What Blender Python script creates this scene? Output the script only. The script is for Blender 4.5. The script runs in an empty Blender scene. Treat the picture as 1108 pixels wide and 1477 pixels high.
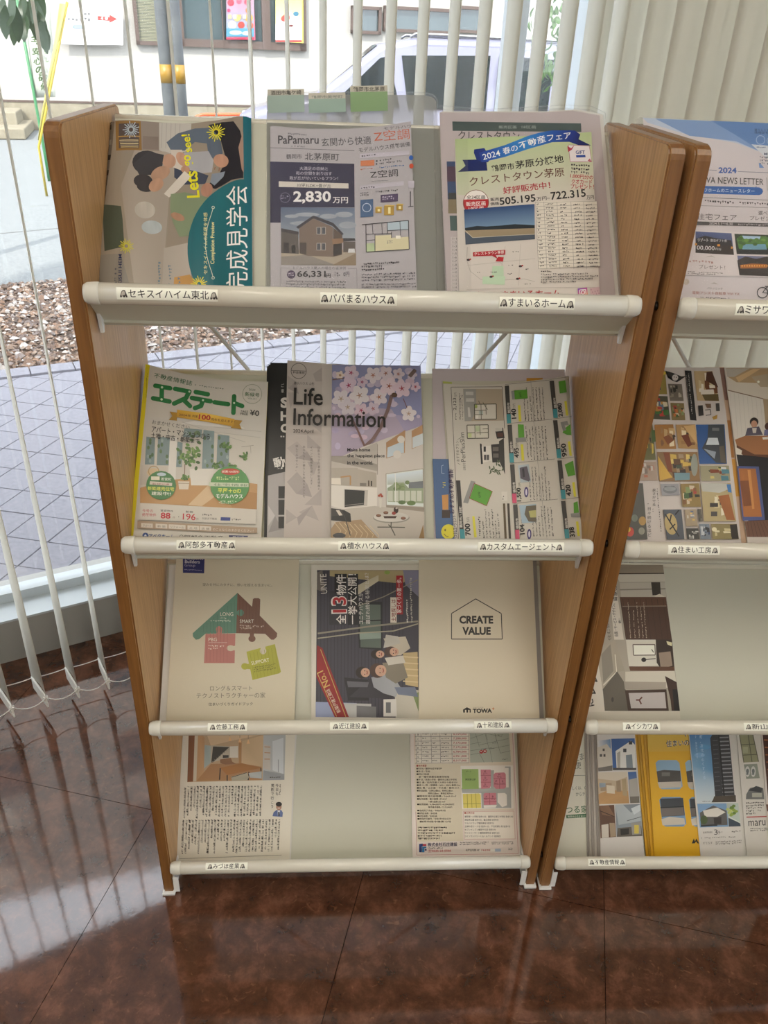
import bpy, bmesh, math, random
from mathutils import Vector, Matrix

# ------------------------------------------------------------------ camera
S = bpy.context.scene
COL = S.collection
F_PX, CAM = 1157.67, Vector((0.2929, -0.9434, 1.3655))
YAW, PIT, ROL = 0.0681, 0.5257, 0.0428
def cam_axes():
    cy, sy, cp, sp, cr, sr = math.cos(YAW), math.sin(YAW), math.cos(PIT), math.sin(PIT), math.cos(ROL), math.sin(ROL)
    f = Vector((sy*cp, cy*cp, -sp)); r0 = Vector((cy, -sy, 0)); u0 = r0.cross(f)
    return cr*r0 + sr*u0, -sr*r0 + cr*u0, f
CR, CU, CF = cam_axes()
cd = bpy.data.cameras.new('camera'); cam = bpy.data.objects.new('camera', cd); COL.objects.link(cam)
cd.sensor_fit = 'HORIZONTAL'; cd.sensor_width = 36; cd.lens = F_PX*36/1108; cd.clip_start = .02; cd.clip_end = 300
m = Matrix((CR, CU, -CF)).transposed().to_4x4(); m.translation = CAM; cam.matrix_world = m
S.camera = cam
# ------------------------------------------------------------------ light and exposure
S.view_settings.view_transform = 'Standard'; S.view_settings.look = 'None'; S.view_settings.gamma = 1
S.view_settings.use_curve_mapping = False
S.view_settings.exposure = 0.0
W = bpy.data.worlds.new('sky'); S.world = W; W.use_nodes = True
bg = W.node_tree.nodes['Background']; bg.inputs[0].default_value = (.87, .93, 1.0, 1); bg.inputs[1].default_value = 5.8
sd = bpy.data.lights.new('sun', 'SUN'); sd.energy = 6.0; sd.angle = .02; sd.color = (1, .95, .86)
sun = bpy.data.objects.new('sun', sd); COL.objects.link(sun)
sun.rotation_euler = (math.radians(44), 0, math.radians(-22)); sun.location = (0, -20, 20)
PANELS = [(-1.6, -1.0), (-.1, -1.25), (1.3, -1.25), (-1.6, -2.9), (-.1, -3.1), (1.4, -3.1)]   # ceiling luminaires
PANEL_E = 10.5
CEIL = 2.60

# ------------------------------------------------------------------ helpers
def lin(c):
    return tuple((x/12.92 if x <= .04045 else ((x+.055)/1.055)**2.4) for x in c)
def hx(s, g=1.0):
    s = s.lstrip('#')
    if len(s) == 3: s = ''.join(ch*2 for ch in s)
    l = lin(tuple(int(s[i:i+2], 16)/255 for i in (0, 2, 4)))
    return tuple(min(.9, v*g) for v in l)
def mat(name, col, rough=.5, metal=0., spec=.5, coat=0.):
    m = bpy.data.materials.new(name); m.use_nodes = True
    b = m.node_tree.nodes['Principled BSDF']
    b.inputs['Base Color'].default_value = (*(hx(col) if isinstance(col, str) else col), 1)
    b.inputs['Roughness'].default_value = rough; b.inputs['Metallic'].default_value = metal
    b.inputs['Specular IOR Level'].default_value = spec; b.inputs['Coat Weight'].default_value = coat
    return m
def nd(m, t, **k):
    n = m.node_tree.nodes.new(t)
    for a, b in k.items(): setattr(n, a, b)
    return n
def lk(m, a, b): m.node_tree.links.new(a, b)
def noise_mat(name, c1, c2, scale, rough=.5, stretch=(1, 1, 1), bump=0., coat=0., detail=6, c3=None, lo=.35, hi=.65):
    m = mat(name, c1, rough, coat=coat); b = m.node_tree.nodes['Principled BSDF']
    tc = nd(m, 'ShaderNodeTexCoord'); mp = nd(m, 'ShaderNodeMapping'); mp.inputs['Scale'].default_value = stretch
    nz = nd(m, 'ShaderNodeTexNoise'); nz.inputs['Scale'].default_value = scale; nz.inputs['Detail'].default_value = detail
    nz.inputs['Roughness'].default_value = .65
    cr = nd(m, 'ShaderNodeValToRGB'); e = cr.color_ramp.elements
    e[0].position = lo; e[1].position = hi; e[0].color = (*hx(c1), 1); e[1].color = (*hx(c2), 1)
    if c3: x = e.new((lo+hi)/2); x.color = (*hx(c3), 1)
    lk(m, tc.outputs['Object'], mp.inputs[0]); lk(m, mp.outputs[0], nz.inputs[0]); lk(m, nz.outputs[0], cr.inputs[0])
    lk(m, cr.outputs[0], b.inputs['Base Color'])
    if bump:
        bp = nd(m, 'ShaderNodeBump'); bp.inputs['Strength'].default_value = bump; bp.inputs['Distance'].default_value = .002
        lk(m, nz.outputs[0], bp.inputs['Height']); lk(m, bp.outputs[0], b.inputs['Normal'])
    return m
def tag(o, label=None, cat=None, group=None, kind=None):
    if label: o['label'] = label
    if cat: o['category'] = cat
    if group: o['group'] = group
    if kind: o['kind'] = kind
    return o
def empty(name, loc=(0, 0, 0), rz=0, parent=None):
    o = bpy.data.objects.new(name, None); COL.objects.link(o); o.location = loc; o.rotation_euler = (0, 0, rz)
    o.empty_display_size = .05
    if parent: o.parent = parent
    return o
def obj(name, bm, mt, parent=None, smooth=False):
    me = bpy.data.meshes.new(name)
    if isinstance(bm, tuple): me.from_pydata(*bm)
    else: bm.normal_update(); bm.to_mesh(me); bm.free()
    for x in (mt if isinstance(mt, (list, tuple)) else [mt]): me.materials.append(x)
    if smooth:
        me.polygons.foreach_set('use_smooth', [True]*len(me.polygons))
    o = bpy.data.objects.new(name, me); COL.objects.link(o)
    if parent: o.parent = parent
    return o
def box(bm, c, s, rz=0, bev=0, mi=0, M=None):
    mt = M if M is not None else Matrix.Translation(c) @ Matrix.Rotation(rz, 4, 'Z')
    r = bmesh.ops.create_cube(bm, size=1, matrix=mt @ Matrix.Diagonal((*s, 1)))
    vs = r['verts']; fs = {f for v in vs for f in v.link_faces}
    for f in fs: f.material_index = mi
    if bev:
        es = list({e for v in vs for e in v.link_edges})
        bmesh.ops.bevel(bm, geom=es, offset=bev, segments=2, affect='EDGES', profile=.5)
    return vs
def bxo(name, c, s, mt, parent=None, rz=0, bev=0, smooth=False):
    bm = bmesh.new(); box(bm, c, s, rz, bev); return obj(name, bm, mt, parent, smooth)
def prism(bm, pts, h0, h1, axis='Z', mi=0):
    """closed outline pts (2D) extruded from h0 to h1 along an axis"""
    def P(a, b, h): return {'Z': (a, b, h), 'X': (h, a, b), 'Y': (a, h, b)}[axis]
    A = [bm.verts.new(P(a, b, h0)) for a, b in pts]; B = [bm.verts.new(P(a, b, h1)) for a, b in pts]
    fs = [bm.faces.new(A), bm.faces.new(list(reversed(B)))]
    n = len(pts)
    for i in range(n): fs.append(bm.faces.new((A[i], B[i], B[(i+1) % n], A[(i+1) % n])))
    for f in fs: f.material_index = mi
    bmesh.ops.recalc_face_normals(bm, faces=fs)
    return fs
def tube(bm, pts, r, n=8, mi=0, cap=True):
    pts = [Vector(p) for p in pts]; rings = []
    for i, p in enumerate(pts):
        d = (pts[min(i+1, len(pts)-1)] - pts[max(i-1, 0)]).normalized()
        a = d.orthogonal().normalized() if i == 0 else (pa - d*pa.dot(d)).normalized()
        pa = a; b = d.cross(a); rr = r[i] if isinstance(r, (list, tuple)) else r
        rings.append([bm.verts.new(p + (a*math.cos(t) + b*math.sin(t))*rr) for t in [2*math.pi*k/n for k in range(n)]])
    for A, B in zip(rings, rings[1:]):
        for k in range(n):
            f = bm.faces.new((A[k], A[(k+1) % n], B[(k+1) % n], B[k])); f.material_index = mi
    if cap: bm.faces.new(list(reversed(rings[0]))); bm.faces.new(rings[-1])
def ray(x, y): return CR*((x-554)/F_PX) - CU*((y-738.5)/F_PX) + CF
def hit(x, y, p0, n):
    """where the sight line through photo pixel (x, y) meets a real plane; used to read sizes off the photograph"""
    v = ray(x, y); return CAM + v*((p0-CAM).dot(n)/v.dot(n))
def onz(x, y, z): return hit(x, y, Vector((0, 0, z)), Vector((0, 0, 1)))
def ony(x, y, Y): return hit(x, y, Vector((0, Y, 0)), Vector((0, 1, 0)))

# ------------------------------------------------------------------ materials
GAIN = 1.12
def vcol_mat(name, rough=.4, coat=0., spec=.5):
    m = mat(name, (.8, .8, .8), rough, spec=spec, coat=coat)
    a = nd(m, 'ShaderNodeVertexColor'); a.layer_name = 'Col'
    lk(m, a.outputs[0], m.node_tree.nodes['Principled BSDF'].inputs['Base Color'])
    return m
M = {}
M['print'] = vcol_mat('printed_gloss_paper', .38)
M['print_gloss'] = vcol_mat('printed_coated_paper', .2, .35)
M['print_matt'] = vcol_mat('printed_matt_paper', .65)
M['paper'] = mat('page_edge_paper', (.70, .68, .64), .7)
M['paper_cream'] = mat('cream_board_paper', (.72, .66, .55), .6)
M['yellow'] = mat('yellow_spine_paper', '#d9c51c', .5)
M['gold'] = mat('golden_yellow_paper', '#d9a31e', .5)
M['black'] = mat('black_cover_paper', '#1a1a1c', .45)
M['grey'] = mat('grey_page_paper', '#8f8b88', .5)
M['blue'] = mat('blue_flyer_paper', '#4a6896', .5)
M['rail'] = mat('ivory_enamel', (.73, .70, .60), .22, coat=.4)
M['board'] = mat('ivory_shelf_board', (.58, .575, .48), .45)
M['cap'] = mat('ivory_end_cap', (.66, .64, .56), .3)
M['whitesteel'] = mat('white_steel', (.75, .75, .73), .35)
M['bolt'] = mat('dark_steel', (.05, .05, .05), .3, 1.)
def wood(name, c1, c2, c3):
    m = mat(name, c1, .38, coat=.15); b = m.node_tree.nodes['Principled BSDF']
    tc = nd(m, 'ShaderNodeTexCoord'); mp = nd(m, 'ShaderNodeMapping'); mp.inputs['Scale'].default_value = (30, 34, 1.3)
    nz = nd(m, 'ShaderNodeTexNoise'); nz.inputs['Scale'].default_value = 6; nz.inputs['Detail'].default_value = 8; nz.inputs['Distortion'].default_value = .4
    cr = nd(m, 'ShaderNodeValToRGB'); e = cr.color_ramp.elements
    e[0].position = .3; e[1].position = .72; e[0].color = (*hx(c1), 1); e[1].color = (*hx(c3), 1); x = e.new(.5); x.color = (*hx(c2), 1)
    lk(m, tc.outputs['Object'], mp.inputs[0]); lk(m, mp.outputs[0], nz.inputs[0]); lk(m, nz.outputs[0], cr.inputs[0]); lk(m, cr.outputs[0], b.inputs['Base Color'])
    return m
M['wood'] = wood('maple_laminate', '#9c7442', '#b08452', '#bf9362')
M['edge'] = wood('brown_edge_band', '#714922', '#7f5529', '#8b6031')

def film(name, haze, col=(.85, .88, .92), rough=.15, fr=1.0):
    """thin clear film or pane: see-through, a little milky, with a Fresnel sheen"""
    m = bpy.data.materials.new(name); m.use_nodes = True; nt = m.node_tree; nt.nodes.clear()
    o = nd(m, 'ShaderNodeOutputMaterial'); t = nd(m, 'ShaderNodeBsdfTransparent'); d = nd(m, 'ShaderNodeBsdfDiffuse')
    tl = nd(m, 'ShaderNodeBsdfTranslucent'); md = nd(m, 'ShaderNodeMixShader'); md.inputs[0].default_value = .5
    d.inputs[0].default_value = (*col, 1); tl.inputs[0].default_value = (*col, 1)
    g = nd(m, 'ShaderNodeBsdfGlossy'); g.inputs['Roughness'].default_value = rough
    m1 = nd(m, 'ShaderNodeMixShader'); m1.inputs[0].default_value = haze
    m2 = nd(m, 'ShaderNodeMixShader'); lw = nd(m, 'ShaderNodeLayerWeight'); lw.inputs[0].default_value = .5     # same from both faces
    pw = nd(m, 'ShaderNodeMath', operation='POWER'); pw.inputs[1].default_value = 5; f = nd(m, 'ShaderNodeMath', operation='MULTIPLY_ADD'); f.inputs[1].default_value = .96; f.inputs[2].default_value = .04
    lk(m, lw.outputs['Facing'], pw.inputs[0]); lk(m, pw.outputs[0], f.inputs[0])
    mu = nd(m, 'ShaderNodeMath', operation='MULTIPLY'); mu.inputs[1].default_value = fr
    lk(m, d.outputs[0], md.inputs[1]); lk(m, tl.outputs[0], md.inputs[2])
    lk(m, t.outputs[0], m1.inputs[1]); lk(m, md.outputs[0], m1.inputs[2])
    lk(m, f.outputs[0], mu.inputs[0]); lk(m, mu.outputs[0], m2.inputs[0])
    lk(m, m1.outputs[0], m2.inputs[1]); lk(m, g.outputs[0], m2.inputs[2]); lk(m, m2.outputs[0], o.inputs[0])
    return m
M['glass'] = film('window_glass', .015, rough=.02)
M['sleeve'] = film('clear_folder_front', .06, (.88, .88, .88), .25)
M['sleeve_back'] = film('milky_folder_back', .78, (.42, .43, .41), .3)
M['clear_back'] = film('clear_bag_back', .15, (.6, .6, .6), .2)
M['clear'] = film('clear_bag_film', .04, (.9, .9, .92), .1, 1.6)
def slat_mat():
    m = mat('blind_fabric', (.83, .82, .75), .6); b = m.node_tree.nodes['Principled BSDF']; o = m.node_tree.nodes['Material Output']
    tl = nd(m, 'ShaderNodeBsdfTranslucent'); tl.inputs[0].default_value = (.86, .83, .74, 1)
    mx = nd(m, 'ShaderNodeMixShader'); mx.inputs[0].default_value = .33
    lk(m, b.outputs[0], mx.inputs[1]); lk(m, tl.outputs[0], mx.inputs[2]); lk(m, mx.outputs[0], o.inputs[0]); return m
M['slat'] = slat_mat()
M['weight'] = mat('white_plastic', (.78, .78, .74), .4)
M['cord'] = mat('white_cord', (.8, .78, .74), .5)
M['alu'] = mat('pale_painted_aluminium', (.62, .68, .72), .35)
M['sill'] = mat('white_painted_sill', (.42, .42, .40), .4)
M['sidewall'] = mat('white_wall_paint', (.78, .76, .71), .8)
M['ceiling'] = mat('ceiling_board', (.80, .80, .77), .9)
M['dark'] = mat('dark_rubber', (.02, .02, .02), .6)

# ------------------------------------------------------------------ print on pages: flat coloured shapes and lettering
TEXTS = {}
class Surf:
    """a leaning shelf plane of a rack: (a along the rack, b up the lean, h out of the board)"""
    KN = .006                                   # a bent page is folded along fixed knots, so print and paper bend alike
    def __init__(s, O, X, V, N, bend=None): s.O, s.X, s.V, s.N, s.bend = O, X, V, N, bend
    def lift(s, a):
        if not s.bend: return 0
        k = math.floor(a/s.KN); t = a/s.KN - k
        return s.bend(k*s.KN, 0)*(1-t) + s.bend((k+1)*s.KN, 0)*t
    def P(s, a, b, h=0): return s.O + s.X*a + s.V*b + s.N*(h + s.lift(a))
    def inv(s, x, y, h):
        p = hit(x, y, s.O + s.N*h, s.N) - s.O; return p.dot(s.X), p.dot(s.V)
class RailSurf:
    RY, RZ = .0105, .0125
    def __init__(s, mw, z): s.mw, s.z, s.bend = mw, z, None       # coordinates of the rack itself
    KB = .002
    def P(s, a, b, h=0):
        k = math.floor(b/s.KB); t = b/s.KB - k
        return s.P0(a, k*s.KB, h)*(1-t) + s.P0(a, (k+1)*s.KB, h)*t
    def P0(s, a, b, h):
        t = b/s.RZ; return Vector((a, -(s.RY+h)*math.cos(t), s.z + (s.RZ+h)*math.sin(t)))
    def inv(s, x, y, h):
        p = s.mw.inverted() @ hit(x, y, s.mw @ Vector((0, -.0095, s.z)), s.mw.to_3x3() @ Vector((0, 1, 0)))
        return p.x, max(-.018, min(.018, p.z - s.z))
class Art:
    STEP = .000012
    def __init__(s, surf, h, crop=(0, 0, 1), gain=GAIN, parent=None, base=None, mt='print', name='printed_cover', sub=24):
        s.surf, s.h, s.crop, s.g, s.parent, s.mt, s.name, s.sub = surf, h, crop, gain, parent, mt, name, sub
        s.V = []; s.F = []; s.C = []; s.base = base or Vector((0, 0, 0)); s.lay = 1; s.rnd = random.Random(7)
        ARTS.append(s)
    def q(s, x, y):
        return s.surf.inv(s.crop[0]+x*s.crop[2], s.crop[1]+y*s.crop[2], s.h)
    def raw(s, uv, faces, cols):
        o = len(s.V); z = s.h + s.lay*s.STEP; s.lay += 1
        s.V += [(a, b, z) for a, b in uv]; s.F += [tuple(o+i for i in f) for f in faces]; s.C += cols
    def poly(s, pts, col):
        c = hx(col, s.g); k = .09 if (len(pts) > 3 and max(c) < .6) else 0      # tones inside a printed picture are never quite flat
        cs = [tuple(v*(1 + k*math.sin(p[0]*.031+p[1]*.047+i)) for v in c) for i, p in enumerate(pts)]
        s.raw([s.q(*p) for p in pts], [tuple(range(len(pts)))], cs)
    def grad(s, pts, cols):
        s.raw([s.q(*p) for p in pts], [tuple(range(len(pts)))], [hx(c, s.g) for c in cols])
    def rect(s, x0, y0, x1, y1, col): s.poly([(x0, y0), (x1, y0), (x1, y1), (x0, y1)], col)
    def ell(s, cx, cy, rx, ry, col, rot=0, n=20, a0=0, a1=360):
        p = []; r = math.radians(rot)
        for k in range(n + (0 if a1-a0 == 360 else 1)):
            t = math.radians(a0+(a1-a0)*k/n); x, y = rx*math.cos(t), ry*math.sin(t)
            p.append((cx+x*math.cos(r)-y*math.sin(r), cy+x*math.sin(r)+y*math.cos(r)))
        s.poly(p, col)
    def lines(s, segs, w, col):
        uv = []; f = []
        for (x0, y0), (x1, y1) in segs:
            dx, dy = x1-x0, y1-y0; L = math.hypot(dx, dy) or 1; nx, ny = -dy/L*w/2, dx/L*w/2
            o = len(uv); uv += [s.q(x0+nx, y0+ny), s.q(x1+nx, y1+ny), s.q(x1-nx, y1-ny), s.q(x0-nx, y0-ny)]; f.append((o, o+1, o+2, o+3))
        s.raw(uv, f, [hx(col, s.g)]*len(uv))
    def line(s, pts, w, col, close=False):
        if close: pts = list(pts)+[pts[0]]
        s.lines(list(zip(pts, pts[1:])), w, col)
    def ring(s, cx, cy, r, w, col, n=24):
        s.line([(cx+r*math.cos(2*math.pi*k/n), cy+r*math.sin(2*math.pi*k/n)) for k in range(n)], w, col, True)
    def burst(s, cx, cy, r, col, n=18):
        s.lines([((cx+r*k0*math.cos(t), cy+r*k0*math.sin(t)), (cx+r*k1*math.cos(t), cy+r*k1*math.sin(t)))
                 for i in range(n) for t in [2*math.pi*i/n] for k0, k1 in [(.25, 1 if i % 2 else .8)]], r*.10, col)
    def greek(s, p0, p1, p3, rows, col, fill=.8, cw=None, jit=.3, wt=.55):
        """rows of body text too small to read: p0 to p1 is the first line, p0 to p3 the way down the lines"""
        uv = []; f = []; R = s.rnd
        L = math.hypot(p1[0]-p0[0], p1[1]-p0[1]); H = math.hypot(p3[0]-p0[0], p3[1]-p0[1])/rows
        cw = cw or H*.8; n = max(2, int(L/cw))
        ux, uy = (p1[0]-p0[0])/L, (p1[1]-p0[1])/L; vx, vy = (p3[0]-p0[0])/rows, (p3[1]-p0[1])/rows
        for r in range(rows):
            m = n if R.random() < .6 else int(n*R.uniform(.55, 1))
            for c in range(m):
                if R.random() > fill: continue
                x = c*cw; w = cw*R.uniform(.45, .85); t0 = R.uniform(0, jit); t1 = t0+wt*R.uniform(.6, 1.1)
                def Q(a, t): return s.q(p0[0]+ux*a+vx*(r+t), p0[1]+uy*a+vy*(r+t))
                o = len(uv)
                if R.random() < .5:
                    uv += [Q(x, t0), Q(x+w, t0), Q(x+w, t1), Q(x, t1)]; f.append((o, o+1, o+2, o+3))
                else:
                    w2 = w*.38
                    uv += [Q(x, t0), Q(x+w, t0), Q(x+w, t0+.2), Q(x, t0+.2), Q(x+w2, t0), Q(x+w2*1.9, t0), Q(x+w2*1.9, t1+.1), Q(x+w2, t1+.1)]
                    f += [(o, o+1, o+2, o+3), (o+4, o+5, o+6, o+7)]
        if uv: s.raw(uv, f, [hx(col, s.g)]*len(uv))
    def txt(s, t, x0, y0, x1, y1, h, col, bold=0., em=False):
        """lettering fitted on the line (x0,y0)-(x1,y1), h tall"""
        if any(ord(ch) > 0x2e80 for ch in t): bold = round(bold*.55, 4)
        TEXTS.setdefault((t, bold, em), None)
        L = math.hypot(x1-x0, y1-y0); px, py = (y1-y0)/L*h, -(x1-x0)/L*h
        a, b, c = s.q(x0, y0), s.q(x1, y1), s.q(x0+px, y0+py)
        s.V.append(None); s.F.append(('T', t, (bold, em), a, (b[0]-a[0], b[1]-a[1]), (c[0]-a[0], c[1]-a[1]), s.h+s.lay*s.STEP, hx(col, s.g), len(s.V)-1)); s.lay += 1
        s.C.append(None)
    def vtx(s, t, x, y0, y1, w, col, bold=0., dx=0):
        """upright column of characters"""
        n = len(t); st = (y1-y0)/n
        for i, ch in enumerate(t):
            if ch in ' 　': continue
            s.txt(ch, x+dx*i/n, y0+st*(i+.92), x+dx*i/n+w, y0+st*(i+.92), st*.88, col, bold, True)
    def build(s):
        V = []; F = []; C = []; mp = {}
        for i, v in enumerate(s.V):
            if v is not None: mp[i] = len(V); V.append(v); C.append(s.C[i])
        for f in s.F:
            if f[0] == 'T':
                _, t, bold, a, X, Y, z, c, _i = f; vs, fs = TEXTS[(t, *bold)]; o = len(V)
                V += [(a[0]+X[0]*u+Y[0]*v, a[1]+X[1]*u+Y[1]*v, z) for u, v in vs]; C += [c]*len(vs); F += [tuple(o+i for i in g) for g in fs]
            else: F.append(tuple(mp[i] for i in f))
        me = bpy.data.meshes.new(s.name); me.from_pydata(V, [], F)
        ca = me.color_attributes.new('Col', 'FLOAT_COLOR', 'POINT')
        ca.data.foreach_set('color', [k for c in C for k in (*c, 1)])
        if s.surf.bend or isinstance(s.surf, RailSurf):
            bm = bmesh.new(); bm.from_mesh(me)
            if s.surf.bend:
                a0, a1 = min(v[0] for v in V), max(v[0] for v in V)
                for k in range(math.ceil(a0/Surf.KN), math.floor(a1/Surf.KN)+1):
                    bmesh.ops.bisect_plane(bm, geom=bm.verts[:]+bm.edges[:]+bm.faces[:], plane_co=(k*Surf.KN, 0, 0), plane_no=(1, 0, 0), dist=1e-8)
            else:
                b0, b1 = min(v[1] for v in V), max(v[1] for v in V)
                for k in range(math.ceil(b0/s.surf.KB), math.floor(b1/s.surf.KB)+1):
                    bmesh.ops.bisect_plane(bm, geom=bm.verts[:]+bm.edges[:]+bm.faces[:], plane_co=(0, k*s.surf.KB, 0), plane_no=(0, 1, 0), dist=1e-8)
            bm.to_mesh(me); bm.free()
        ex = s.surf.P(0, .1, 0)
        for v in me.vertices: v.co = s.surf.P(*v.co) - s.base
        # faces must look out of the page
        me.update()
        N = s.surf.P(.1, 0, .01) - s.surf.P(.1, 0, 0)
        flip = [p.index for p in me.polygons if p.normal.dot(N) < 0]
        if flip:
            bm = bmesh.new(); bm.from_mesh(me); bm.faces.ensure_lookup_table()
            bmesh.ops.reverse_faces(bm, faces=[bm.faces[i] for i in flip]); bm.to_mesh(me); bm.free()
        me.materials.append(M[s.mt])
        o = bpy.data.objects.new(s.name, me); COL.objects.link(o); o.parent = s.parent
        return o
ARTS = []
def make_texts():
    obs = {}
    for (t, bold, em) in TEXTS:
        c = bpy.data.curves.new('lettering', 'FONT'); c.body = t; c.offset = bold; c.resolution_u = 3
        o = bpy.data.objects.new('lettering', c); COL.objects.link(o); obs[(t, bold, em)] = o
    bpy.context.view_layer.update(); dg = bpy.context.evaluated_depsgraph_get()
    for k, o in obs.items():
        me = bpy.data.meshes.new_from_object(o.evaluated_get(dg)); vs = [(v.co.x, v.co.y) for v in me.vertices]
        fs = [tuple(p.vertices) for p in me.polygons]
        if not vs: vs, fs = [(0, 0), (1, 0), (1, 1)], []
        x0, x1 = min(v[0] for v in vs), max(v[0] for v in vs); y0, y1 = min(v[1] for v in vs), max(v[1] for v in vs)
        if k[2]: x0, x1, y0, y1 = 0, 1, -.12, .88
        TEXTS[k] = ([((v[0]-x0)/((x1-x0) or 1), (v[1]-y0)/((y1-y0) or 1)) for v in vs], fs)
        bpy.data.meshes.remove(me); c = o.data; bpy.data.objects.remove(o); bpy.data.curves.remove(c)

# ================================================================== STRUCTURE
WD = Vector((.9013, .4331, 0)); WN = Vector((-.4331, .9013, 0))       # window wall: along and outwards
WP = Vector((-.405, .70, 0))                                           # a point on its inner face at floor level
def wl(s, o, z=0): return WP + WD*s + WN*o + Vector((0, 0, z))         # along the wall, outwards from its inner face, up
WA = math.atan2(WD.y, WD.x)
# corner of the two glazed walls
def solve_corner():
    v = ray(872, 150); p0 = WP + WN*.03
    n = WN; t = (p0-CAM).dot(n)/Vector((v.x, v.y, 0)).dot(n); q = CAM + v*t
    return (Vector((q.x, q.y, 0))-WP).dot(WD)
SC = solve_corner() + .02
CP = wl(SC, 0)
_a = math.radians(-48); RD = Vector((math.cos(_a), math.sin(_a), 0)); RN = Vector((-RD.y, RD.x, 0)); RA = math.atan2(RD.y, RD.x)             # right wall runs from the corner towards the viewer
def wr(s, o, z=0): return CP + RD*s + RN*o + Vector((0, 0, z))
BY = -4.6                                                              # back wall
sL = ((-3.4) - WP.x)/WD.x                                              # left end of the window wall
sR = (BY - CP.y)/RD.y

# floor
def floor_material():
    m = mat('brown_marbled_vinyl', '#5b3326', .055, spec=.9); b = m.node_tree.nodes['Principled BSDF']
    tc = nd(m, 'ShaderNodeTexCoord')
    n1 = nd(m, 'ShaderNodeTexNoise'); n1.inputs['Scale'].default_value = 16; n1.inputs['Detail'].default_value = 9; n1.inputs['Roughness'].default_value = .72; n1.inputs['Distortion'].default_value = .25
    r1 = nd(m, 'ShaderNodeValToRGB'); e = r1.color_ramp.elements
    e[0].position = .33; e[1].position = .70; e[0].color = (*hx('#361e13'), 1); e[1].color = (*hx('#754c38'), 1); x = e.new(.5); x.color = (*hx('#503021'), 1)
    n2 = nd(m, 'ShaderNodeTexNoise'); n2.inputs['Scale'].default_value = 30; n2.inputs['Detail'].default_value = 4; n2.inputs['Distortion'].default_value = 3.2
    r2 = nd(m, 'ShaderNodeValToRGB'); e = r2.color_ramp.elements
    e[0].position = .63; e[1].position = .72; e[0].color = (0, 0, 0, 1); e[1].color = (1, 1, 1, 1)
    mx = nd(m, 'ShaderNodeMix', data_type='RGBA'); mx.inputs['B'].default_value = (*hx('#8a6044'), 1)
    ml = nd(m, 'ShaderNodeMath', operation='MULTIPLY'); ml.inputs[1].default_value = .38
    lk(m, tc.outputs['Object'], n1.inputs[0]); lk(m, tc.outputs['Object'], n2.inputs[0]); lk(m, n1.outputs[0], r1.inputs[0]); lk(m, n2.outputs[0], r2.inputs[0])
    lk(m, r2.outputs[0], ml.inputs[0]); lk(m, ml.outputs[0], mx.inputs['Factor']); lk(m, r1.outputs[0], mx.inputs['A']); lk(m, mx.outputs['Result'], b.inputs['Base Color'])
    n3 = nd(m, 'ShaderNodeTexNoise'); n3.inputs['Scale'].default_value = 45; n3.inputs['Detail'].default_value = 3
    bp = nd(m, 'ShaderNodeBump'); bp.inputs['Strength'].default_value = .12; bp.inputs['Distance'].default_value = .0004
    lk(m, tc.outputs['Object'], n3.inputs[0]); lk(m, n3.outputs[0], bp.inputs['Height']); lk(m, bp.outputs[0], b.inputs['Normal'])
    return m
M['floor'] = floor_material(); M['joint'] = mat('dark_joint', '#241510', .6)
corners = [wl(sL, .07), wl(SC+.07, .07), wr(sR, .07), Vector((-3.4, BY, 0))]
bm = bmesh.new(); prism(bm, [(p.x, p.y) for p in corners], -.16, -.012)
floor = tag(obj('floor', bm, M['joint']), 'dark brown marbled glossy vinyl tile floor', kind='structure')
# vinyl tiles laid at an angle, each a piece; joints recessed
TA = math.radians(-15.3); tx, ty = Vector((math.cos(TA), math.sin(TA), 0)), Vector((-math.sin(TA), math.cos(TA), 0)); T0 = Vector((-.075, .186, 0)); TS = .45
def clip_poly(pts, planes):
    for p0, n in planes:
        out = []
        for i in range(len(pts)):
            a, b = pts[i], pts[(i+1) % len(pts)]; da, db = (a-p0).dot(n), (b-p0).dot(n)
            if da >= 0: out.append(a)
            if da*db < 0: out.append(a + (b-a)*(da/(da-db)))
        pts = out
        if not pts: return []
    return pts
inside = [(WP, -WN), (CP, -RN), (Vector((-3.4, 0, 0)), Vector((1, 0, 0))), (Vector((0, BY, 0)), Vector((0, 1, 0)))]
k = 0
for i in range(-10, 10):
    for j in range(-12, 5):
        g = .0006
        q = [T0 + tx*((i+a)*TS + sa*g) + ty*((j+b)*TS + sb*g) for a, b, sa, sb in ((0, 0, 1, 1), (1, 0, -1, 1), (1, 1, -1, -1), (0, 1, 1, -1))]
        q = clip_poly(q, inside)
        if len(q) < 3: continue
        c = sum(q, Vector())/len(q)
        if (c-Vector((0.3, 0, 0))).length > 3.4: 
            pass
        bm = bmesh.new(); z1 = -.0002*((i*7+j*3) % 3)*.5
        prism(bm, [(p.x, p.y) for p in q], -.0125, z1)
        obj('floor_tile', bm, M['floor'], floor); k += 1

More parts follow.
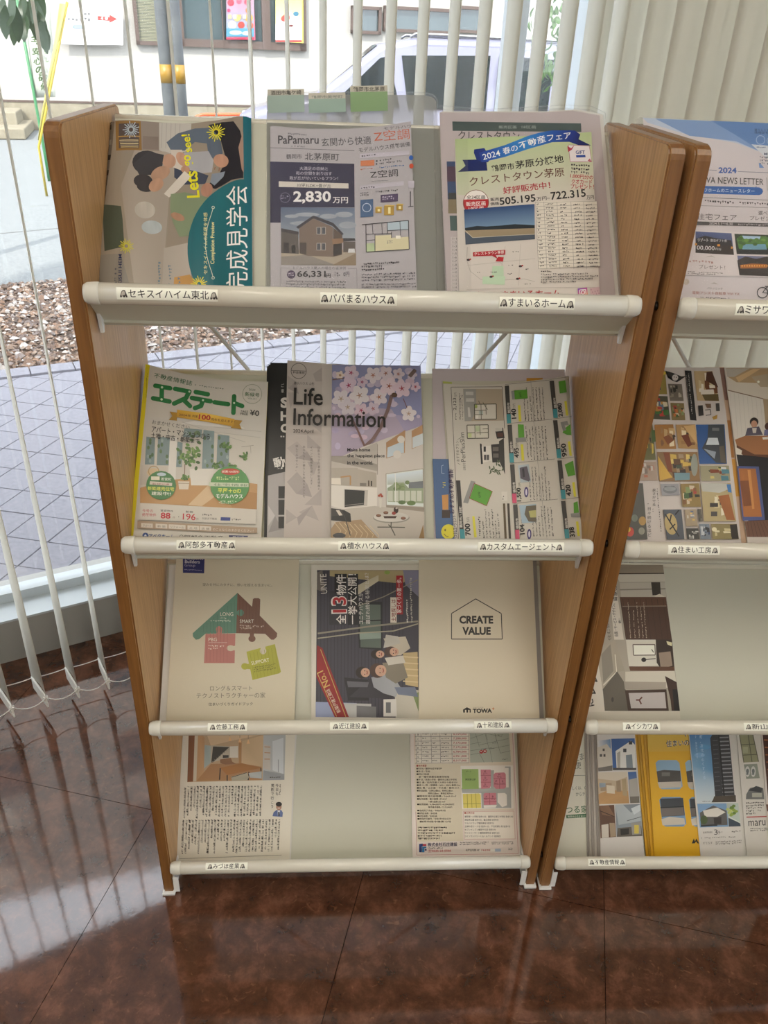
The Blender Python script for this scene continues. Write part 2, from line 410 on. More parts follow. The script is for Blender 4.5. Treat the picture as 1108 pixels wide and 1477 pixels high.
# sill and window frames
def seg(name, P, s0, s1, o0, o1, z0, z1, mt, ang, parent=None, bev=.0):
    a, b = P(s0, (o0+o1)/2, (z0+z1)/2), P(s1, (o0+o1)/2, (z0+z1)/2)
    return bxo(name, (a+b)/2, ((b-a).length, abs(o1-o0), z1-z0), mt, parent, ang, bev)
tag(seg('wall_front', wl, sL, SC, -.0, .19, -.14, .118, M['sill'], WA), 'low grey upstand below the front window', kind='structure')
tag(seg('trim_1', wl, sL, SC, -.002, .085, .1181, .124, M['alu'], WA), 'pale blue white window sill', kind='structure')
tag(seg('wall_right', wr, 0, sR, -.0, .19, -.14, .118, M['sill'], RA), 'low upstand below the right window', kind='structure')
tag(seg('trim_2', wr, 0, sR, -.002, .085, .1181, .124, M['alu'], RA), 'pale sill of the right window', kind='structure')
w1 = tag(seg('window_1', wl, sL, SC-.03, .088, .094, .124, 2.45, M['glass'], WA), 'large plate glass shop window', kind='structure')
w2 = tag(seg('window_2', wr, .05, sR, .088, .094, .124, 2.45, M['glass'], RA), 'plate glass window on the right', kind='structure')
for s_, z0, z1 in ((0, .118, .150), (0, 2.42, 2.47)):
    seg('window_frame', wl, sL, SC, .075, .115, z0, z1, M['alu'], WA, w1); seg('window_frame', wr, 0, sR, .075, .115, z0, z1, M['alu'], RA, w2)
def on_glass(px, py, o=.09):
    n = WN; p0 = WP + WN*o; v = ray(px, py); t = (p0-CAM).dot(n)/v.dot(n); q = CAM+v*t; return (q-WP).dot(WD)
s1 = on_glass(744, 60)
seg('mullion', wl, s1-.018, s1+.018, .07, .13, .124, 2.45, M['alu'], WA, w1, .003)
for s2 in (-1.6, sL+.03): seg('mullion', wl, s2-.025, s2+.025, .06, .13, .124, 2.45, M['alu'], WA, w1, .003)
for s2 in (1.6, 3.2): seg('mullion', wr, s2-.025, s2+.025, .06, .13, .124, 2.45, M['alu'], RA, w2, .003)
cb = seg('trim_3', wl, SC-.055, SC+.06, .03, .16, .0, 2.5, M['alu'], WA); tag(cb, 'pale blue grey corner post between the windows', kind='structure')
seg('seal', wl, SC-.028, SC-.022, .026, .03, .124, 2.45, M['dark'], WA, cb)
# upper walls, other walls, ceiling
def wallbox(name, P, s0, s1, z0, z1, ang, lab): tag(seg(name, P, s0, s1, .03, .19, z0, z1, M['sidewall'], ang), lab, kind='structure')
wallbox('wall_upper', wl, sL, SC+.1, 2.47, 3.4, WA, 'white wall above the front window')
wallbox('wall_upper', wr, 0, sR, 2.47, 3.4, RA, 'white wall above the right window')
e = wr(sR, 0)
tag(bxo('wall_back', ((-3.4+e.x)/2, BY-.08, 1.5), (e.x+3.4+.4, .16, 3.8), M['sidewall']), 'white wall behind the viewer', kind='structure')
l = wl(sL, 0)
tag(bxo('wall_left', (-3.48, (BY+l.y)/2, 1.5), (.16, abs(l.y-BY)+.1, 3.8), M['sidewall']), 'white wall on the left', kind='structure')
bm = bmesh.new(); prism(bm, [(p.x, p.y) for p in [wl(sL, .5), wl(SC+.5, .5), wr(sR, .5), Vector((-3.6, BY, 0))]], CEIL, CEIL+.05)
tag(obj('ceiling', bm, M['ceiling']), 'white ceiling', kind='structure')
bm = bmesh.new(); prism(bm, [(p.x, p.y) for p in [wl(sL-1, 1.5), wl(SC+1.5, 1.5), wr(sR, 1.5), Vector((-4.6, BY-.3, 0))]], 3.25, 3.5)  # out of view; canopy reach shaped to end the sky's reflection on the floor
tag(obj('roof', bm, M['sidewall']), 'unseen flat roof slab with a canopy added to cut off sky reflections', kind='structure')
em = bpy.data.materials.new('lamp_diffuser'); em.use_nodes = True
b = em.node_tree.nodes['Principled BSDF']; b.inputs['Emission Color'].default_value = (1, .91, .76, 1); b.inputs['Emission Strength'].default_value = PANEL_E
for i, (x, y) in enumerate(PANELS):
    r = tag(empty('ceiling_light', (x, y, CEIL)), ['left', 'middle', 'right'][i % 3]+[' recessed ceiling light panel nearest the viewer', ' recessed ceiling light panel at the back of the room'][i//3], 'light', 'ceiling light panels behind the viewer')
    bxo('frame', (0, 0, -.008), (.36, 1.24, .016), M['whitesteel'], r, bev=.003); bxo('diffuser', (0, 0, -.018), (.30, 1.18, .006), em, r)

for P_, e_, A_2 in ((wl, SC+.2, WA), (wr, sR, RA)):
    seg_s = sL-.6 if P_ is wl else -.1
    tag(seg('wall_upper', P_, seg_s, e_, .25, .45, 3.5, 6.4, M['sidewall'], A_2), 'unseen upper storey wall added above the canopy to shade the street', kind='structure')  # second storey added out of view, to keep sun off gravel and near road

# ================================================================== BLINDS
def blind(name, P, s_list, off, ang, lab, face, twist=None, zt=2.36, w=.086, curve=.0035):
    root = tag(empty(name, P(s_list[0], off), 0), lab, 'blind'); B = root.location.copy()
    a, b2 = P(s_list[0]-.1, off, zt+.05), P(s_list[-1]+.08, off, zt+.05)
    bxo('head_rail', (a+b2)/2-B, ((b2-a).length, .045, .035), M['alu'], root, ang, .004)
    ends = []
    for k, s in enumerate(s_list):
        rot0 = face; tw = (twist(k) if twist else 0)
        c = P(s, off) - B; z0, z1, nz = .070, zt, 8; rr = random.Random(k*13+5); rot0 += math.radians(rr.uniform(-1.5, 1.5))
        V = []; F = []; nx = 5
        for iz in range(nz+1):
            z = z0 + (z1-z0)*iz/nz; r = rot0 + tw*(1-iz/nz)
            for ix in range(nx):
                u = (ix/(nx-1)-.5)*w; v = curve*math.cos(math.pi*(ix/(nx-1)-.5))
                V.append((c.x+u*math.cos(r)-v*math.sin(r), c.y+u*math.sin(r)+v*math.cos(r), z))
        for iz in range(nz):
            for ix in range(nx-1):
                o = iz*nx+ix; F.append((o, o+1, o+1+nx, o+nx))
        sl = obj('slat', (V, [], F), M['slat'], root, True)
        md = sl.modifiers.new('t', 'SOLIDIFY'); md.thickness = .0006
        r = rot0+tw; wt = bmesh.new(); bw = w*.98
        Mx = Matrix.Translation((c.x, c.y, .052)) @ Matrix.Rotation(r, 4, 'Z')
        box(wt, None, (bw, .0042, .036), M=Mx, bev=.0015)
        box(wt, None, (.004, .010, .012), M=Mx @ Matrix.Translation((bw/2-.004, 0, .006)))
        obj('weight', wt, M['weight'], sl)
        ends.append((Vector((c.x-math.cos(r)*bw/2, c.y-math.sin(r)*bw/2, .064)), Vector((c.x+math.cos(r)*bw/2, c.y+math.sin(r)*bw/2, .064))))
    for side in (0, 1):
        bm = bmesh.new()
        for e0, e1 in zip(ends, ends[1:]):
            p, q = e0[side], e1[side]; sag = .016 if side == 1 else .003
            tube(bm, [p.lerp(q, t/8) - Vector((0, 0, sag*4*(t/8)*(1-t/8))) for t in range(9)], .0011, 5)
        obj('chain', bm, M['cord'], root, True)
    return root
SOFF = -(.807-.60)                                       # slat line inside the window wall
SL0 = (Vector((-.433, .456, 0))-WP).dot(WD)
def s_of(px, py=70):
    p0 = WP + WN*SOFF; v = ray(px, py); t = (p0-CAM).dot(WN)/v.dot(WN); return (CAM+v*t-WP).dot(WD)
sa = s_of(56) 
list1 = [sa + .0716*k for k in range(-12, 18)]
list1 = [s for s in list1 if s < s_of(888)]
nl = len(list1)
def tw1(k):
    d = k-12
    return math.radians(-2 + max(0, min(32, 16-d*5)))
blind('vertical_blind', wl, list1, SOFF, WA, 'white vertical blind with open slats along the front window', math.radians(-80), twist=lambda k: tw1(k))
list2 = [.04 + .070*k for k in range(0, 40)]
blind('vertical_blind', wr, list2, -.16, RA, 'nearly closed cream vertical blind on the right window', math.radians(-14), curve=.012)

# ================================================================== RACKS
ZR = [.0709 + .3451*i for i in range(4)]; LEAN = math.radians(41.04); cL, sN = math.cos(LEAN), math.sin(LEAN)
RW, TH, DEP, HT = .6546, .019, .262, 1.287
def panel_mesh(x0, x1):
    bm = bmesh.new(); R = .016; pts = [(0, .004), (DEP, .004), (DEP, HT-.012)]
    for cx, cz, a0 in ((DEP-.012, HT-.012, 0), ): pts += [(cx+.012*math.cos(t), cz+.012*math.sin(t)) for t in (math.radians(a) for a in (30, 60, 90))]
    pts += [(R+R*math.cos(t), HT-.002-R+R*math.sin(t)) for t in (math.radians(a) for a in (90, 112, 135, 158, 180))]
    prism(bm, pts, x0, x1, 'X')
    es = [e for e in bm.edges if abs(e.verts[0].co.x-e.verts[1].co.x) < 1e-6]
    bmesh.ops.bevel(bm, geom=es, offset=.0022, segments=2, affect='EDGES')
    bm.normal_update()
    for f in bm.faces: f.material_index = 0 if abs(f.normal.x) > .9 else 1
    return bm
class Rack:
    def __init__(s, x, y, rz, label, labels, W=RW):
        s.root = tag(empty('brochure_rack', (x, y, 0), rz), label, 'rack'); s.W = W
        s.mw = Matrix.Translation((x, y, 0)) @ Matrix.Rotation(rz, 4, 'Z'); R3 = s.mw.to_3x3()
        for x0, x1, sg in ((-TH, 0, -1), (W, W+TH, 1)):
            p = obj('side_panel', panel_mesh(x0, x1), [M['wood'], M['edge']], s.root)
            bm = bmesh.new(); xi = 0 if sg < 0 else W
            box(bm, ((x0+x1)/2, DEP/2-.002, .0025), (TH+.004, DEP+.008, .005), bev=.001)
            box(bm, (xi-sg*.0055, .0015, .022), (.009, .0025, .040), bev=.0008)
            box(bm, (xi-sg*.0015, DEP/2, .022), (.003, DEP, .040)); obj('foot_bracket', bm, M['whitesteel'], p)
            for z in ZR:
                bm = bmesh.new(); bmesh.ops.create_cone(bm, cap_ends=True, segments=12, radius1=.006, radius2=.004, depth=.005, matrix=Matrix.Translation((x0-.002 if sg < 0 else x1+.002, .022, z-.004)) @ Matrix.Rotation(math.pi/2*sg, 4, 'Y'))
                obj('bolt', bm, M['bolt'], p, True)
        s.rails = []; s.surfs = []
        for i, z in enumerate(ZR):
            n = 20; prof = [(-RailSurf.RY*math.cos(t), RailSurf.RZ*math.sin(t)) for t in [2*math.pi*k/n for k in range(n)]]
            bm = bmesh.new(); prism(bm, [(a, z+b) for a, b in prof], .010, W-.010, 'X'); rl = obj('rail', bm, M['rail'], s.root)
            for f in rl.data.polygons: f.use_smooth = abs(f.normal.x) < .5
            for xe, d in ((.0, 1), (W, -1)):
                bm = bmesh.new(); rings = []
                for xx, k in ((0, .80), (.004, 1.0), (.011, 1.06), (.016, 1.06), (.018, 1.0)):
                    rings.append([bm.verts.new((xe+d*xx, a*k, z+b*k)) for a, b in prof])
                for A, B in zip(rings, rings[1:]):
                    for q in range(n): bm.faces.new((A[q], A[(q+1) % n], B[(q+1) % n], B[q]))
                bm.faces.new(rings[0]); bm.faces.new(list(reversed(rings[-1]))); bmesh.ops.recalc_face_normals(bm, faces=bm.faces[:]); obj('end_cap', bm, M['cap'], rl, True)
            # the sloping tray floor under the pages, folded up to the board
            d = Vector((0, cL, -sN)); nn = Vector((0, -cL, sN)); P0 = Vector((0, .032, z-.036)); OB = P0 - nn*.010
            bm = bmesh.new(); a = Vector((0, .002, z-.0085)); L = .053; up = Vector((0, sN, cL))
            pts = [a, a+d*L, a+d*L-up*.0016, a-up*.0016]
            prism(bm, [(p.y, p.z) for p in pts], .002, W-.002, 'X')
            lip = [a-up*.0016, a-up*.0016+Vector((0, .002, 0)), a+Vector((0, .004, -.014)), a+Vector((0, .002, -.014))]
            obj('tray', bm, M['board'], s.root)
            for xe in (.004, W-.004):
                bm = bmesh.new(); q = a+d*(L-.004)-up*.001; prism(bm, [(q.y-.012, q.z+.010), (q.y+.004, q.z), (q.y-.002, q.z-.016), (q.y-.006, q.z-.016)], xe-.002, xe+.002, 'X')
                obj('tray_hook', bm, M['whitesteel'], s.root)
            bm = bmesh.new(); A = OB-nn*.0005; th = .007; Lb = .284
            pts = [A-up*.004, A+up*(Lb-.003), A+up*Lb-nn*.0035, A+up*(Lb-.003)-nn*th, A-up*.004-nn*th]
            prism(bm, [(p.y, p.z) for p in pts], .003, W-.003, 'X'); bd = obj('back_board', bm, M['board'], s.root)
            c = (A+up*(Lb-.004)-nn*.0035); bm = bmesh.new(); tube(bm, [(.003, c.y, c.z), (W-.003, c.y, c.z)], .0052, 10); obj('board_edge', bm, M['rail'], bd, True)
            s.rails.append(rl); s.surfs.append(Surf(s.mw @ OB, R3 @ Vector((1, 0, 0)), R3 @ up, R3 @ nn))
        for xa, xb in ((.012, W-.012), (W-.012, .012)):
            bm = bmesh.new(); yb = DEP-.012 - (.006 if xa < xb else 0); tube(bm, [(xa, yb, 1.11), (xb, yb, .30)], .0032, 8); obj('cross_brace', bm, M['whitesteel'], s.root, True)
        for row, px0, px1, y0, y1, t, tx0, tx1 in labels: s.name_label(row, px0, px1, y0, y1, t, tx0, tx1)
    def name_label(s, row, px0, px1, y0, y1, t, tx0, tx1):
        sf = RailSurf(s.mw, ZR[row]); A = Art(sf, .0003, (0, 0, 1), 1.1, s.rails[row], None, 'print', 'name_label')
        # band at fitted height on the rail
        ym = (y0+y1)/2
        a0, a1 = sf.inv(px0, ym, 0)[0], sf.inv(px1, ym, 0)[0]; hh = .0070; ctr = (.0125, .0105, .0070, .0035)[row]
        c = hx('#e8e2d4', 1.2); A.raw([(a0, ctr-hh), (a1, ctr-hh), (a1, ctr+hh), (a0, ctr+hh)], [(0, 1, 2, 3)], [c]*4)
        b0, b1 = sf.inv(tx0, ym, 0)[0], sf.inv(tx1, ym, 0)[0]; z = .0003
        def T(tt, u0, u1, v0, v1, col, bold):
            TEXTS.setdefault((tt, bold, False), None); A.V.append(None); A.C.append(None)
            A.F.append(('T', tt, (bold, False), (u0, v0), (u1-u0, 0), (0, v1-v0), A.h+A.lay*A.STEP, hx(col), len(A.V)-1)); A.lay += 1
        T(t, b0, b1, ctr-.0048, ctr+.0050, '#15120f', .008)
        for g in (b0-.0095, b1+.0015):        # little mountain ornaments on either side of the name
            w = .0085
            def R(pts, col): A.raw([(g+w*u, ctr-.0045+.0085*v) for u, v in pts], [tuple(range(len(pts)))], [hx(col)]*len(pts))
            R([(0, .12), (.22, .75), (.4, .95), (.7, .95), (.85, .6), (1, .12)], '#4c4844')
            R([(.12, .2), (.3, .7), (.42, .8), (.62, .8), (.72, .5), (.6, .2)], '#b8b2a6')
            R([(0, 0), (.25, 0), (.2, .25), (.05, .25)], '#2a2724'); R([(.4, 0), (.7, 0), (.62, .3), (.45, .3)], '#2a2724'); R([(.78, 0), (1, 0), (.95, .25), (.82, .25)], '#2a2724')

L1 = [(3, 168, 314, 414, 430, 'セキスイハイム東北', 185, 301), (3, 462, 573, 424, 440, 'パパまるハウス', 475, 557), (3, 720, 829, 430, 446, 'すまいるホーム', 733, 816),
      (2, 254, 339, 776, 790, '阿部多不動産', 267, 328), (2, 488, 562, 777, 791, '積水ハウス', 501, 551), (2, 690, 815, 778, 792, 'カスタムエージェント', 703, 802),
      (1, 299, 356, 1039, 1054, '佐藤工務', 311, 344), (1, 476, 532, 1037, 1053, '近江建設', 489, 520), (1, 685, 739, 1036, 1052, '十和建設', 697, 727),
      (0, 296, 357, 1245, 1260, 'みづほ産業', 307, 345)]
L2 = [(3, 1063, 1190, 430, 447, 'ミサワホーム', 1077, 1150), (2, 965, 1040, 783, 798, '住まい工房', 979, 1027),
      (1, 902, 956, 1033, 1046, 'イシカワ', 914, 944), (1, 1078, 1140, 1033, 1047, '新山形', 1089, 1125), (0, 853, 907, 1226, 1240, '不動産情報', 862, 898)]
rack = Rack(0, 0, 0, 'maple and ivory four-shelf brochure rack in the middle of the photo', L1)
rack2 = Rack(.7015, -.004, math.radians(-.8), 'second brochure rack cut off by the right edge of the photo', L2)

# ================================================================== OUTDOORS
GZ = -.10
M['tile'] = noise_mat('pale_paving_tile', '#7a7a82', '#8b8a92', 60, .75, bump=.25)
M['grout'] = mat('grey_tile_joint', '#6d6c74', .9)
M['asphalt'] = noise_mat('asphalt', '#64686a', '#7a7e7e', 40, .9, bump=.3)
def wl2(px, py): p = onz(px, py, GZ); return p
bdir = Vector((math.cos(math.radians(23.3)), math.sin(math.radians(23.3)), 0)); bn = Vector((-bdir.y, bdir.x, 0))
BO = Vector((-1.379, 2.927, GZ))                       # outer edge of the border stones
big = 30
pv = [BO - bdir*9, BO + bdir*12, BO + bdir*12 - bn*9.5, BO - bdir*9 - bn*9.5]
bm = bmesh.new(); prism(bm, [(p.x, p.y) for p in pv], GZ-.06, GZ-.005)
pave = tag(obj('pavement', bm, M['grout']), 'pavement of pale skewed square tiles outside the window', kind='structure')
d1 = Vector((math.cos(math.radians(-12.9)), math.sin(math.radians(-12.9)), 0)); d2 = Vector((math.cos(math.radians(71.2)), math.sin(math.radians(71.2)), 0))
sp = .1495; det = d1.x*d2.y-d1.y*d2.x
n1 = Vector((-d1.y, d1.x, 0)); n2 = Vector((-d2.y, d2.x, 0))
u1 = d1*(sp/abs(d1.dot(n2))); u2 = d2*(sp/abs(d2.dot(n1)))
# phase from two measured joints: n1.p = 2.074, n2 offset 1.8156
A_ = Matrix(((n1.x, n1.y), (n2.x, n2.y))); inv_ = A_.inverted(); o2 = inv_ @ Vector((2.0738, 1.8156))
T0o = Vector((o2.x, o2.y, 0))
planes = [(BO - bn*.115, -bn), (wl(0, .2), WN)]
near = []
for i in range(-24, 42):
    for j in range(-22, 16):
        q = [T0o + u1*(i+a) + u2*(j+b) for a, b in ((.012, .012), (.988, .012), (.988, .988), (.012, .988))]
        c = sum(q, Vector())/4
        if c.x < -4 or c.x > 5: continue
        q = clip_poly(q, planes)
        if len(q) < 3: continue
        near.append(((c-CAM).length if (-1.9 < c.x < 1.6) else 50+c.length, q))
near.sort(key=lambda t: t[0])
def tile_prism(bm, q, top):
    q = [Vector((p.x, p.y, 0)) for p in q]
    A = [bm.verts.new((p.x, p.y, GZ-.006)) for p in q]; c = sum(q, Vector())/len(q)
    B = [bm.verts.new((p.x+(c.x-p.x)*.012, p.y+(c.y-p.y)*.012, top)) for p in q]
    n = len(q); bm.faces.new(B)
    for k in range(n): bm.faces.new((A[k], A[(k+1) % n], B[(k+1) % n], B[k]))
rt = random.Random(3)
for _, q in near[:290]:
    bm = bmesh.new(); tile_prism(bm, q, GZ + rt.uniform(-.0006, .0006)); bmesh.ops.recalc_face_normals(bm, faces=bm.faces[:]); obj('paving_tile', bm, M['tile'], pave)
bm = bmesh.new()
for _, q in near[290:]: tile_prism(bm, q, GZ)
bmesh.ops.recalc_face_normals(bm, faces=bm.faces[:])
tag(obj('paving_tiles', bm, M['tile'], pave), kind='stuff')
for k in range(-30, 45):
    L = .208; a = BO + bdir*(k*L+.03) - bn*.0575; bm = bmesh.new()
    box(bm, (a.x, a.y, GZ+.001), (L-.005, .108, .02), math.atan2(bdir.y, bdir.x), .002); obj('border_stone', bm, M['tile'], pave)
# gravel bed
M['soil'] = noise_mat('brown_soil', '#4a3a2e', '#6a5444', 30, .95)
g0, g1 = BO, BO + bn*2.05
bm = bmesh.new(); prism(bm, [(p.x, p.y) for p in (BO-bdir*9, BO+bdir*12, BO+bdir*12+bn*1.72, BO-bdir*9+bn*1.72)], GZ-.06, GZ-.012)
tag(obj('gravel_bed', bm, M['soil']), 'planting strip between the pavement and the road', kind='structure')
rg = random.Random(11); V = []; F = []; C = []
cols = [hx(c, .62) for c in ('#a98e78', '#8e7260', '#c4ac96', '#6f5a4c', '#d8ccc0', '#9a8a82', '#b89478', '#7d6a60', '#e4dcd4', '#a07c62')]
for k in range(26000):
    t = rg.uniform(-2.2, 2.9) if k < 23000 else rg.uniform(-6, 8); w = rg.uniform(.0, 1.72); p = BO + bdir*t + bn*w
    s = rg.uniform(.006, .017) * (1.8 if rg.random() < .06 else 1); a = rg.uniform(0, math.pi); e = s*rg.uniform(.4, .9); h = s*rg.uniform(.4, .9); z = GZ-.010+rg.uniform(0, .010)
    tl = rg.uniform(-.6, .6)
    o = len(V); ca, sa_ = math.cos(a), math.sin(a)
    for x, y, zz in ((-s, -e*.6, 0), (s*.8, -e, 0), (s, e*.7, 0), (-s*.7, e, 0), (-s*.3, 0, h), (s*.45, e*.1, h*.8)):
        V.append((p.x+x*ca-y*sa_, p.y+x*sa_+y*ca, z+zz+x*tl*.5+s*.3))
    F += [(o, o+1, o+5, o+4), (o+1, o+2, o+5), (o+2, o+3, o+4, o+5), (o+3, o, o+4)]
    c = cols[rg.randrange(len(cols))]; f = rg.uniform(.75, 1.15); C += [tuple(min(.9, v*f) for v in c)]*6
me = bpy.data.meshes.new('gravel'); me.from_pydata(V, [], F); ca = me.color_attributes.new('Col', 'FLOAT_COLOR', 'POINT')
ca.data.foreach_set('color', [x for c in C for x in (*c, 1)]); me.materials.append(M['print_matt'])
go = bpy.data.objects.new('gravel', me); COL.objects.link(go); tag(go, 'loose brown and grey gravel and wood chips beyond the pavement', 'gravel', kind='stuff')
# road
bm = bmesh.new(); r0 = BO + bn*1.72
prism(bm, [(p.x, p.y) for p in (r0-bdir*28, r0+bdir*40, r0+bdir*40+bn*26, r0-bdir*28+bn*26)], GZ-.08, GZ-.005)
rd = tag(obj('road', bm, M['asphalt']), 'pale grey asphalt road', kind='structure')
# outer ground, all around
bm = bmesh.new(); box(bm, (0, 0, GZ-.20), (160, 160, .1)); tag(obj('ground', bm, M['asphalt']), 'ground around the buildings', kind='structure')
q0, q1 = onz(0, 336, GZ), onz(80, 329, GZ); dd = (q1-q0).normalized()
M['crack'] = mat('dark_tar_line', '#5d5f5e', .9)
bm = bmesh.new(); c = (q0+q1)/2; box(bm, (c.x, c.y, GZ-.0045), (16, .018, .004), math.atan2(dd.y, dd.x)); obj('tar_joint', bm, M['crack'], rd)

# ---- building across the street
FA = math.radians(13.0); FD = Vector((math.cos(FA), math.sin(FA), 0)); FN = Vector((math.sin(FA), -math.cos(FA), 0))   # along, towards us
FO = onz(260, 190, GZ); FO.z = GZ
bld = tag(empty('building', FO, FA), 'white building across the street with brown framed windows', 'building')
def fl(px, py):
    p = hit(px, py, FO, FN) - FO; return p.dot(FD), p.z
M['facade'] = mat('white_facade', '#98958f', .85); M['found'] = noise_mat('cream_concrete', '#746d5c', '#857e6c', 6, .9, bump=.2)
M['bframe'] = mat('brown_window_frame', '#4e3f38', .5); M['dglass'] = mat('dark_window_glass', '#39474a', .08, spec=.8)
M['blindb'] = mat('beige_louvre', '#7f7e68', .6)
zt = fl(200, 150)[1]
bm = bmesh.new(); box(bm, (3, 4.0, 3.4), (26, 8, 7.0-zt)); 
bm.free(); bm = bmesh.new(); box(bm, (0, 4.0, (zt+20)/2), (40, 8, 20-zt)); obj('wall', bm, M['facade'], bld)  # unseen upper height added to hide low sky from the floor's reflection
bxo('foundation', (0, 3.98, zt/2), (40, 8.1, zt), M['found'], bld)
bxo('drip_edge', (0, -.06, zt+.01), (40, .04, .03), M['bframe'], bld)
def fbox(name, x0, y0, x1, y1, d0, d1, mt, parent=None, bev=0):
    a, t = fl(x0, y0); c, b = fl(x1, y1); return bxo(name, ((a+c)/2, -(d0+d1)/2, (t+b)/2), (abs(c-a), abs(d1-d0), abs(t-b)), mt, parent or bld, 0, bev)
def window(x0, y0, x1, y1, fr, nlouv=0, pane=True):
    a, t = fl(x0, y0); c, b = fl(x1, y1); cx, cz = (a+c)/2, (t+b)/2; w, h = c-a, t-b
    f = bxo('window', (cx, -.03, b+fr/2), (w, .10, fr), M['bframe'], bld)
    bm = bmesh.new()
    for X, Z, ww, hh in ((cx, b+fr/2, w, fr), (cx, t-fr/2, w, fr), (a+fr/2, cz, fr, h), (c-fr/2, cz, fr, h)): box(bm, (X, -.04, Z), (ww, .1, hh))
    me = f.data; bm.to_mesh(me); bm.free(); f.location = (0, 0, 0)
    bxo('pane', (cx, -.012, cz), (w-fr*2, .01, h-fr*2), M['dglass'], f)
    if nlouv:
        bm = bmesh.new()
        for k in range(nlouv): box(bm, (cx, -.035, b+fr+(h-2*fr)*(k+.5)/nlouv), (w-2*fr, .012, (h-2*fr)/nlouv*.62))
        obj('louvre_blind', bm, M['blindb'], f)
    return f
for me_ in (0,):
    window(186, -42, 237, 66, .06, 42)
    window(246, -60, 441, 74, .12)
    for zz in (6.2, 9.2, 12.2, 15.2, 18.0):
        for xx in range(-18, 19, 4):
            f = bxo('window', (xx, -.02, zz), (1.7, .08, 1.4), M['bframe'], bld); bxo('pane', (xx, -.065, zz), (1.58, .01, 1.28), M['dglass'], f)
    fbox('window_jamb', 316, -60, 322, 70, .02, .10, M['bframe']); fbox('window_jamb', 374, -60, 390, 72, .02, .10, M['bframe'])
    window(506, 8, 548, 50, .05); window(553, 8, 652, 50, .05); window(657, 8, 700, 49, .05)
# notices on the facade
def facade_art(name, x0, y0, x1, y1, base_col):
    b = fbox(name, x0, y0, x1, y1, .10, .125, mat(name+'_back', base_col, .6))
    a, t = fl(x0, y0); c, bt = fl(x1, y1)
    O = FO + FD*0 + FN*.126; sf = Surf(O, FD, Vector((0, 0, 1)), FN)
    A = Art(sf, .0, (0, 0, 1), .55, None, None, 'print_matt', 'printed_face'); A.STEP = .0006
    A.keep = b; return A
# ---- banners, pole, barrier, car, trees
def plane_art(parent_obj, Yw, name='printed_face'):
    O = Vector((0, Yw, 0)); sf = Surf(O, Vector((1, 0, 0)), Vector((0, 0, 1)), Vector((0, -1, 0)))
    A = Art(sf, .0, (0, 0, 1), .6, parent_obj, None, 'print_matt', name); A.STEP = .0006; return A
M['galv'] = noise_mat('galvanised_steel', '#62666a', '#787c7c', 8, .45); M['band'] = mat('yellow_reflective_band', '#8c6a14', .4); M['orange'] = mat('orange_paint', '#d0532a', .4)
Yp = 7.0
pt, pb = ony(239, 0, Yp), ony(256, 178, Yp); pb2 = pb + (pb-pt).normalized()*1.0
ax = Vector((.5*(pt.x+pb.x), Yp, 0)); pole = tag(empty('street_pole', (ax.x, Yp, GZ)), 'twin grey galvanised street pole with yellow bands across the road', 'pole')
for sx in (-.055, .055):
    bm = bmesh.new(); tube(bm, [(sx, 0, 0), (sx, 0, 5.2)], .050, 16); p = obj('pipe', bm, M['galv'], pole, True)
    zb0, zb1 = ony(247, 120, Yp).z-GZ, ony(245, 93, Yp).z-GZ
    bm = bmesh.new(); tube(bm, [(sx, 0, zb0), (sx, 0, zb1)], .052, 16); obj('reflective_band', bm, M['band'], p, True)
bp = onz(282, 205, GZ); Yb = 12.5
c0, c1 = ony(281, 176, Yb), ony(281, 165, Yb); c2 = ony(470, 158, Yb+.9)
bm = bmesh.new(); x0_, x1_ = c0.x, c2.x; zt_ = c1.z - GZ
tube(bm, [(0, 0, 0), (0, 0, zt_-.12), (.03, 0, zt_-.03), (.12, 0, zt_), (x1_-x0_-.12, .9, zt_), (x1_-x0_-.03, .9, zt_-.03), (x1_-x0_, .9, zt_-.12), (x1_-x0_, .9, 0)], .022, 10)
g = obj('barrier', bm, M['orange'], None, True); g.location = (x0_, Yb, GZ); tag(g, 'orange tubular parking barrier in front of the white building', 'barrier')
# step at the far left of the building
a, t = fl(-20, 168); c, b2 = fl(38, 190)
st = tag(empty('entrance_step', FO, FA), 'cream concrete entrance steps at the foot of the white building', 'steps')
bxo('tread', ((a+c)/2, -.55, .17), (c-a, .9, .34), M['found'], st, bev=.02); bxo('tread', ((a+c)/2, -.85, .08), (c-a+.3, 1.5, .16), M['found'], st, bev=.02)

# sign board and posters on the facade
A = facade_art('sign_board', 88, 10, 178, 65, '#e6e4de')
A.rect(88.5, 10.5, 177.5, 64.5, '#f4f2ee'); A.line([(87, 62), (88, 64), (177, 66.5), (178, 64)], .7, '#8a8a88')
A.poly([(141, 23), (158, 24.5), (158, 21), (169, 27.5), (158, 33), (158, 30), (141, 29)], '#d8423a'); A.txt('4', 145, 29, 149, 29, 5, '#ffffff'); A.ell(153.5, 26.5, 2.2, 2.2, '#ffffff', n=10)
A.greek((121, 18), (137, 19), (121, 32), 2, '#8a8a8a', 1, 5.5); A.greek((98, 25), (135, 27), (98, 31.5), 1, '#8a8a8a', 1, 5.5)
A.rect(106, 37, 122, 40.5, '#3f8fc4'); A.rect(107, 38, 121, 39.6, '#cfe4f0')
A = facade_art('poster', 326, -30, 367, 58, '#c04a60')
A.grad([(326.5, -29), (366.5, -29), (366.5, 57), (326.5, 57)], ['#d87a88', '#d87a88', '#7fb4cc', '#7fb4cc'])
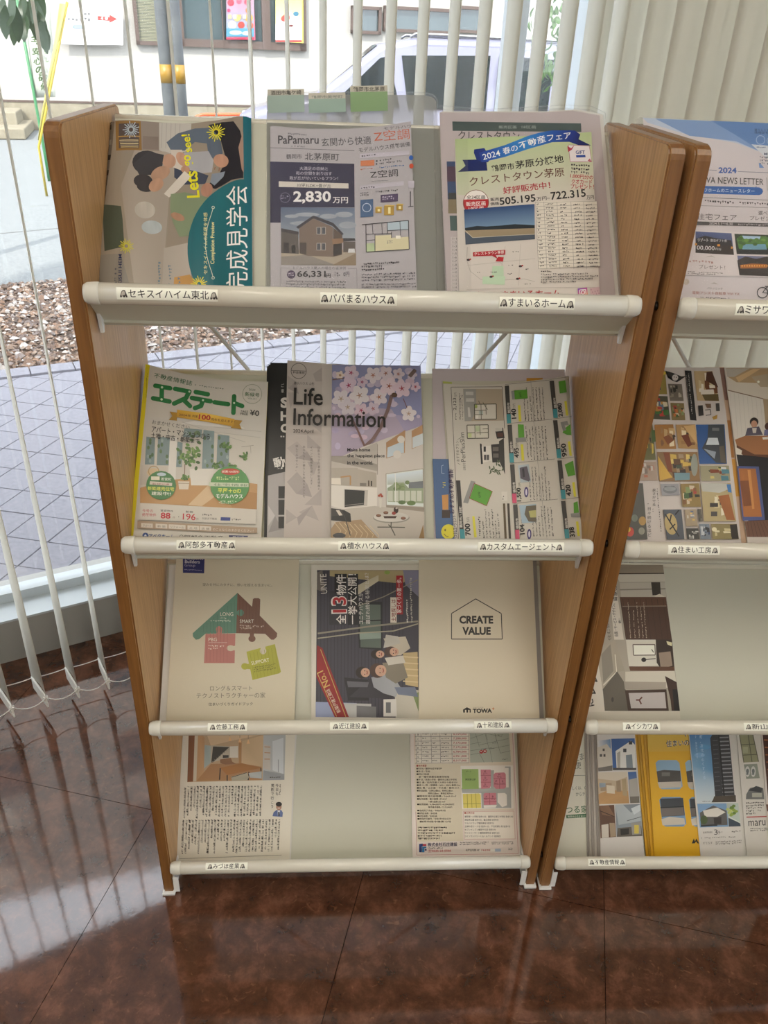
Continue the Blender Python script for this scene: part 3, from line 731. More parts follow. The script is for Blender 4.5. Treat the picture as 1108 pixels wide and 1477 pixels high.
for x, y, r, c in ((333, 4, 5, '#c8324a'), (345, 2, 4, '#e0607a'), (356, 3, 4, '#d04a60'), (358, 15, 4, '#d87a3a'), (335, 36, 6, '#e8dcc0'), (348, 36, 5, '#c84438'), (359, 26, 6, '#e0a850'), (361, 37, 5, '#d05a3a'), (330, 15, 2.5, '#c83a6a'), (342, 26, 5, '#e8c070')):
    A.ell(x, y, r, r, c, n=12)
for i in range(5): A.rect(329+i*7, 21, 334+i*7, 27, ['#e8c890', '#e0e0d0', '#d8b070', '#e8d8b8', '#c8d0b0'][i])
A.rect(326.5, 41, 366.5, 52, '#4f9ac0'); A.ell(340, 47, 9, 3, '#cfe4ec'); A.ell(356, 48, 7, 3, '#cfe4ec'); A.rect(326.5, 53.5, 366.5, 57, '#c8244a')
A = facade_art('poster', 397, -30, 436, 62, '#d8cc4a')
A.grad([(397.5, -29), (435.5, -29), (435.5, 61), (397.5, 61)], ['#e8e04a', '#e8e04a', '#f4f0d8', '#f4f0d8'])
A.poly([(397.5, 35), (410, 26), (435.5, 30), (435.5, 58), (397.5, 58)], '#f2eee6')
A.ell(412, 26, 7, 5, '#c8483c', -20); A.ell(424, 25, 6, 4, '#f0ece4'); A.ell(427, 20, 4, 3.6, '#3f7f9a'); A.ell(417, 20, 5, 3, '#e8d0c0'); A.ell(420, 37, 3, 1.6, '#7a2f30'); A.rect(397.5, 58, 435.5, 60.5, '#c03030')

# banners on poles
M['greenpole'] = mat('green_plastic_pole', '#2c6a3e', .4); M['banner_white'] = mat('white_banner_cloth', '#a9aca2', .8); M['banner_yellow'] = mat('pale_yellow_banner_cloth', '#a8a25e', .8)
def cloth(name, pts, Y, mt, parent, B):
    V = [ony(x, y, Y) - B for x, y in pts]; bm = bmesh.new()
    n = 10; L, R_ = [], []
    for i in range(n+1):
        t = i/n; a = V[0].lerp(V[3], t); b = V[1].lerp(V[2], t)
        L.append([a.lerp(b, k/4) + Vector((0, .02*math.sin(6*t+k), 0)) for k in range(5)])
    G = [[bm.verts.new(p) for p in r] for r in L]
    for i in range(n):
        for k in range(4): bm.faces.new((G[i][k], G[i+1][k], G[i+1][k+1], G[i][k+1]))
    o = obj(name, bm, mt, parent, True); md = o.modifiers.new('t', 'SOLIDIFY'); md.thickness = .003; return o
Y1 = 9.0; pA, pB = ony(36, 60, Y1), ony(55.5, 165, Y1); B = Vector((pB.x, Y1, GZ))
bn1 = tag(empty('banner_flag', B), 'white vertical banner with green lettering on a green pole', 'banner')
top = pA + (pA-pB).normalized()*.9
bm = bmesh.new(); tube(bm, [Vector((0, 0, 0)), Vector((0, 0, .3)), top-B], .016, 8); obj('pole', bm, M['greenpole'], bn1, True)
cloth('cloth', [(30, -6), (72, -6), (80, 140), (52, 141)], Y1+.03, M['banner_white'], bn1, B)
A = plane_art(bn1, Y1-.03); A.base = B
for ch, x, y in (('安', 41, 42), ('全', 44, 60), ('・', 47, 68), ('安', 46, 79), ('心', 48, 93), ('の', 51, 106), ('研', 55, 118), ('修', 58, 130)): A.txt(ch, x, y, x+12, y+1, 11, '#35560e', .05, ch == '・')
for ch, x, y in (('く', 62, 66), ('ら', 63, 78), ('し', 65, 90)): A.txt(ch, x, y, x+6, y, 8, '#4c7a28', .03, True)
Y2 = 8.0; pA, pB = ony(90, 8, Y2), ony(58, 190, Y2); B = Vector((pB.x, Y2, GZ))
bn2 = tag(empty('banner_flag', B), 'narrow pale yellow banner leaning behind the left side of the rack', 'banner')
cloth('cloth', [(86, 5), (96, 6), (60, 202), (55, 202)], Y2, M['banner_yellow'], bn2, B)
a_, b_ = ony(97, 3, Y2)-B, ony(56, 212, Y2)-B
bm = bmesh.new(); tube(bm, [Vector((b_.x, 0, .0)), Vector((b_.x, 0, max(.05, b_.z))), a_], .013, 8); obj('pole', bm, mat('yellow_plastic_pole', '#9c8a28', .4), bn2, True)

# car
M['carpaint'] = mat('pale_lilac_silver_car_paint', (.17, .17, .24), .3, .2, coat=.6); M['tyre'] = mat('tyre_rubber', '#1b1b1c', .8); M['carglass'] = mat('tinted_car_glass', '#1a2226', .05, spec=.9); M['chrome'] = mat('alloy_wheel', '#a8aaac', .25, 1.)
carY = 7.6; cx0 = ony(444, 138, carY).x
car = tag(empty('car', (cx0-.75, carY, GZ)), 'pale lilac silver minivan parked across the road', 'car'); car.scale = (1, 1, .925)
prof = [(.02, .32), (0, .62), (.10, .92), (.62, 1.06), (.80, 1.10), (1.42, 1.60), (1.75, 1.665), (2.6, 1.68), (3.55, 1.64), (3.78, 1.50), (3.92, 1.05), (3.95, .5), (3.90, .30)]
bm = bmesh.new(); prism(bm, prof, 0, 1.5, 'Y')
es = [e for e in bm.edges if abs(e.verts[0].co.y-e.verts[1].co.y) < 1e-6]
bmesh.ops.bevel(bm, geom=es, offset=.07, segments=3, affect='EDGES'); body = obj('body', bm, M['carpaint'], car)
for f in body.data.polygons: f.use_smooth = True
def cpan(name, pts, mt, y0=-.012, y1=.02):
    bm = bmesh.new(); prism(bm, pts, y0, y1, 'Y'); bmesh.ops.bevel(bm, geom=bm.edges[:], offset=.004, segments=1, affect='EDGES'); return obj(name, bm, mt, car)
cpan('side_window', [(.98, 1.05), (1.42, 1.48), (1.50, 1.50), (1.62, 1.05)], M['carglass'])
cpan('side_window', [(1.70, 1.04), (1.62, 1.51), (2.45, 1.54), (2.45, 1.04)], M['carglass'])
cpan('side_window', [(2.53, 1.04), (2.53, 1.54), (3.05, 1.53), (3.05, 1.04)], M['carglass'])
cpan('side_window', [(3.12, 1.04), (3.12, 1.53), (3.52, 1.49), (3.66, 1.06)], M['carglass'])
cpan('side_trim', [(.3, .38), (.3, .46), (3.8, .46), (3.8, .38)], M['tyre'], -.02, 0)
cpan('door_handle', [(2.25, .93), (2.25, .96), (2.42, .96), (2.42, .93)], M['chrome'], -.03, 0)
bm = bmesh.new(); prism(bm, [(.86, 1.12), (1.40, 1.575), (1.39, 1.59), (.845, 1.135)], .14, 1.36, 'Y'); obj('windshield', bm, M['carglass'], car)
for y in (.08, 1.42):
    bm = bmesh.new(); tube(bm, [(1.7, y, 1.67), (1.75, y, 1.70), (3.4, y, 1.69), (3.45, y, 1.655)], .016, 8); obj('roof_rail', bm, M['chrome'], car, True)
bm = bmesh.new(); box(bm, (1.02, -.10, 1.08), (.12, .16, .13), bev=.03); obj('door_mirror', bm, M['carpaint'], car)
for x in (.72, 3.25):
    for y in (.0, 1.5):
        bm = bmesh.new(); bmesh.ops.create_cone(bm, cap_ends=True, segments=28, radius1=.31, radius2=.31, depth=.2, matrix=Matrix.Translation((x, y, .31)) @ Matrix.Rotation(math.pi/2, 4, 'X')); wo = obj('wheel', bm, M['tyre'], car)
        bm = bmesh.new(); bmesh.ops.create_cone(bm, cap_ends=True, segments=20, radius1=.2, radius2=.2, depth=.215, matrix=Matrix.Translation((x, y, .31)) @ Matrix.Rotation(math.pi/2, 4, 'X')); obj('wheel_cover', bm, M['chrome'], wo)
for y in (.2, 1.3): bm = bmesh.new(); box(bm, (.06, y, .80), (.14, .26, .16), bev=.03); obj('headlamp', bm, M['chrome'], car)

# trees
def leaf_mesh(L, Wd):
    V = []; F = []; n = 5
    for i in range(n+1):
        t = i/n; w = Wd*math.sin(math.pi*min(1, t*.93+.05))**.8*.5
        z = -L*t; d = .12*L*math.sin(math.pi*t)
        V += [(-w, d*.6+w*.25, z), (0, d, z), (w, d*.6+w*.25, z)]
    for i in range(n):
        o = i*3; F += [(o, o+3, o+4, o+1), (o+1, o+4, o+5, o+2)]
    return V, F
def leaf_material(name, c):
    m = mat(name, c, .4); b = m.node_tree.nodes['Principled BSDF']; o = m.node_tree.nodes['Material Output']; t = nd(m, 'ShaderNodeBsdfTranslucent'); t.inputs[0].default_value = (*hx(c, 1.3), 1)
    mx = nd(m, 'ShaderNodeMixShader'); mx.inputs[0].default_value = .35; lk(m, b.outputs[0], mx.inputs[1]); lk(m, t.outputs[0], mx.inputs[2]); lk(m, mx.outputs[0], o.inputs[0]); return m
M['leaf'] = leaf_material('broad_green_leaf', '#2b4026'); M['leaf2'] = leaf_material('bright_green_leaf', '#4c7030'); M['bark'] = noise_mat('bark', '#5a4c3e', '#7a6a58', 20, .9, bump=.4)
Yt = 4.4; q = ony(20, 10, Yt); B = Vector((q.x-1.1, Yt+.3, GZ))
tr = tag(empty('tree', B), 'broad leaved tree, its dark leaves drooping at the top left', 'tree')
bm = bmesh.new(); tp = q - B + Vector((0, 0, .55)); tube(bm, [(0, 0, 0), (.02, 0, 1.0), (-.02, .03, 2.2), (.0, 0, 3.2)], [.06, .05, .045, .03], 10); tube(bm, [(-.01, .02, 1.75), (.35, -.1, 2.05), tp*.7+Vector((.1, 0, .65)), tp+Vector((0, 0, -.1)), tp+Vector((.25, 0, -.12))], [.025, .02, .014, .01, .005], 6)
obj('trunk', bm, M['bark'], tr, True)
V, F = leaf_mesh(.15, .055); me = bpy.data.meshes.new('leaf'); me.from_pydata(V, [], F); me.materials.append(M['leaf']); me.polygons.foreach_set('use_smooth', [True]*len(F))
rl = random.Random(4)
for (px, py, rot) in [(4, -5, 8), (8, 8, 12), (2, 2, -14), (15, -10, 2), (20, 5, -8), (24, 12, 6), (28, 18, -4), (32, -6, 10), (36, 8, -6), (40, 2, 14), (44, 22, -12), (48, 26, -25), (42, -12, 6), (50, -2, -14), (46, 10, -30), (55, 28, -10), (34, 20, -35), (12, -20, 5), (27, -22, -5), (52, -20, -8), (60, 30, 4), (18, 20, 10)]:
    p = ony(px, py, Yt + rl.uniform(-.15, .15)) - B
    o = bpy.data.objects.new('leaf', me); COL.objects.link(o); o.parent = tr; o.location = p; o.rotation_euler = (math.radians(rl.uniform(-25, 20)), math.radians(rot), rl.uniform(-.8, .8)); s = rl.uniform(.8, 1.15); o.scale = (s, s, s)
def crown(name, B, c, R, n, L, label, seed=1, h=3.0, mt='leaf2'):
    t = tag(empty(name, B), label, 'tree'); bm = bmesh.new(); tube(bm, [(0, 0, 0), (.03, 0, h*.4), (0, .02, h*.8)], [.10, .07, .04], 8); obj('trunk', bm, M['bark'], t, True)
    r = random.Random(seed); V0, F0 = leaf_mesh(L, L*.5); V = []; F = []
    for k in range(n):
        d = Vector((r.gauss(0, 1), r.gauss(0, 1), r.gauss(0, 1))).normalized()*(r.random()**.4); p = Vector((c[0]+d.x*R[0], c[1]+d.y*R[1], c[2]+d.z*R[2]))
        Rm = Matrix.Rotation(r.uniform(0, 6.28), 3, 'Z') @ Matrix.Rotation(r.uniform(-1.2, 1.2), 3, 'X'); o = len(V)
        V += [tuple(Rm @ Vector(v) + p) for v in V0]; F += [tuple(o+i for i in f) for f in F0]
    tag(obj('foliage', (V, [], F), M[mt], t), kind='stuff'); return t
q = ony(835, 40, 6.3)
crown('tree', Vector((q.x+.35, 6.3, GZ)), (0, 0, q.z+.35), (.8, .6, 1.1), 2600, .075, 'leafy green tree seen between the slats at the right', 5)

# ================================================================== DOCUMENTS
def c_(x, y, w): return (x, y, w/1108)
C5, C6, C7, C8 = c_(130, 150, 270), c_(360, 110, 280), c_(620, 140, 300), c_(860, 150, 248)
E1, E2, E3, E4 = c_(170, 510, 240), c_(370, 510, 270), c_(600, 510, 260), c_(860, 510, 248)
E5, E6, E7, E8 = c_(200, 780, 260), c_(430, 780, 390), c_(780, 790, 328), c_(210, 1030, 290)
F1, F2 = c_(560, 1030, 260), c_(780, 1030, 328)
def outline(sf, crop, h, pts, drop=True, bmin=.004):
    uv = [sf.inv(crop[0]+x*crop[2], crop[1]+y*crop[2], h) for x, y in pts]
    if drop:        # the last two corners stand on the tray behind the rail
        TL, TR, BR, BL = uv[0], uv[-3], uv[-2], uv[-1]
        def ext(T, B): t = (bmin-T[1])/(B[1]-T[1]); return (T[0]+(B[0]-T[0])*t, bmin)
        uv[-2], uv[-1] = ext(TR, BR), ext(TL, BL)
    return uv
def doc(name, label, cat, sf, crop, h0, th, pts, body='paper', prt='print', col=None, group=None, drop=True, bmin=.004, art=True, smooth=True):
    h = h0+th; uv = outline(sf, crop, h, pts, drop, bmin)
    cx = sum(a for a, b in uv)/len(uv); B = sf.P(cx, bmin, h0)
    bm = bmesh.new(); A0 = [bm.verts.new((a, b, h0)) for a, b in uv]; A1 = [bm.verts.new((a, b, h)) for a, b in uv]
    bm.faces.new(A0); bm.faces.new(list(reversed(A1))); n = len(uv)
    for i in range(n): bm.faces.new((A0[i], A0[(i+1) % n], A1[(i+1) % n], A1[i]))
    bmesh.ops.recalc_face_normals(bm, faces=bm.faces[:])
    if sf.bend:
        a0, a1 = min(u[0] for u in uv), max(u[0] for u in uv)
        for k in range(math.ceil(a0/Surf.KN), math.floor(a1/Surf.KN)+1): bmesh.ops.bisect_plane(bm, geom=bm.verts[:]+bm.edges[:]+bm.faces[:], plane_co=(k*Surf.KN, 0, 0), plane_no=(1, 0, 0), dist=1e-8)
    for v in bm.verts: v.co = sf.P(*v.co) - B
    bmesh.ops.recalc_face_normals(bm, faces=bm.faces[:])
    o = obj(name, bm, M[body]); o.location = B; tag(o, label, cat, group)
    if not art: return o
    A = Art(sf, h+.00005, crop, GAIN, o, B, prt)
    if col: A.raw(uv, [tuple(range(n))], [hx(col, GAIN)]*n)
    A.uv = uv; return A
S1, S2 = rack.surfs, rack2.surfs
def bent(sf, fn): return Surf(sf.O, sf.X, sf.V, sf.N, fn)

# ---------- top shelf: house viewing magazine, sideways
def m1b(a, b): return .007*math.exp(-((a-.168)/.022)**2) + .004*math.exp(-((a-.02)/.03)**2) + .003*math.sin(a*30)
sf = bent(S1[3], m1b); PT = [(150, 110), (300, 116), (480, 122), (600, 116), (700, 98), (800, 86), (900, 84), (955, 95), (962, 1105), (60, 1075)]
for k in range(2):
    PB = [(x-14+k*6-(16 if i in (0,) else 0), y+6-k*2) for i, (x, y) in enumerate(PT)]; PB[-1] = (38+k*8, 1080)
    A = doc('magazine', ['back copy of the teal sideways magazine, showing a dark strip at its left', 'middle copy of the teal sideways magazine, just behind the front one'][k], 'magazine', bent(S1[3], m1b), C5, .0002+.0022*k, .002, PB, 'paper', 'print_gloss', '#6f665c', 'teal magazines')
    for i in range(9): A.rect(60+i*4, 130+i*90, 130, 160+i*90, ['#3f352c', '#8c8478', '#2f2a26'][i % 3])
A = doc('magazine', 'glossy sideways magazine with a big teal circle, left end of the top shelf', 'magazine', sf, C5, .0048, .0022, PT, 'paper', 'print_gloss', '#8f8375', 'teal magazines')
A.poly([(155, 115), (560, 121), (600, 300), (480, 560), (430, 1080), (60, 1078), (75, 700)], '#94897b')
A.poly([(75, 600), (190, 620), (200, 700), (210, 860), (90, 880)], '#4c5548'); A.poly([(60, 900), (190, 900), (240, 1080), (58, 1078)], '#8b857c')
A.poly([(155, 115), (305, 118), (312, 290), (160, 290)], '#8b6a3c'); A.rect(176, 132, 296, 278, '#5a4e4a'); A.rect(170, 205, 300, 212, '#a9864f')
for i in range(5): A.rect(180+i*2, 228+i*10, 292, 234+i*10, ['#b9a984', '#8f8470', '#c9b98f', '#9a8c78', '#b5a070'][i])
A.poly([(306, 118), (412, 121), (412, 285), (312, 285)], '#857b72'); A.rect(318, 205, 408, 280, '#7d7068')
A.poly([(412, 121), (600, 118), (590, 280), (470, 300), (412, 285)], '#b4afa8')
for i in range(5): A.line([(430+i*26, 122), (424+i*26, 270)], 4, '#a29d97')
A.poly([(270, 290), (450, 290), (560, 330), (470, 560), (430, 1070), (265, 1070), (190, 500)], '#a1968a')
A.poly([(455, 235), (520, 180), (620, 145), (720, 135), (770, 200), (785, 290), (745, 330), (700, 300), (690, 230), (620, 225), (560, 280), (480, 280)], '#57616f')
A.poly([(700, 120), (780, 105), (850, 110), (890, 170), (912, 260), (908, 450), (840, 455), (740, 500), (690, 480), (760, 420), (805, 330), (770, 200)], '#1f1d24')
A.poly([(555, 290), (700, 275), (730, 330), (720, 400), (640, 410), (560, 385)], '#a3a2a6')
A.poly([(500, 380), (640, 400), (700, 420), (680, 470), (560, 480), (500, 440)], '#3c4252')
A.poly([(480, 278), (545, 275), (560, 330), (550, 400), (490, 380)], '#c2b8ae')
A.ell(470, 345, 40, 42, '#b08a74'); A.ell(545, 330, 45, 30, '#b88f78', 60); A.ell(565, 390, 26, 22, '#b08870')
A.ell(345, 362, 88, 72, '#3b393b'); A.poly([(262, 370), (350, 295), (440, 310), (430, 370), (380, 420), (300, 440)], '#3e3c3f'); A.ell(320, 470, 55, 40, '#3a3637'); A.ell(335, 500, 52, 34, '#3c3839')
A.ell(420, 420, 60, 38, '#ab8871', -30); A.ell(395, 490, 48, 34, '#b38d74', -40)
A.poly([(560, 400), (600, 430), (520, 520), (470, 560), (440, 540), (500, 470)], '#cbc3b8')
A.ell(775, 335, 48, 38, '#b48a74', 30); A.line([(740, 370), (735, 385)], 5, '#8c6450'); A.line([(765, 375), (762, 395)], 5, '#8c6450'); A.poly([(720, 410), (800, 400), (790, 430), (735, 480), (710, 460)], '#7f8794'); A.ell(690, 505, 34, 42, '#a57a66', 20)
A.poly([(480, 540), (560, 525), (700, 550), (700, 600), (640, 690), (600, 780), (530, 790), (490, 700), (475, 620)], '#7f8c6e'); A.ell(520, 672, 42, 22, '#a57e66', 20)
A.ell(330, 640, 60, 50, '#b3aca2'); A.ell(370, 740, 60, 40, '#a9b0b2')
A.poly([(440, 860), (590, 820), (600, 1080), (430, 1080)], '#a89e93'); A.poly([(500, 1030), (590, 1010), (640, 1085), (495, 1085)], '#b98a4a')
A.poly([(905, 185), (930, 175), (930, 455), (900, 400), (880, 270)], '#9d8070'); A.rect(908, 88, 930, 180, '#3a352f')
P = [(905, 458)] + [(912-335*math.cos(math.radians(t))*1.0, 860-402*math.sin(math.radians(t))) for t in range(86, -34, -6)] + [(700, 1100), (962, 1105), (958, 458)]
A.poly(P, '#1a626b'); A.poly([(908, 86), (956, 95), (962, 1105), (920, 1105)], '#185c68')
A.txt('完成見学会', 938, 1122, 934, 495, 132, '#e9ece6'); A.txt('Completion Preview', 742, 945, 742, 695, 30, '#e6e2a0', .01); A.txt('セキスイハイムの新居を体感', 694, 1005, 694, 640, 24, '#e6e2a0')
A.line([(728, 1025)]+[(728-46*math.sin(math.radians(t)), 1018-t*2.22) for t in range(10, 175, 12)]+[(728, 612)], 3, '#d8dcc8'); A.ring(728, 1027, 8, 3, '#d8dcc8', 10); A.ring(728, 610, 8, 3, '#d8dcc8', 10)
A.txt('Lets', 650, 552, 634, 395, 75, '#d6cf28', .02); A.txt('go', 622, 365, 612, 300, 58, '#d6cf28', .02); A.txt('see!', 606, 285, 590, 180, 50, '#d6cf28', .02)
A.burst(745, 165, 56, '#d8cf3a'); A.burst(250, 172, 50, '#aeb8c0'); A.burst(222, 857, 44, '#c4bd3c'); A.burst(645, 1065, 50, '#d8cf3a')
A.txt('KISUI HEIM', 196, 1085, 196, 905, 20, '#2c3354', .01)
for x in (405, 465, 520): A.greek((x, 1080), (x, 930), (x+26, 1080), 1, '#6c7a84', .8, 18)
A.greek((150, 1075), (150, 920), (170, 1075), 1, '#5a5a60', .8, 13)

# ---------- top shelf: flyer in a milky folder
A = doc('flyer', 'grey and navy house price flyer in the middle of the top shelf', 'flyer', S1[3], C6, .003, .0008, [(118, 290), (130, 283), (330, 300), (560, 300), (760, 285), (920, 256), (957, 1245), (120, 1240)], 'paper', 'print_matt', '#aeaab0')
A.txt('PaPamaru', 163, 386, 395, 386, 48, '#34323a', .015); A.greek((220, 322), (335, 328), (220, 340), 1, '#6a6870', .9, 9); A.greek((238, 395), (325, 397), (238, 408), 1, '#5a5860', .9, 9)
A.txt('玄関から快適', 412, 402, 695, 388, 48, '#3c3a40', .008); A.txt('Z空調', 712, 374, 915, 358, 60, '#c0572e', -.004); A.txt('モデルハウ', 768, 308, 925, 292, 18, '#444248')
A.txt('モデルハウス搭載装備', 625, 436, 918, 400, 27, '#3c3a40', .008); A.line([(120, 408), (598, 425)], 3, '#5a5860'); A.txt('鶴岡市', 210, 472, 298, 472, 28, '#34323a', .01); A.txt('北茅原町', 315, 480, 512, 482, 42, '#34323a', .012)
A.poly([(118, 487), (598, 500), (600, 750), (178, 748), (178, 836), (118, 836)], '#262445')
A.txt('大満足の収納と', 285, 536, 448, 538, 20, '#c9c4d4'); A.txt('和の空間を創り出す', 265, 563, 470, 566, 20, '#c9c4d4'); A.txt('我が丘が付いているプラン！', 228, 591, 505, 594, 20, '#c9c4d4')
A.poly([(167, 600), (565, 612), (565, 641), (167, 632)], '#cfc9c2'); A.txt('33坪3LDK+畳が丘', 270, 632, 465, 637, 21, '#3a3742', .012)
A.ring(203, 693, 28, 2, '#8a86a0', 20); A.greek((180, 680), (228, 680), (180, 706), 2, '#9a96b0', .9, 11); A.txt('2,830', 250, 728, 465, 728, 72, '#e8e6ea', .03); A.txt('万円', 475, 726, 562, 726, 36, '#e8e6ea', .025)
A.grad([(178, 748), (600, 752), (604, 930), (180, 930)], ['#51607c', '#61708a', '#9aa2ac', '#8d97a4'])
for x, y, rx, ry in ((330, 790, 70, 12), (450, 800, 50, 14), (540, 790, 50, 16), (240, 800, 40, 10), (560, 850, 50, 20), (300, 840, 70, 12)): A.ell(x, y, rx, ry, '#9aa0ac')
A.poly([(180, 990), (606, 990), (608, 1080), (180, 1078)], '#a39788'); A.poly([(180, 1030), (330, 1020), (500, 1080), (180, 1078)], '#8c8580'); A.poly([(470, 1080), (608, 1010), (608, 1080)], '#8b7a66')
A.poly([(180, 872), (278, 890), (282, 1015), (180, 1010)], '#554e4c'); A.poly([(180, 868), (280, 888), (280, 905), (180, 888)], '#37353a'); A.rect(195, 950, 225, 1010, '#2f2c2e'); A.rect(240, 965, 262, 1010, '#1f1e20')
A.poly([(530, 925), (600, 925), (606, 940), (530, 945)], '#3a3a40'); A.rect(535, 945, 604, 1005, '#5c5450'); A.poly([(565, 985), (600, 985), (602, 1008), (562, 1008)], '#d0d0d4')
A.poly([(283, 866), (365, 812), (476, 862), (478, 1032), (330, 1026), (285, 1012)], '#78685e'); A.poly([(478, 866), (530, 905), (528, 1020), (478, 1032)], '#61524a')
A.poly([(470, 930), (535, 925), (535, 950), (475, 965)], '#8a6c54'); A.poly([(478, 960), (526, 955), (526, 1015), (478, 1028)], '#332d2e'); A.poly([(266, 862), (364, 796), (478, 838), (538, 902), (528, 908), (474, 856), (365, 812), (278, 872)], '#393842')
for x, y in ((385, 864), (413, 864), (385, 955), (413, 955)): A.rect(x-2, y-2, x+22, y+40, '#c4beb8'); A.rect(x, y, x+20, y+38, '#4f5058')
A.poly([(285, 950), (325, 950), (325, 1020), (285, 1010)], '#4c4340')
A.line([(178, 1095), (612, 1098), (614, 1222), (178, 1218)], 2.5, '#8f8b90', True); A.poly([(230, 1085), (560, 1087), (560, 1106), (230, 1104)], '#aeaab0'); A.txt('モデルハウス購入の場合の返済例', 245, 1103, 550, 1105, 17, '#4c4a50'); A.ell(238, 1133, 24, 24, '#4a3d58'); A.greek((222, 1122), (256, 1122), (222, 1146), 2, '#cfc8d8', 1, 11)
A.txt('66,331', 272, 1152, 435, 1152, 40, '#2c2a30', .02); A.txt('円', 438, 1152, 463, 1152, 24, '#2c2a30', .01); A.greek((485, 1118), (525, 1118), (485, 1148), 2, '#77747a', 1, 12); A.txt('0円', 537, 1145, 570, 1143, 26, '#2c2a30')
A.greek((210, 1165), (560, 1170), (210, 1215), 3, '#6a686e', .9, 9); A.greek((125, 1228), (950, 1215), (125, 1242), 1, '#6a686e', .9, 11)
A.poly([(630, 445), (912, 425), (912, 450), (630, 470)], '#b9b4c0'); A.greek((640, 452), (770, 440), (640, 468), 1, '#5a5860', .95, 14); A.poly([(634, 484), (712, 480), (712, 512), (634, 515)], '#c87850'); A.greek((722, 478), (880, 462), (722, 512), 2, '#4c4a50', .9, 10)
A.txt('Z空調', 690, 584, 848, 573, 42, '#3a383e', -.004); A.greek((690, 600), (850, 590), (690, 608), 1, '#77747a', .9, 8); A.greek((634, 530), (720, 522), (634, 540), 1, '#c06a4a', .9, 10); A.greek((730, 520), (895, 505), (730, 532), 1, '#3a68a8', .9, 11)
A.poly([(630, 625), (880, 600), (880, 625), (630, 650)], '#b9b4c0'); A.greek((636, 635), (720, 628), (636, 650), 1, '#5a5860', .95, 14); A.greek((632, 665), (690, 660), (632, 690), 2, '#4c4a50', .9, 10); A.greek((720, 655), (850, 645), (720, 672), 1, '#4c4a50', .9, 10)
A.poly([(633, 708), (706, 703), (706, 803), (633, 808)], '#41618a'); A.ring(669, 752, 24, 4, '#b8c4d8', 16); A.poly([(748, 680), (847, 672), (847, 716), (748, 723)], '#4c3c60'); A.greek((758, 688), (838, 682), (758, 712), 2, '#c0b8cc', .9, 12)
for x0, y0, x1, y1 in ((718, 752, 760, 782), (768, 742, 830, 795), (838, 735, 880, 768)): A.poly([(x0, y0), (x0+8, y0-6), (x1, y0-4), (x1-6, y0+6)], '#d0b46a'); A.rect(x0, y0, x1-6, y1, '#a88a44'); A.rect((x0+x1)/2-8, y0+8, (x0+x1)/2+6, y1-8, '#e0d4a0')
A.ell(922, 468, 12, 14, '#2c5aa8'); A.ell(924, 515, 12, 14, '#b84a30'); A.rect(905, 600, 940, 640, '#b9b4c0'); A.line([(918, 660), (918, 745)], 5, '#3a383e'); A.line([(905, 748), (935, 744)], 4, '#3a383e')
A.poly([(715, 912), (810, 908), (810, 925), (910, 918), (911, 990), (716, 1003)], '#c9c2a2'); A.poly([(667, 957), (712, 955), (714, 1002), (667, 1006)], '#a9b894'); A.poly([(785, 835), (905, 826), (905, 880), (788, 884)], '#a8b8c4')
A.line([(642, 850), (907, 826), (911, 990), (666, 1006), (664, 850)], 4, '#3c3a40'); A.lines([((700, 845), (705, 905)), ((664, 905), (810, 900)), ((755, 843), (757, 905)), ((785, 838), (788, 900)), ((788, 884), (905, 876)), ((858, 830), (862, 918)), ((716, 905), (716, 1003)), ((810, 890), (810, 926)), ((664, 940), (716, 936))], 3, '#4c4a50')
A.rect(835, 912, 862, 930, '#e0dcd0'); A.greek((785, 940), (822, 938), (785, 960), 2, '#77747a', .9, 9); A.greek((640, 1068), (870, 1058), (640, 1118), 3, '#3a383e', .95, 11); A.greek((640, 1130), (952, 1120), (640, 1178), 3, '#5a5860', .92, 9); A.greek((640, 1186), (952, 1180), (640, 1218), 2, '#6a686e', .92, 8)

def sleeve(label, sf, crop, h, pts, mt, back_h=.0006):
    uv = outline(sf, crop, h, pts); cx = sum(a for a, b in uv)/len(uv); B = sf.P(cx, .004, h); bm = bmesh.new(); n = len(uv)
    for hh in (h, back_h):
        A0 = [bm.verts.new(sf.P(a, b, hh)-B) for a, b in uv]; f = bm.faces.new(A0)
        if f.normal.dot(sf.N) < 0: f.normal_flip()
    bm.faces.ensure_lookup_table(); bm.faces[1].material_index = 1; o = obj('clear_folder', bm, [M[mt], M[mt+'_back']]); o.location = B; tag(o, label, 'folder'); return o, B, uv
sl, B, uv = sleeve('milky clear plastic folder with three index tabs around the navy price flyer', S1[3], C6, .0048, [(98, 105), (105, 95), (600, 92), (1000, 95), (1050, 108), (1068, 130), (1130, 1250), (95, 1245)], 'sleeve')
bm = bmesh.new(); e0 = S1[3]; pts = [(95, 1245), (98, 105), (140, 93), (600, 90), (1000, 93), (1050, 106), (1072, 135), (1125, 1240)]
tube(bm, [e0.P(*S1[3].inv(C6[0]+x*C6[2], C6[1]+y*C6[2], .0052), .0052)-B for x, y in pts], .0006, 5); obj('welded_seam', bm, M['clear'], sl, True)
for x0, y0, x1, y1, t, c in ((103, 72, 314, 210, '酒田市亀ケ崎', '#8fa098'), (336, 92, 550, 210, '鶴岡市美咲町', '#8fa49a'), (574, 52, 790, 203, '鶴岡市北茅原', '#7f9a72')):
    z = Art(S1[3], .0056, C6, 1.2, sl, B, 'print', 'index_tab'); z.poly([(x0, y0+4), (x1-3, y0), (x1, y1-7), (x0+3, y1)], c); z.poly([(x0, y0+4), (x1-3, y0), (x1-2, y0+34), (x0+1, y0+38)], '#b4b0a4'); z.txt(t, x0+18, y0+36, x1-18, y0+32, 26 if x0 != 336 else 18, '#1d1b19' if x0 != 336 else '#6a726c', .02)

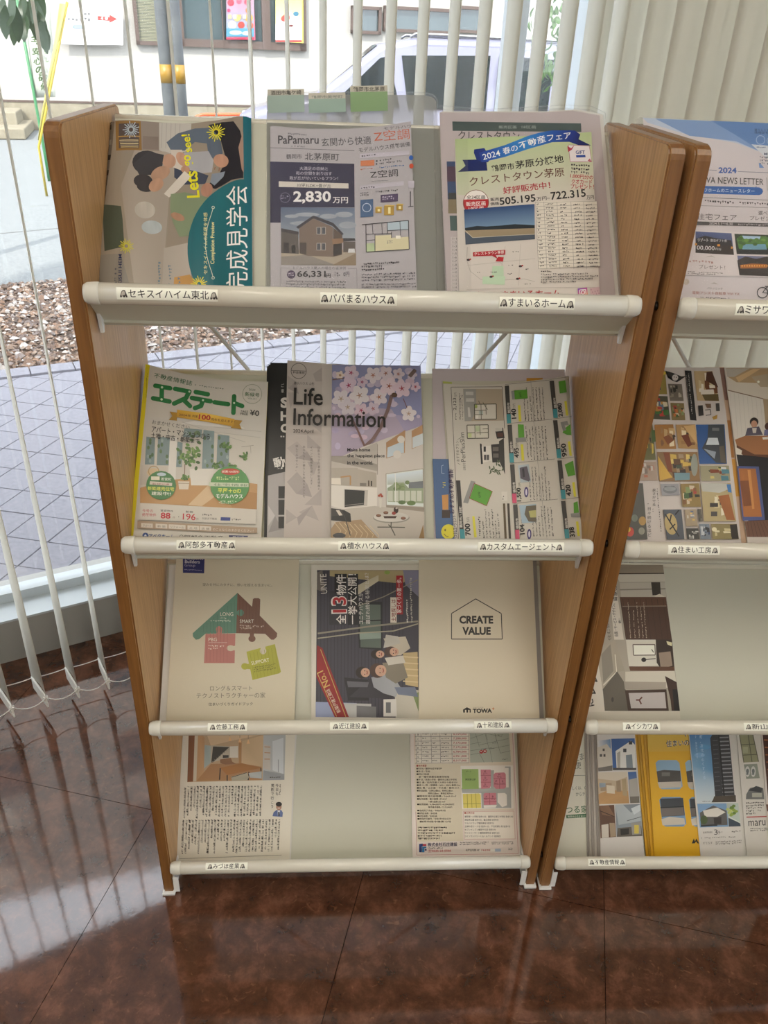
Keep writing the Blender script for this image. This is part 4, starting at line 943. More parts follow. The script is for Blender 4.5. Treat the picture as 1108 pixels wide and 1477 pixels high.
# ---------- top shelf: clear bag of land sale sheets
pB = [(52, 82), (600, 82), (760, 72), (905, 98), (990, 1070), (85, 1066)]
for k, lab in ((0, 'rearmost white land sale sheet in the clear bag, only its right edge showing'), (1, 'white land sale sheet second from the back in the clear bag')):
    doc('flyer', lab, 'flyer', S1[3], C7, .0006+.0012*k, .0006, [(x+18-9*k, y-6+2*k) for x, y in pB], 'paper', art=False)
A = doc('flyer', 'white land sale sheet with a dark green bar behind the blue ribbon flyer', 'flyer', S1[3], C7, .0034, .0006, pB, 'paper', 'print', '#b9aeb0')
A.poly([(120, 130), (806, 140), (808, 186), (122, 180)], '#3c4e4c'); A.txt('販売区画', 368, 168, 462, 168, 16, '#a8b4ac'); A.txt('18区画', 490, 168, 565, 168, 16, '#a8b4ac'); A.txt('クレストタウン', 152, 228, 478, 232, 48, '#232124', .01)
A.poly([(90, 343), (150, 343), (152, 545), (96, 545)], '#27436e'); A.rect(98, 545, 160, 620, '#86785c'); A.rect(100, 510, 150, 545, '#2b2f30'); A.rect(92, 370, 140, 450, '#4a3044'); A.poly([(106, 632), (160, 632), (160, 712), (110, 712)], '#3c5450')
for i in range(17): A.rect(112, 745+i*20, 152, 763+i*20, '#c4bdbc'); A.txt('1-%d' % (i+1), 122, 760+i*20, 144, 760+i*20, 11, '#3c3a3c')
A = doc('flyer', 'green topped flyer with a blue ribbon, right end of the top shelf', 'flyer', bent(S1[3], lambda a, b: .003*math.sin((a-.44)*14)), C7, .0046, .0007, [(133, 224), (400, 226), (640, 212), (858, 190), (905, 1072), (157, 1064)], 'paper', 'print', '#cdc6c0')
A.grad([(134, 224), (640, 212), (859, 190), (878, 560), (500, 560), (146, 520)], ['#a9bb86', '#b2c293', '#aebf8e', '#cdc6c0', '#cdc6c0', '#c4c8ae'])
A.poly([(150, 400), (190, 368), (174, 336), (250, 336), (300, 342), (306, 396)], '#14245e'); A.poly([(248, 336), (234, 300), (236, 282), (290, 276), (320, 330), (310, 352), (275, 350)], '#1b2f78')
A.grad([(262, 300), (330, 282), (400, 262), (470, 235), (520, 215), (580, 198), (650, 185), (770, 184), (800, 205), (790, 230), (858, 262), (790, 262), (740, 245), (650, 248), (520, 285), (400, 325), (330, 340), (275, 352)],
       ['#1d3a8c', '#2350a6', '#2a6cb8', '#2f7cc2', '#2f7cc2', '#2a6cb8', '#24509f', '#1b2f80', '#152262', '#152262', '#152262', '#152262', '#1b2f80', '#24509f', '#2f7cc2', '#2a6cb8', '#2350a6', '#1d3a8c'])
A.txt('2024', 285, 340, 376, 318, 32, '#dfe4ea', .01); A.txt('春の', 392, 314, 470, 292, 36, '#f0f0f0', .012); A.txt('不動産', 478, 287, 618, 246, 40, '#f0f0f0', .014); A.txt('フェア', 625, 243, 752, 226, 32, '#f0f0f0', .012)
A.txt('鶴岡市', 328, 404, 450, 392, 36, '#1c1a1c', .02); A.txt('茅原分譲地', 456, 392, 712, 356, 44, '#1c1a1c', .02); A.txt('クレストタウン茅原', 213, 478, 716, 428, 48, '#5e3226', .006); A.txt('好評販売中！', 390, 524, 640, 494, 38, '#a82434', .022)
A.ell(245, 565, 69, 65, '#e4deda'); A.ell(245, 565, 69, 65, '#b3242c', a0=-15, a1=195); A.ring(245, 565, 67, 3, '#7a4a44'); A.txt('全34区画', 196, 547, 294, 547, 22, '#1c1a1c', .01); A.txt('販売区画', 193, 584, 296, 582, 24, '#f0ecea', .01); A.txt('18区画', 207, 611, 286, 609, 23, '#f0ecea', .01)
A.txt('販売', 322, 560, 368, 558, 18, '#1c1a1c', .02); A.txt('価格', 322, 583, 368, 581, 18, '#1c1a1c', .02); A.txt('505.195', 372, 582, 562, 564, 40, '#1c1a1c', .018); A.txt('万円~', 567, 562, 638, 554, 20, '#1c1a1c', .01); A.txt('722.315', 643, 556, 830, 536, 42, '#1c1a1c', .018); A.txt('万円', 833, 552, 873, 548, 22, '#1c1a1c', .01)
A.poly([(735, 262), (848, 266), (860, 350), (745, 352)], '#dcd6da'); A.line([(735, 262), (848, 266), (860, 350), (745, 352)], 2.5, '#a8707c', True); A.txt('GIFT', 775, 310, 824, 308, 18, '#2c3f8a', .02); A.poly([(776, 316), (826, 314), (828, 326), (778, 328)], '#2c4a9a'); A.poly([(730, 268), (750, 280), (768, 262), (755, 286), (735, 300)], '#a83048'); A.poly([(838, 345), (850, 332), (862, 352)], '#c07080')
A.greek((750, 362), (858, 366), (750, 418), 3, '#4c484c', .95, 13); A.txt('1,000円分の', 745, 438, 868, 446, 24, '#b3243c', .014); A.txt('クオカード', 752, 468, 862, 470, 24, '#b3243c', .014); A.txt('プレゼント！', 748, 494, 872, 494, 24, '#b3243c', .014)
A.grad([(182, 602), (555, 578), (557, 765), (190, 788)], ['#24406e', '#2a4878', '#8fb0cc', '#8aa8c4']); A.poly([(187, 700), (250, 690), (300, 694), (380, 690), (450, 684), (556, 690), (556, 712), (187, 716)], '#1f2830'); A.poly([(187, 714), (556, 706), (557, 765), (190, 788)], '#8f8068'); A.poly([(187, 720), (230, 752), (557, 740), (557, 765), (190, 788)], '#4a5462'); A.line([(187, 712), (228, 752), (556, 738)], 3, '#b8b0a4')
A.line([(200, 800), (196, 870), (215, 930), (270, 975), (400, 980), (500, 975), (556, 990)], 2, '#a8a29c'); A.lines([((480, 790), (470, 1010)), ((196, 900), (558, 868)), ((330, 840), (390, 905)), ((400, 800), (380, 910))], 2, '#b8b2ac'); A.poly([(332, 905), (390, 905), (392, 960), (328, 960)], '#b4ccb0'); A.poly([(280, 960), (400, 960), (396, 1006), (280, 1000)], '#b8d0b4')
A.poly([(229, 830), (400, 820), (400, 846), (350, 848), (360, 868), (330, 850), (230, 852)], '#a81e2c'); A.txt('クレストタウン茅原', 236, 848, 394, 840, 17, '#f0e8e4', .01); A.poly([(362, 856), (392, 860), (388, 882), (348, 880)], '#b3202c')
for x, y in ((205, 870), (325, 962), (480, 908), (465, 975)): A.ell(x, y, 9, 6, '#3a3032'); A.ell(x+10, y-3, 5, 4, '#a83030')
for x, y in ((270, 935), (340, 935), (425, 900), (430, 945), (455, 828), (525, 920), (520, 1000)): A.greek((x-18, y), (x+22, y-1), (x-18, y+9), 1, '#5a5656', .95, 9)
A.poly([(558, 572), (600, 560), (888, 560), (905, 905), (576, 926)], '#d8d2c8')
A.lines([((560+i*.9, 572+i*19.5), (886+i*1.1, 560+i*19.2)) for i in range(19)], 1.6, '#8f8a88'); A.lines([((x, 566), (x+16, 924)) for x in (560, 604, 674, 748, 816)]+[((888, 560), (905, 905))], 1.6, '#8f8a88')
for i in range(18):
    for x, w in ((566, 26), (614, 48), (690, 40), (762, 44), (828, 50)): A.greek((x+i, 576+i*19.4), (x+w+i, 573+i*19.4), (x+i, 589+i*19.4), 1, '#4c4a4c', .95, 7)
A.greek((588, 935), (705, 933), (588, 948), 1, '#2c2a2c', 1, 10); A.greek((588, 950), (895, 942), (588, 1004), 4, '#5c5858', .93, 9); A.line([(195, 1030), (905, 1020)], 1.6, '#a8a29c')
A.txt('すまいるホーム', 375, 1076, 690, 1070, 34, '#a81e26', .03); A.txt('株式', 333, 1068, 372, 1066, 16, '#a81e26'); A.txt('S', 248, 1068, 266, 1068, 26, '#a81e26', .0); A.line([(284, 1050), (286, 1068)], 4, '#a81e26')
A.grad([(783, 1028), (833, 1022), (837, 1070), (787, 1074)], ['#6a3fae', '#b0389a', '#e89a3c', '#d84a5a']); A.line([(793, 1036), (825, 1033), (828, 1062), (796, 1065)], 4, '#f0e8e8', True); A.ring(811, 1049, 9, 4, '#f0e8e8', 14); A.poly([(848, 1024), (900, 1018), (905, 1070), (852, 1074)], '#c8aab0')
for i in range(7): A.rect(852+i*7, 1030+(i*13) % 30, 858+i*7, 1038+(i*13) % 30, '#b08a94')
sl, B, uv = sleeve('clear plastic bag around the sheets at the right of the top shelf', S1[3], C7, .0062, [(22, 60), (60, 45), (300, 66), (550, 52), (720, 42), (860, 48), (935, 80), (1050, 1085), (40, 1075)], 'clear')
bm = bmesh.new(); tube(bm, [S1[3].P(*S1[3].inv(C7[0]+x*C7[2], C7[1]+y*C7[2], .0064), .0064)-B for x, y in [(40, 1075), (22, 62), (60, 45), (300, 66), (550, 52), (720, 42), (860, 48), (935, 82), (1050, 1085)]], .0005, 5); obj('welded_seam', bm, M['clear'], sl, True)

# ---------- second shelf
G = 'yellow edged property magazines'
PT = [(215, 80), (400, 130), (580, 160), (760, 180), (1000, 188), (955, 1235), (105, 1235)]
sf = bent(S1[2], lambda a, b: .005*math.exp(-((a-.02)/.05)**2))
labs = ['rearmost yellow edged property magazine, left of the second shelf', 'third yellow edged property magazine from the front, left of the second shelf', 'yellow edged property magazine directly behind the green titled one']
for k in range(3):
    d = 15-k*5; PB = [(x-d*1.1, y+d*1.6-6) if i in (0, 6) else (x-6, y+d*.6) for i, (x, y) in enumerate(PT)]
    A = doc('magazine', labs[k], 'magazine', sf, E1, .0003+.0024*k, .0022, PB, 'yellow', 'print', '#b5a81c', G)
PT2 = [(190, 78)]+PT[1:-1]+[(76, 1235)]
A = doc('magazine', 'front property magazine with big green title and gold ribbon, second shelf', 'magazine', sf, E1, .0076, .0024, PT2, 'yellow', 'print', '#c4bfb5', G)
A.poly([(190, 78), (218, 84), (106, 1235), (76, 1235)], '#d2c222'); A.greek((196, 300), (203, 130), (188, 300), 1, '#6a6420', .9, 9)
A.txt('不動産情報誌', 243, 168, 493, 218, 34, '#2c5c38', .012); A.greek((515, 205), (750, 238), (513, 220), 1, '#5c6a5c', .95, 15)
g = '#1f7038'
def stroke(pts, w=30):
    A.line(pts, w, g)
    for x, y in pts: A.ell(x, y, w/2, w/2, g, n=14)
stroke([(255, 222), (352, 237)]); stroke([(298, 232), (296, 312)]); stroke([(240, 305), (348, 325)]); A.ell(299, 232, 8, 8, '#c4d4bc', n=10); A.ell(296, 312, 8, 8, '#c4d4bc', n=10)
stroke([(385, 240), (478, 256), (455, 300), (378, 338)]); stroke([(440, 312), (482, 352)]); A.ell(478, 256, 7, 7, '#c4d4bc', n=10)
stroke([(520, 258), (600, 272)]); stroke([(495, 298), (618, 318)]); stroke([(568, 312), (555, 350), (515, 365)]); A.ell(568, 312, 7, 7, '#c4d4bc', n=10)
stroke([(645, 325), (735, 338)]); stroke([(775, 285), (770, 395)]); stroke([(775, 330), (828, 350)]); A.ell(775, 330, 7, 7, '#c4d4bc', n=10)
A.ring(895, 270, 64, 3, '#8a927c', 26); A.txt('新緑号', 846, 284, 942, 292, 28, '#4c6a48', .01); A.txt('2024', 872, 246, 916, 250, 13, '#5a6a58'); A.txt('VOL.211', 864, 304, 922, 308, 11, '#5a6a58')
A.txt('TAKE', 816, 390, 866, 396, 14, '#3a3c38', .01); A.txt('FREE', 816, 408, 866, 412, 14, '#3a3c38', .01); A.txt('¥0', 878, 412, 940, 418, 38, '#2c2c2a', .012)
A.poly([(205, 432), (600, 480), (958, 478), (940, 1035), (155, 1000)], '#c3beb4')
A.poly([(205, 432), (960, 440), (958, 560), (640, 520), (420, 450), (205, 470)], '#bcb8b0'); A.poly([(600, 430), (740, 450), (850, 500), (420, 470)], '#cfccc6'); A.lines([((620, 520), (950, 560)), ((640, 490), (955, 520)), ((430, 460), (850, 590))], 3, '#a8a49c')
for x0, x1, y0, y1 in ((190, 250, 560, 745), (268, 352, 560, 750), (395, 430, 590, 760), (440, 560, 500, 560), (565, 640, 510, 780), (660, 740, 540, 780)):
    A.poly([(x0+6, y0), (x1+4, y0+8), (x1-2, y1), (x0-4, y1)], '#76898a')
    for i in range(7): A.ell(x0+8+A.rnd.random()*(x1-x0-16), y0+20+A.rnd.random()*(y1-y0-40), 9, 14, ['#4f6a4a', '#5c7450', '#8fa0a0'][i % 3], n=8)
A.poly([(352, 560), (398, 565), (388, 860), (338, 850)], '#d6d3cc'); A.poly([(158, 750), (330, 755), (330, 880), (156, 880)], '#bdb7ac')
A.poly([(155, 900), (330, 850), (560, 820), (930, 870), (926, 1038), (155, 1000)], '#b38a5a'); A.poly([(470, 1010), (620, 860), (760, 870), (560, 1018)], '#cbb08a'); A.poly([(700, 900), (928, 930), (926, 1038), (760, 1025)], '#a87c4a')
A.ell(245, 800, 45, 30, '#c9b490'); A.ring(245, 790, 34, 5, '#a88a5c', 18)
A.poly([(480, 770), (720, 765), (850, 790), (800, 880), (490, 880)], '#d3cfc6')
for i in range(46): A.ell(478+A.rnd.gauss(0, 34), 680+A.rnd.gauss(0, 48), 15, 10, ['#4c7034', '#5f8440', '#3c5c2a', '#7f9a58'][i % 4], A.rnd.uniform(0, 180), 8)
A.line([(450, 740), (445, 850)], 5, '#6a5238'); A.poly([(405, 855), (480, 855), (472, 908), (412, 908)], '#cfc5b4'); A.line([(405, 868), (478, 868)], 5, '#a4927a')
for cx_, cy_, n_, r_ in ((445, 830, 14, 18), (722, 620, 26, 26), (848, 690, 20, 20), (660, 745, 16, 26), (770, 750, 10, 24)):
    for i in range(n_): A.ell(cx_+A.rnd.gauss(0, r_*.6), cy_+A.rnd.gauss(0, r_*.5), 12, 7, ['#4c7034', '#668a48', '#3f5e30'][i % 3], A.rnd.uniform(0, 180), 8)
A.line([(825, 625), (905, 615)], 3, '#8a8478'); A.line([(885, 620), (888, 665)], 2, '#8a8478')
A.poly([(352, 395), (400, 402), (398, 455), (345, 452), (368, 425)], '#a07818'); A.poly([(780, 445), (832, 450), (812, 475), (826, 508), (755, 498)], '#a07818'); A.grad([(400, 382), (590, 402), (780, 440), (772, 490), (590, 458), (398, 432)], ['#c89a24', '#e0bc50', '#c89a24', '#b08418', '#cc9e2c', '#b08418'])
A.txt('2024年', 412, 422, 490, 430, 18, '#5a2c10', .014); A.txt('創業', 498, 430, 535, 434, 18, '#5a2c10', .014); A.txt('100', 540, 442, 618, 450, 34, '#a8231c', .03); A.txt('周年を迎えます！', 622, 450, 778, 468, 18, '#5a2c10', .014)
A.txt('おまかせください', 235, 480, 480, 512, 28, '#4a4a46', .0); A.txt('アパート・マンションから', 232, 532, 614, 578, 40, '#22201e', .022); A.txt('土地・中古・新築まで', 228, 572, 545, 608, 38, '#22201e', .022)
A.ell(295, 885, 98, 96, '#3f7442'); A.ell(298, 812, 30, 12, '#b8c8d0'); A.txt('若宮町', 295, 852, 362, 854, 20, '#e4e8da', .01); A.rect(230, 826, 286, 850, '#d8d4c0'); A.poly([(222, 858), (368, 868), (366, 888), (220, 880)], '#c9c2b4'); A.txt('新規分譲', 238, 882, 350, 884, 12, '#8a3c30'); A.txt('新築建売住宅', 206, 918, 380, 922, 26, '#d8d85a', .02); A.txt('建設中!!', 232, 950, 358, 952, 24, '#e4e8da', .01)
A.ell(748, 880, 130, 126, '#4f8a4c'); A.ell(752, 790, 62, 22, '#b5402e'); A.txt('創業100周年', 696, 796, 808, 798, 15, '#f0e0d0', .01); A.greek((660, 820), (830, 824), (660, 846), 2, '#c9d89a', .9, 14)
A.poly([(610, 860), (872, 866), (872, 892), (610, 886)], '#bfc8ae'); A.txt('住宅情報', 640, 884, 868, 888, 17, '#5a7a58'); A.txt('平屋＋αの', 668, 932, 822, 934, 32, '#dce060', .022); A.txt('モデルハウス', 655, 966, 834, 968, 30, '#f0f0e4', .022); A.greek((675, 980), (810, 984), (675, 1004), 2, '#c9d4b8', .9, 12)
A.poly([(155, 1002), (925, 1040), (922, 1138), (150, 1112)], '#c0bab0'); A.txt('今号の', 172, 1064, 242, 1066, 22, '#a8303a', .008); A.txt('掲載物件', 170, 1090, 264, 1092, 21, '#a8303a', .008); A.txt('賃貸物件', 290, 1058, 374, 1062, 14, '#34302e', .01); A.txt('88', 292, 1104, 356, 1106, 40, '#b0202c', .03); A.txt('件', 370, 1104, 386, 1105, 15, '#8a6a60'); A.ell(410, 1092, 3, 3, '#3a3836', n=8); A.txt('新築', 456, 1064, 505, 1066, 14, '#34302e', .01); A.txt('196', 436, 1110, 520, 1114, 42, '#b0202c', .01); A.txt('件', 524, 1112, 542, 1113, 15, '#8a6a60')
A.greek((565, 1068), (640, 1072), (565, 1086), 1, '#5a5652', 1, 13); A.txt('阿部多不動産', 566, 1108, 662, 1110, 14, '#4c4844'); A.poly([(688, 1092), (752, 1094), (750, 1116), (686, 1114)], '#24367a'); A.greek((760, 1100), (840, 1104), (760, 1116), 1, '#5a5652', 1, 13); A.line([(150, 1115), (918, 1142)], 2, '#8a847c')
A.poly([(140, 1118), (930, 1162), (928, 1200), (138, 1170)], '#a08972')
for x, t in ((165, 'アパート'), (260, '新 築'), (345, 'リフォーム'), (468, '土 地'), (548, '店 舗')):
    y = 1130+(x-140)*.04; w = 110 if x == 345 else 76; A.poly([(x, y+4), (x+w, y+8), (x+w, y+36), (x, y+32)], '#c9c0b4'); A.txt(t, x+12, y+28, x+w-12, y+31, 15, '#6a5c50')
A.txt('のことならおまかせください！', 635, 1182, 905, 1192, 17, '#d4c8ba'); A.ell(193, 1217, 20, 18, '#24407c'); A.poly([(183, 1222), (193, 1208), (203, 1222)], '#d0d4d8'); A.txt('アベタホーム', 216, 1236, 380, 1240, 32, '#24407c', .02); A.ring(428, 1224, 12, 3, '#4c4844', 14); A.txt('阿部多不動産', 448, 1240, 704, 1244, 28, '#34302e', .008); A.poly([(742, 1212), (868, 1216), (866, 1240), (740, 1238)], '#24245e'); A.txt('展示場', 765, 1236, 842, 1238, 18, '#d8d8e0')

# black catalogues and the cherry blossom magazine
G = 'black catalogues beside the cherry blossom magazine'
labs = ['rearmost black catalogue left of the cherry blossom magazine', 'middle black catalogue left of the cherry blossom magazine']
PK = [(82, 54), (500, 62), (500, 1100), (64, 1100)]
for k in range(2): doc('catalogue', labs[k], 'catalogue', S1[2], E2, .0006+.0022*k, .002, [(x-20+k*9 if i in (0, 3) else x, y+20-9*k) for i, (x, y) in enumerate(PK)], 'black', group=G, art=False)
A = doc('catalogue', 'front black catalogue with white lettering, mostly behind the cherry blossom magazine', 'catalogue', S1[2], E2, .0052, .002, PK, 'black', 'print', '#19191b', G)
A.txt('ご', 146, 198, 164, 198, 20, '#c4c0bc', .01); A.txt('家', 146, 232, 164, 232, 22, '#c4c0bc', .01); A.txt('S', 143, 322, 190, 322, 62, '#c8c4c0', .05); A.txt('H', 143, 398, 190, 398, 56, '#c8c4c0', .05); A.txt('C', 143, 468, 190, 468, 52, '#c8c4c0', .05); A.greek((142, 486), (180, 488), (142, 504), 1, '#a8a4a0', 1, 14)
A.txt('動', 108, 690, 176, 678, 72, '#d4d0cc', .03)
A.poly([(68, 722), (240, 685), (240, 1100), (62, 1100)], '#a5a09f'); A.poly([(70, 900), (110, 960), (70, 1020)], '#b9b4b3'); A.poly([(110, 960), (150, 1040), (70, 1060)], '#8e8988'); A.rect(130, 785, 240, 955, '#0f0f10'); A.rect(130, 965, 240, 1035, '#131314'); A.rect(130, 856, 240, 866, '#8a8685')
A = doc('magazine', 'magazine with a cherry blossom and living room cover on the second shelf', 'magazine', S1[2], E2, .0074, .003, [(183, 40), (440, 62), (780, 72), (972, 72), (993, 1100), (162, 1097)], 'paper', 'print', '#b5aca6')
for t in ([(335, 120), (390, 82), (392, 165)], [(335, 120), (392, 165), (350, 165)], [(185, 130), (235, 165), (185, 205)], [(185, 230), (240, 230), (200, 330)], [(180, 560), (240, 520), (300, 580), (240, 620)], [(300, 480), (385, 560), (300, 560)], [(180, 760), (240, 700), (300, 770), (235, 830)],
          [(385, 800), (385, 900), (285, 895)], [(300, 640), (370, 640), (340, 720)], [(175, 920), (240, 970), (175, 1010)], [(250, 940), (330, 900), (370, 990)], [(390, 300), (442, 240), (442, 350)], [(400, 880), (440, 860), (440, 940)], [(300, 400), (385, 360), (385, 470)]): A.poly(t, '#a59c98')
for t in ([(240, 620), (300, 580), (340, 640)], [(235, 830), (300, 770), (330, 850)], [(185, 205), (235, 165), (250, 240)], [(240, 970), (330, 900), (250, 1020)]): A.poly(t, '#9b928f')
A.poly([(388, 60), (444, 62), (440, 1100), (386, 1100)], '#b9b1ab'); A.ring(250, 103, 45, 3, '#3c3836', 30); A.line([(206, 100), (294, 104)], 2.5, '#3c3836'); A.txt('料金後納', 216, 118, 284, 121, 15, '#2c2826', .01)
A.poly([(447, 66), (972, 72), (982, 430), (444, 640)], '#8a8db4'); A.poly([(447, 480), (700, 350), (978, 380), (982, 480), (700, 560), (444, 650)], '#a29ab8'); A.poly([(444, 300), (800, 330), (900, 500), (600, 640), (444, 660)], '#b0a3b8')
def inphoto(x, y): return 458 < x < 962 and 84 < y < 560-(x-450)*.28
R_ = random.Random(9)
for i in range(70):
    x, y = R_.uniform(455, 965), R_.uniform(85, 560)
    if inphoto(x, y): A.ell(x, y, min(R_.uniform(14, 34), x-448, 970-x), min(R_.uniform(10, 22), y-74), ['#b8aec6', '#c4b8ca', '#cbb4c4', '#a79cb8'][i % 4], 0, 10)
def flower(cx, cy, r, col, cen, ro=0):
    for k in range(5):
        t = math.radians(ro+72*k); A.ell(cx+.52*r*math.cos(t), cy+.52*r*math.sin(t), r*.52, r*.40, col, ro+72*k, 12)
    for k in range(5):
        t = math.radians(ro+72*k); A.line([(cx, cy), (cx+.3*r*math.cos(t), cy+.3*r*math.sin(t))], 4, cen)
    A.ell(cx, cy, r*.13, r*.13, cen, n=8)
for f in ((560, 115, 46, '#cdbccb', '#a23c5c', 10), (545, 190, 52, '#d0bccd', '#a0305a', 40), (625, 170, 34, '#c8b6c8', '#a04868', 0), (495, 130, 26, '#d8c8c0', '#a07850', 0), (690, 130, 50, '#d6ccd4', '#b07868', 20), (610, 250, 60, '#d8d0d4', '#b08a78', 30), (500, 270, 55, '#d2cad0', '#b09a88', 15), (540, 320, 50, '#cfc6cf', '#b09a88', 50), (725, 260, 52, '#d8cdd4', '#a86848', 35), (785, 195, 60, '#dcc9d3', '#a05a48', 0), (765, 120, 44, '#d4c6d0', '#a06858', 25),
          (860, 210, 56, '#d8c2d0', '#a4404c', 45), (940, 200, 30, '#d2bccc', '#a44050', 10), (840, 125, 36, '#cfc2cc', '#a86a60', 0), (920, 130, 30, '#c8bccb', '#a06070', 0), (620, 340, 44, '#cfb8c6', '#a83c5c', 10), (690, 330, 40, '#c9bac9', '#a86a70', 30), (900, 360, 46, '#dcd4d8', '#b89a88', 60)): flower(*f)
A.line([(800, 250), (780, 330), (735, 440), (690, 510), (640, 555)], 20, '#7a6260'); A.line([(555, 370), (600, 460), (640, 552)], 12, '#7a5c5a'); A.line([(940, 100), (905, 140)], 22, '#6e5c58'); A.line([(450, 160), (520, 150)], 5, '#7a5c50'); A.line([(868, 270), (890, 325)], 4, '#7a4a40'); A.ell(815, 250, 18, 14, '#5e4436')
A.poly([(444, 640), (630, 555), (982, 428), (993, 1100), (441, 1095)], '#c0b9b2'); A.poly([(444, 640), (715, 530), (716, 720), (445, 740)], '#b3aca4'); A.poly([(444, 610), (560, 610), (716, 660), (716, 700), (444, 640)], '#9c958c'); A.poly([(444, 680), (600, 680), (600, 790), (444, 780)], '#a39b90')
A.poly([(767, 530), (880, 455), (878, 590), (768, 625)], '#b08a66'); A.poly([(775, 560), (872, 520), (872, 590), (772, 620)], '#b8c4cc'); A.poly([(918, 462), (982, 425), (985, 540), (918, 570)], '#b08a66'); A.poly([(922, 500), (984, 475), (985, 540), (922, 565)], '#c4ccd0'); A.ell(855, 512, 22, 22, '#cfc9c2'); A.ell(832, 600, 24, 24, '#cbc5be')
A.line([(716, 540), (716, 720)], 3, '#8c857c'); A.poly([(766, 715), (985, 685), (990, 912), (768, 900)], '#cfd6d2'); A.grad([(772, 722), (984, 692), (985, 770), (774, 780)], ['#c9d4dc', '#c9d4dc', '#b0b4ac', '#a8b0a4']); A.poly([(900, 765), (985, 758), (986, 800), (900, 805)], '#6f7478'); A.poly([(774, 800), (820, 770), (870, 765), (900, 800), (986, 800), (988, 890), (776, 880)], '#8f9a80')
for i in range(12): A.ell(850+R_.gauss(0, 26), 785+R_.gauss(0, 12), 14, 12, ['#6f8058', '#84946a'][i % 2], n=8)
for i in range(6): A.poly([(778+i*34, 815), (806+i*34, 815), (806+i*34, 878), (778+i*34, 876)], '#bfc2b4')
A.ell(860, 884, 22, 12, '#5c7048'); A.ell(915, 888, 26, 14, '#647a4c'); A.line([(766, 715), (985, 685), (990, 912), (768, 900), (766, 715)], 5, '#a49c90'); A.line([(820, 710), (824, 898)], 4, '#dcdcd8'); A.poly([(766, 900), (992, 915), (992, 940), (768, 918)], '#8f8579')
A.poly([(444, 740), (498, 740), (500, 780), (444, 776)], '#d8d0c4'); A.line([(498, 735), (556, 728), (556, 782)], 8, '#b08a60'); A.poly([(600, 688), (710, 710), (710, 800), (600, 790)], '#a79e92'); A.rect(660, 755, 668, 788, '#5a4c40'); A.rect(676, 758, 684, 788, '#3c3834'); A.rect(612, 770, 650, 788, '#7a746c')
A.poly([(442, 782), (714, 796), (712, 915), (520, 925), (442, 905)], '#d2ccc4'); A.poly([(520, 805), (660, 812), (655, 905), (520, 915)], '#b4ada4'); A.poly([(522, 808), (640, 815), (636, 898), (522, 912)], '#2c2d2c'); A.line([(524, 902), (634, 890)], 3, '#8a8680')
A.poly([(441, 930), (700, 905), (992, 940), (993, 1100), (441, 1096)], '#b0a89e'); A.poly([(470, 1000), (620, 985), (720, 1096), (441, 1096), (441, 1040)], '#a38a6c')
for i in range(8): A.line([(460+i*30, 1000+i*3), (500+i*32, 1050+i*4), (480+i*34, 1092)], 3, '#cbb894')
A.poly([(442, 920), (520, 930), (556, 950), (560, 1000), (442, 990)], '#2a2a2a'); A.poly([(442, 918), (500, 925), (520, 960), (442, 965)], '#3c3a38'); A.poly([(470, 930), (490, 930), (510, 960), (490, 962)], '#c0b8ac'); A.line([(520, 960), (556, 1080)], 5, '#3a3a3a'); A.ell(490, 1080, 38, 16, '#4a4a4c')
A.ell(797, 975, 108, 32, '#8a867e'); A.ell(797, 970, 104, 29, '#bfbab2'); A.lines([((797, 1000), (795, 1030)), ((795, 1030), (715, 1030)), ((795, 1030), (878, 1032)), ((795, 1030), (820, 1080)), ((795, 1030), (780, 1015))], 6, '#56524c')
for x, y in ((765, 945), (722, 962), (868, 978)): A.ell(x, y, 15, 9, '#6a4838'); A.ell(x, y-3, 10, 5, '#8a6450')
A.poly([(750, 965), (830, 965), (822, 978), (756, 978)], '#4a3830'); A.ell(825, 930, 14, 20, '#3c2e2a'); A.ell(812, 948, 12, 10, '#8a3c34'); A.ell(828, 918, 7, 6, '#b0a49c'); A.poly([(724, 860), (742, 860), (738, 915), (728, 915)], '#c9c4ba')
for x, y in ((725, 845), (735, 838), (742, 848)): A.ell(x, y, 8, 7, '#9c4a38', n=8)
A.poly([(960, 1095), (985, 1015), (992, 1100)], '#8a6c44')
A.txt('積水ハウス 山形', 222, 190, 343, 194, 18, '#3c3836', .005); A.txt('Life', 220, 308, 393, 313, 102, '#1c1816', .014); A.txt('Information', 218, 428, 763, 444, 100, '#1c1816', .014); A.txt('2024.April', 218, 478, 338, 481, 26, '#34302e', .006)
A.txt('Make home', 537, 584, 673, 584, 20, '#2c2a30', .012); A.txt('the happiest place', 537, 624, 758, 624, 25, '#2c2a30', .012); A.txt('in the world.', 537, 661, 690, 661, 22, '#2c2a30', .012)
A.vtx('山形エリアの最新不動産情報と', 362, 552, 815, 16, '#5a5452'); A.vtx('イベント情報をお届けします。', 318, 552, 800, 16, '#5a5452'); A.vtx('あなたらしい暮らしを始めるヒントを', 274, 548, 858, 16, '#5a5452'); A.vtx('探してみませんか。', 232, 545, 702, 16, '#5a5452')

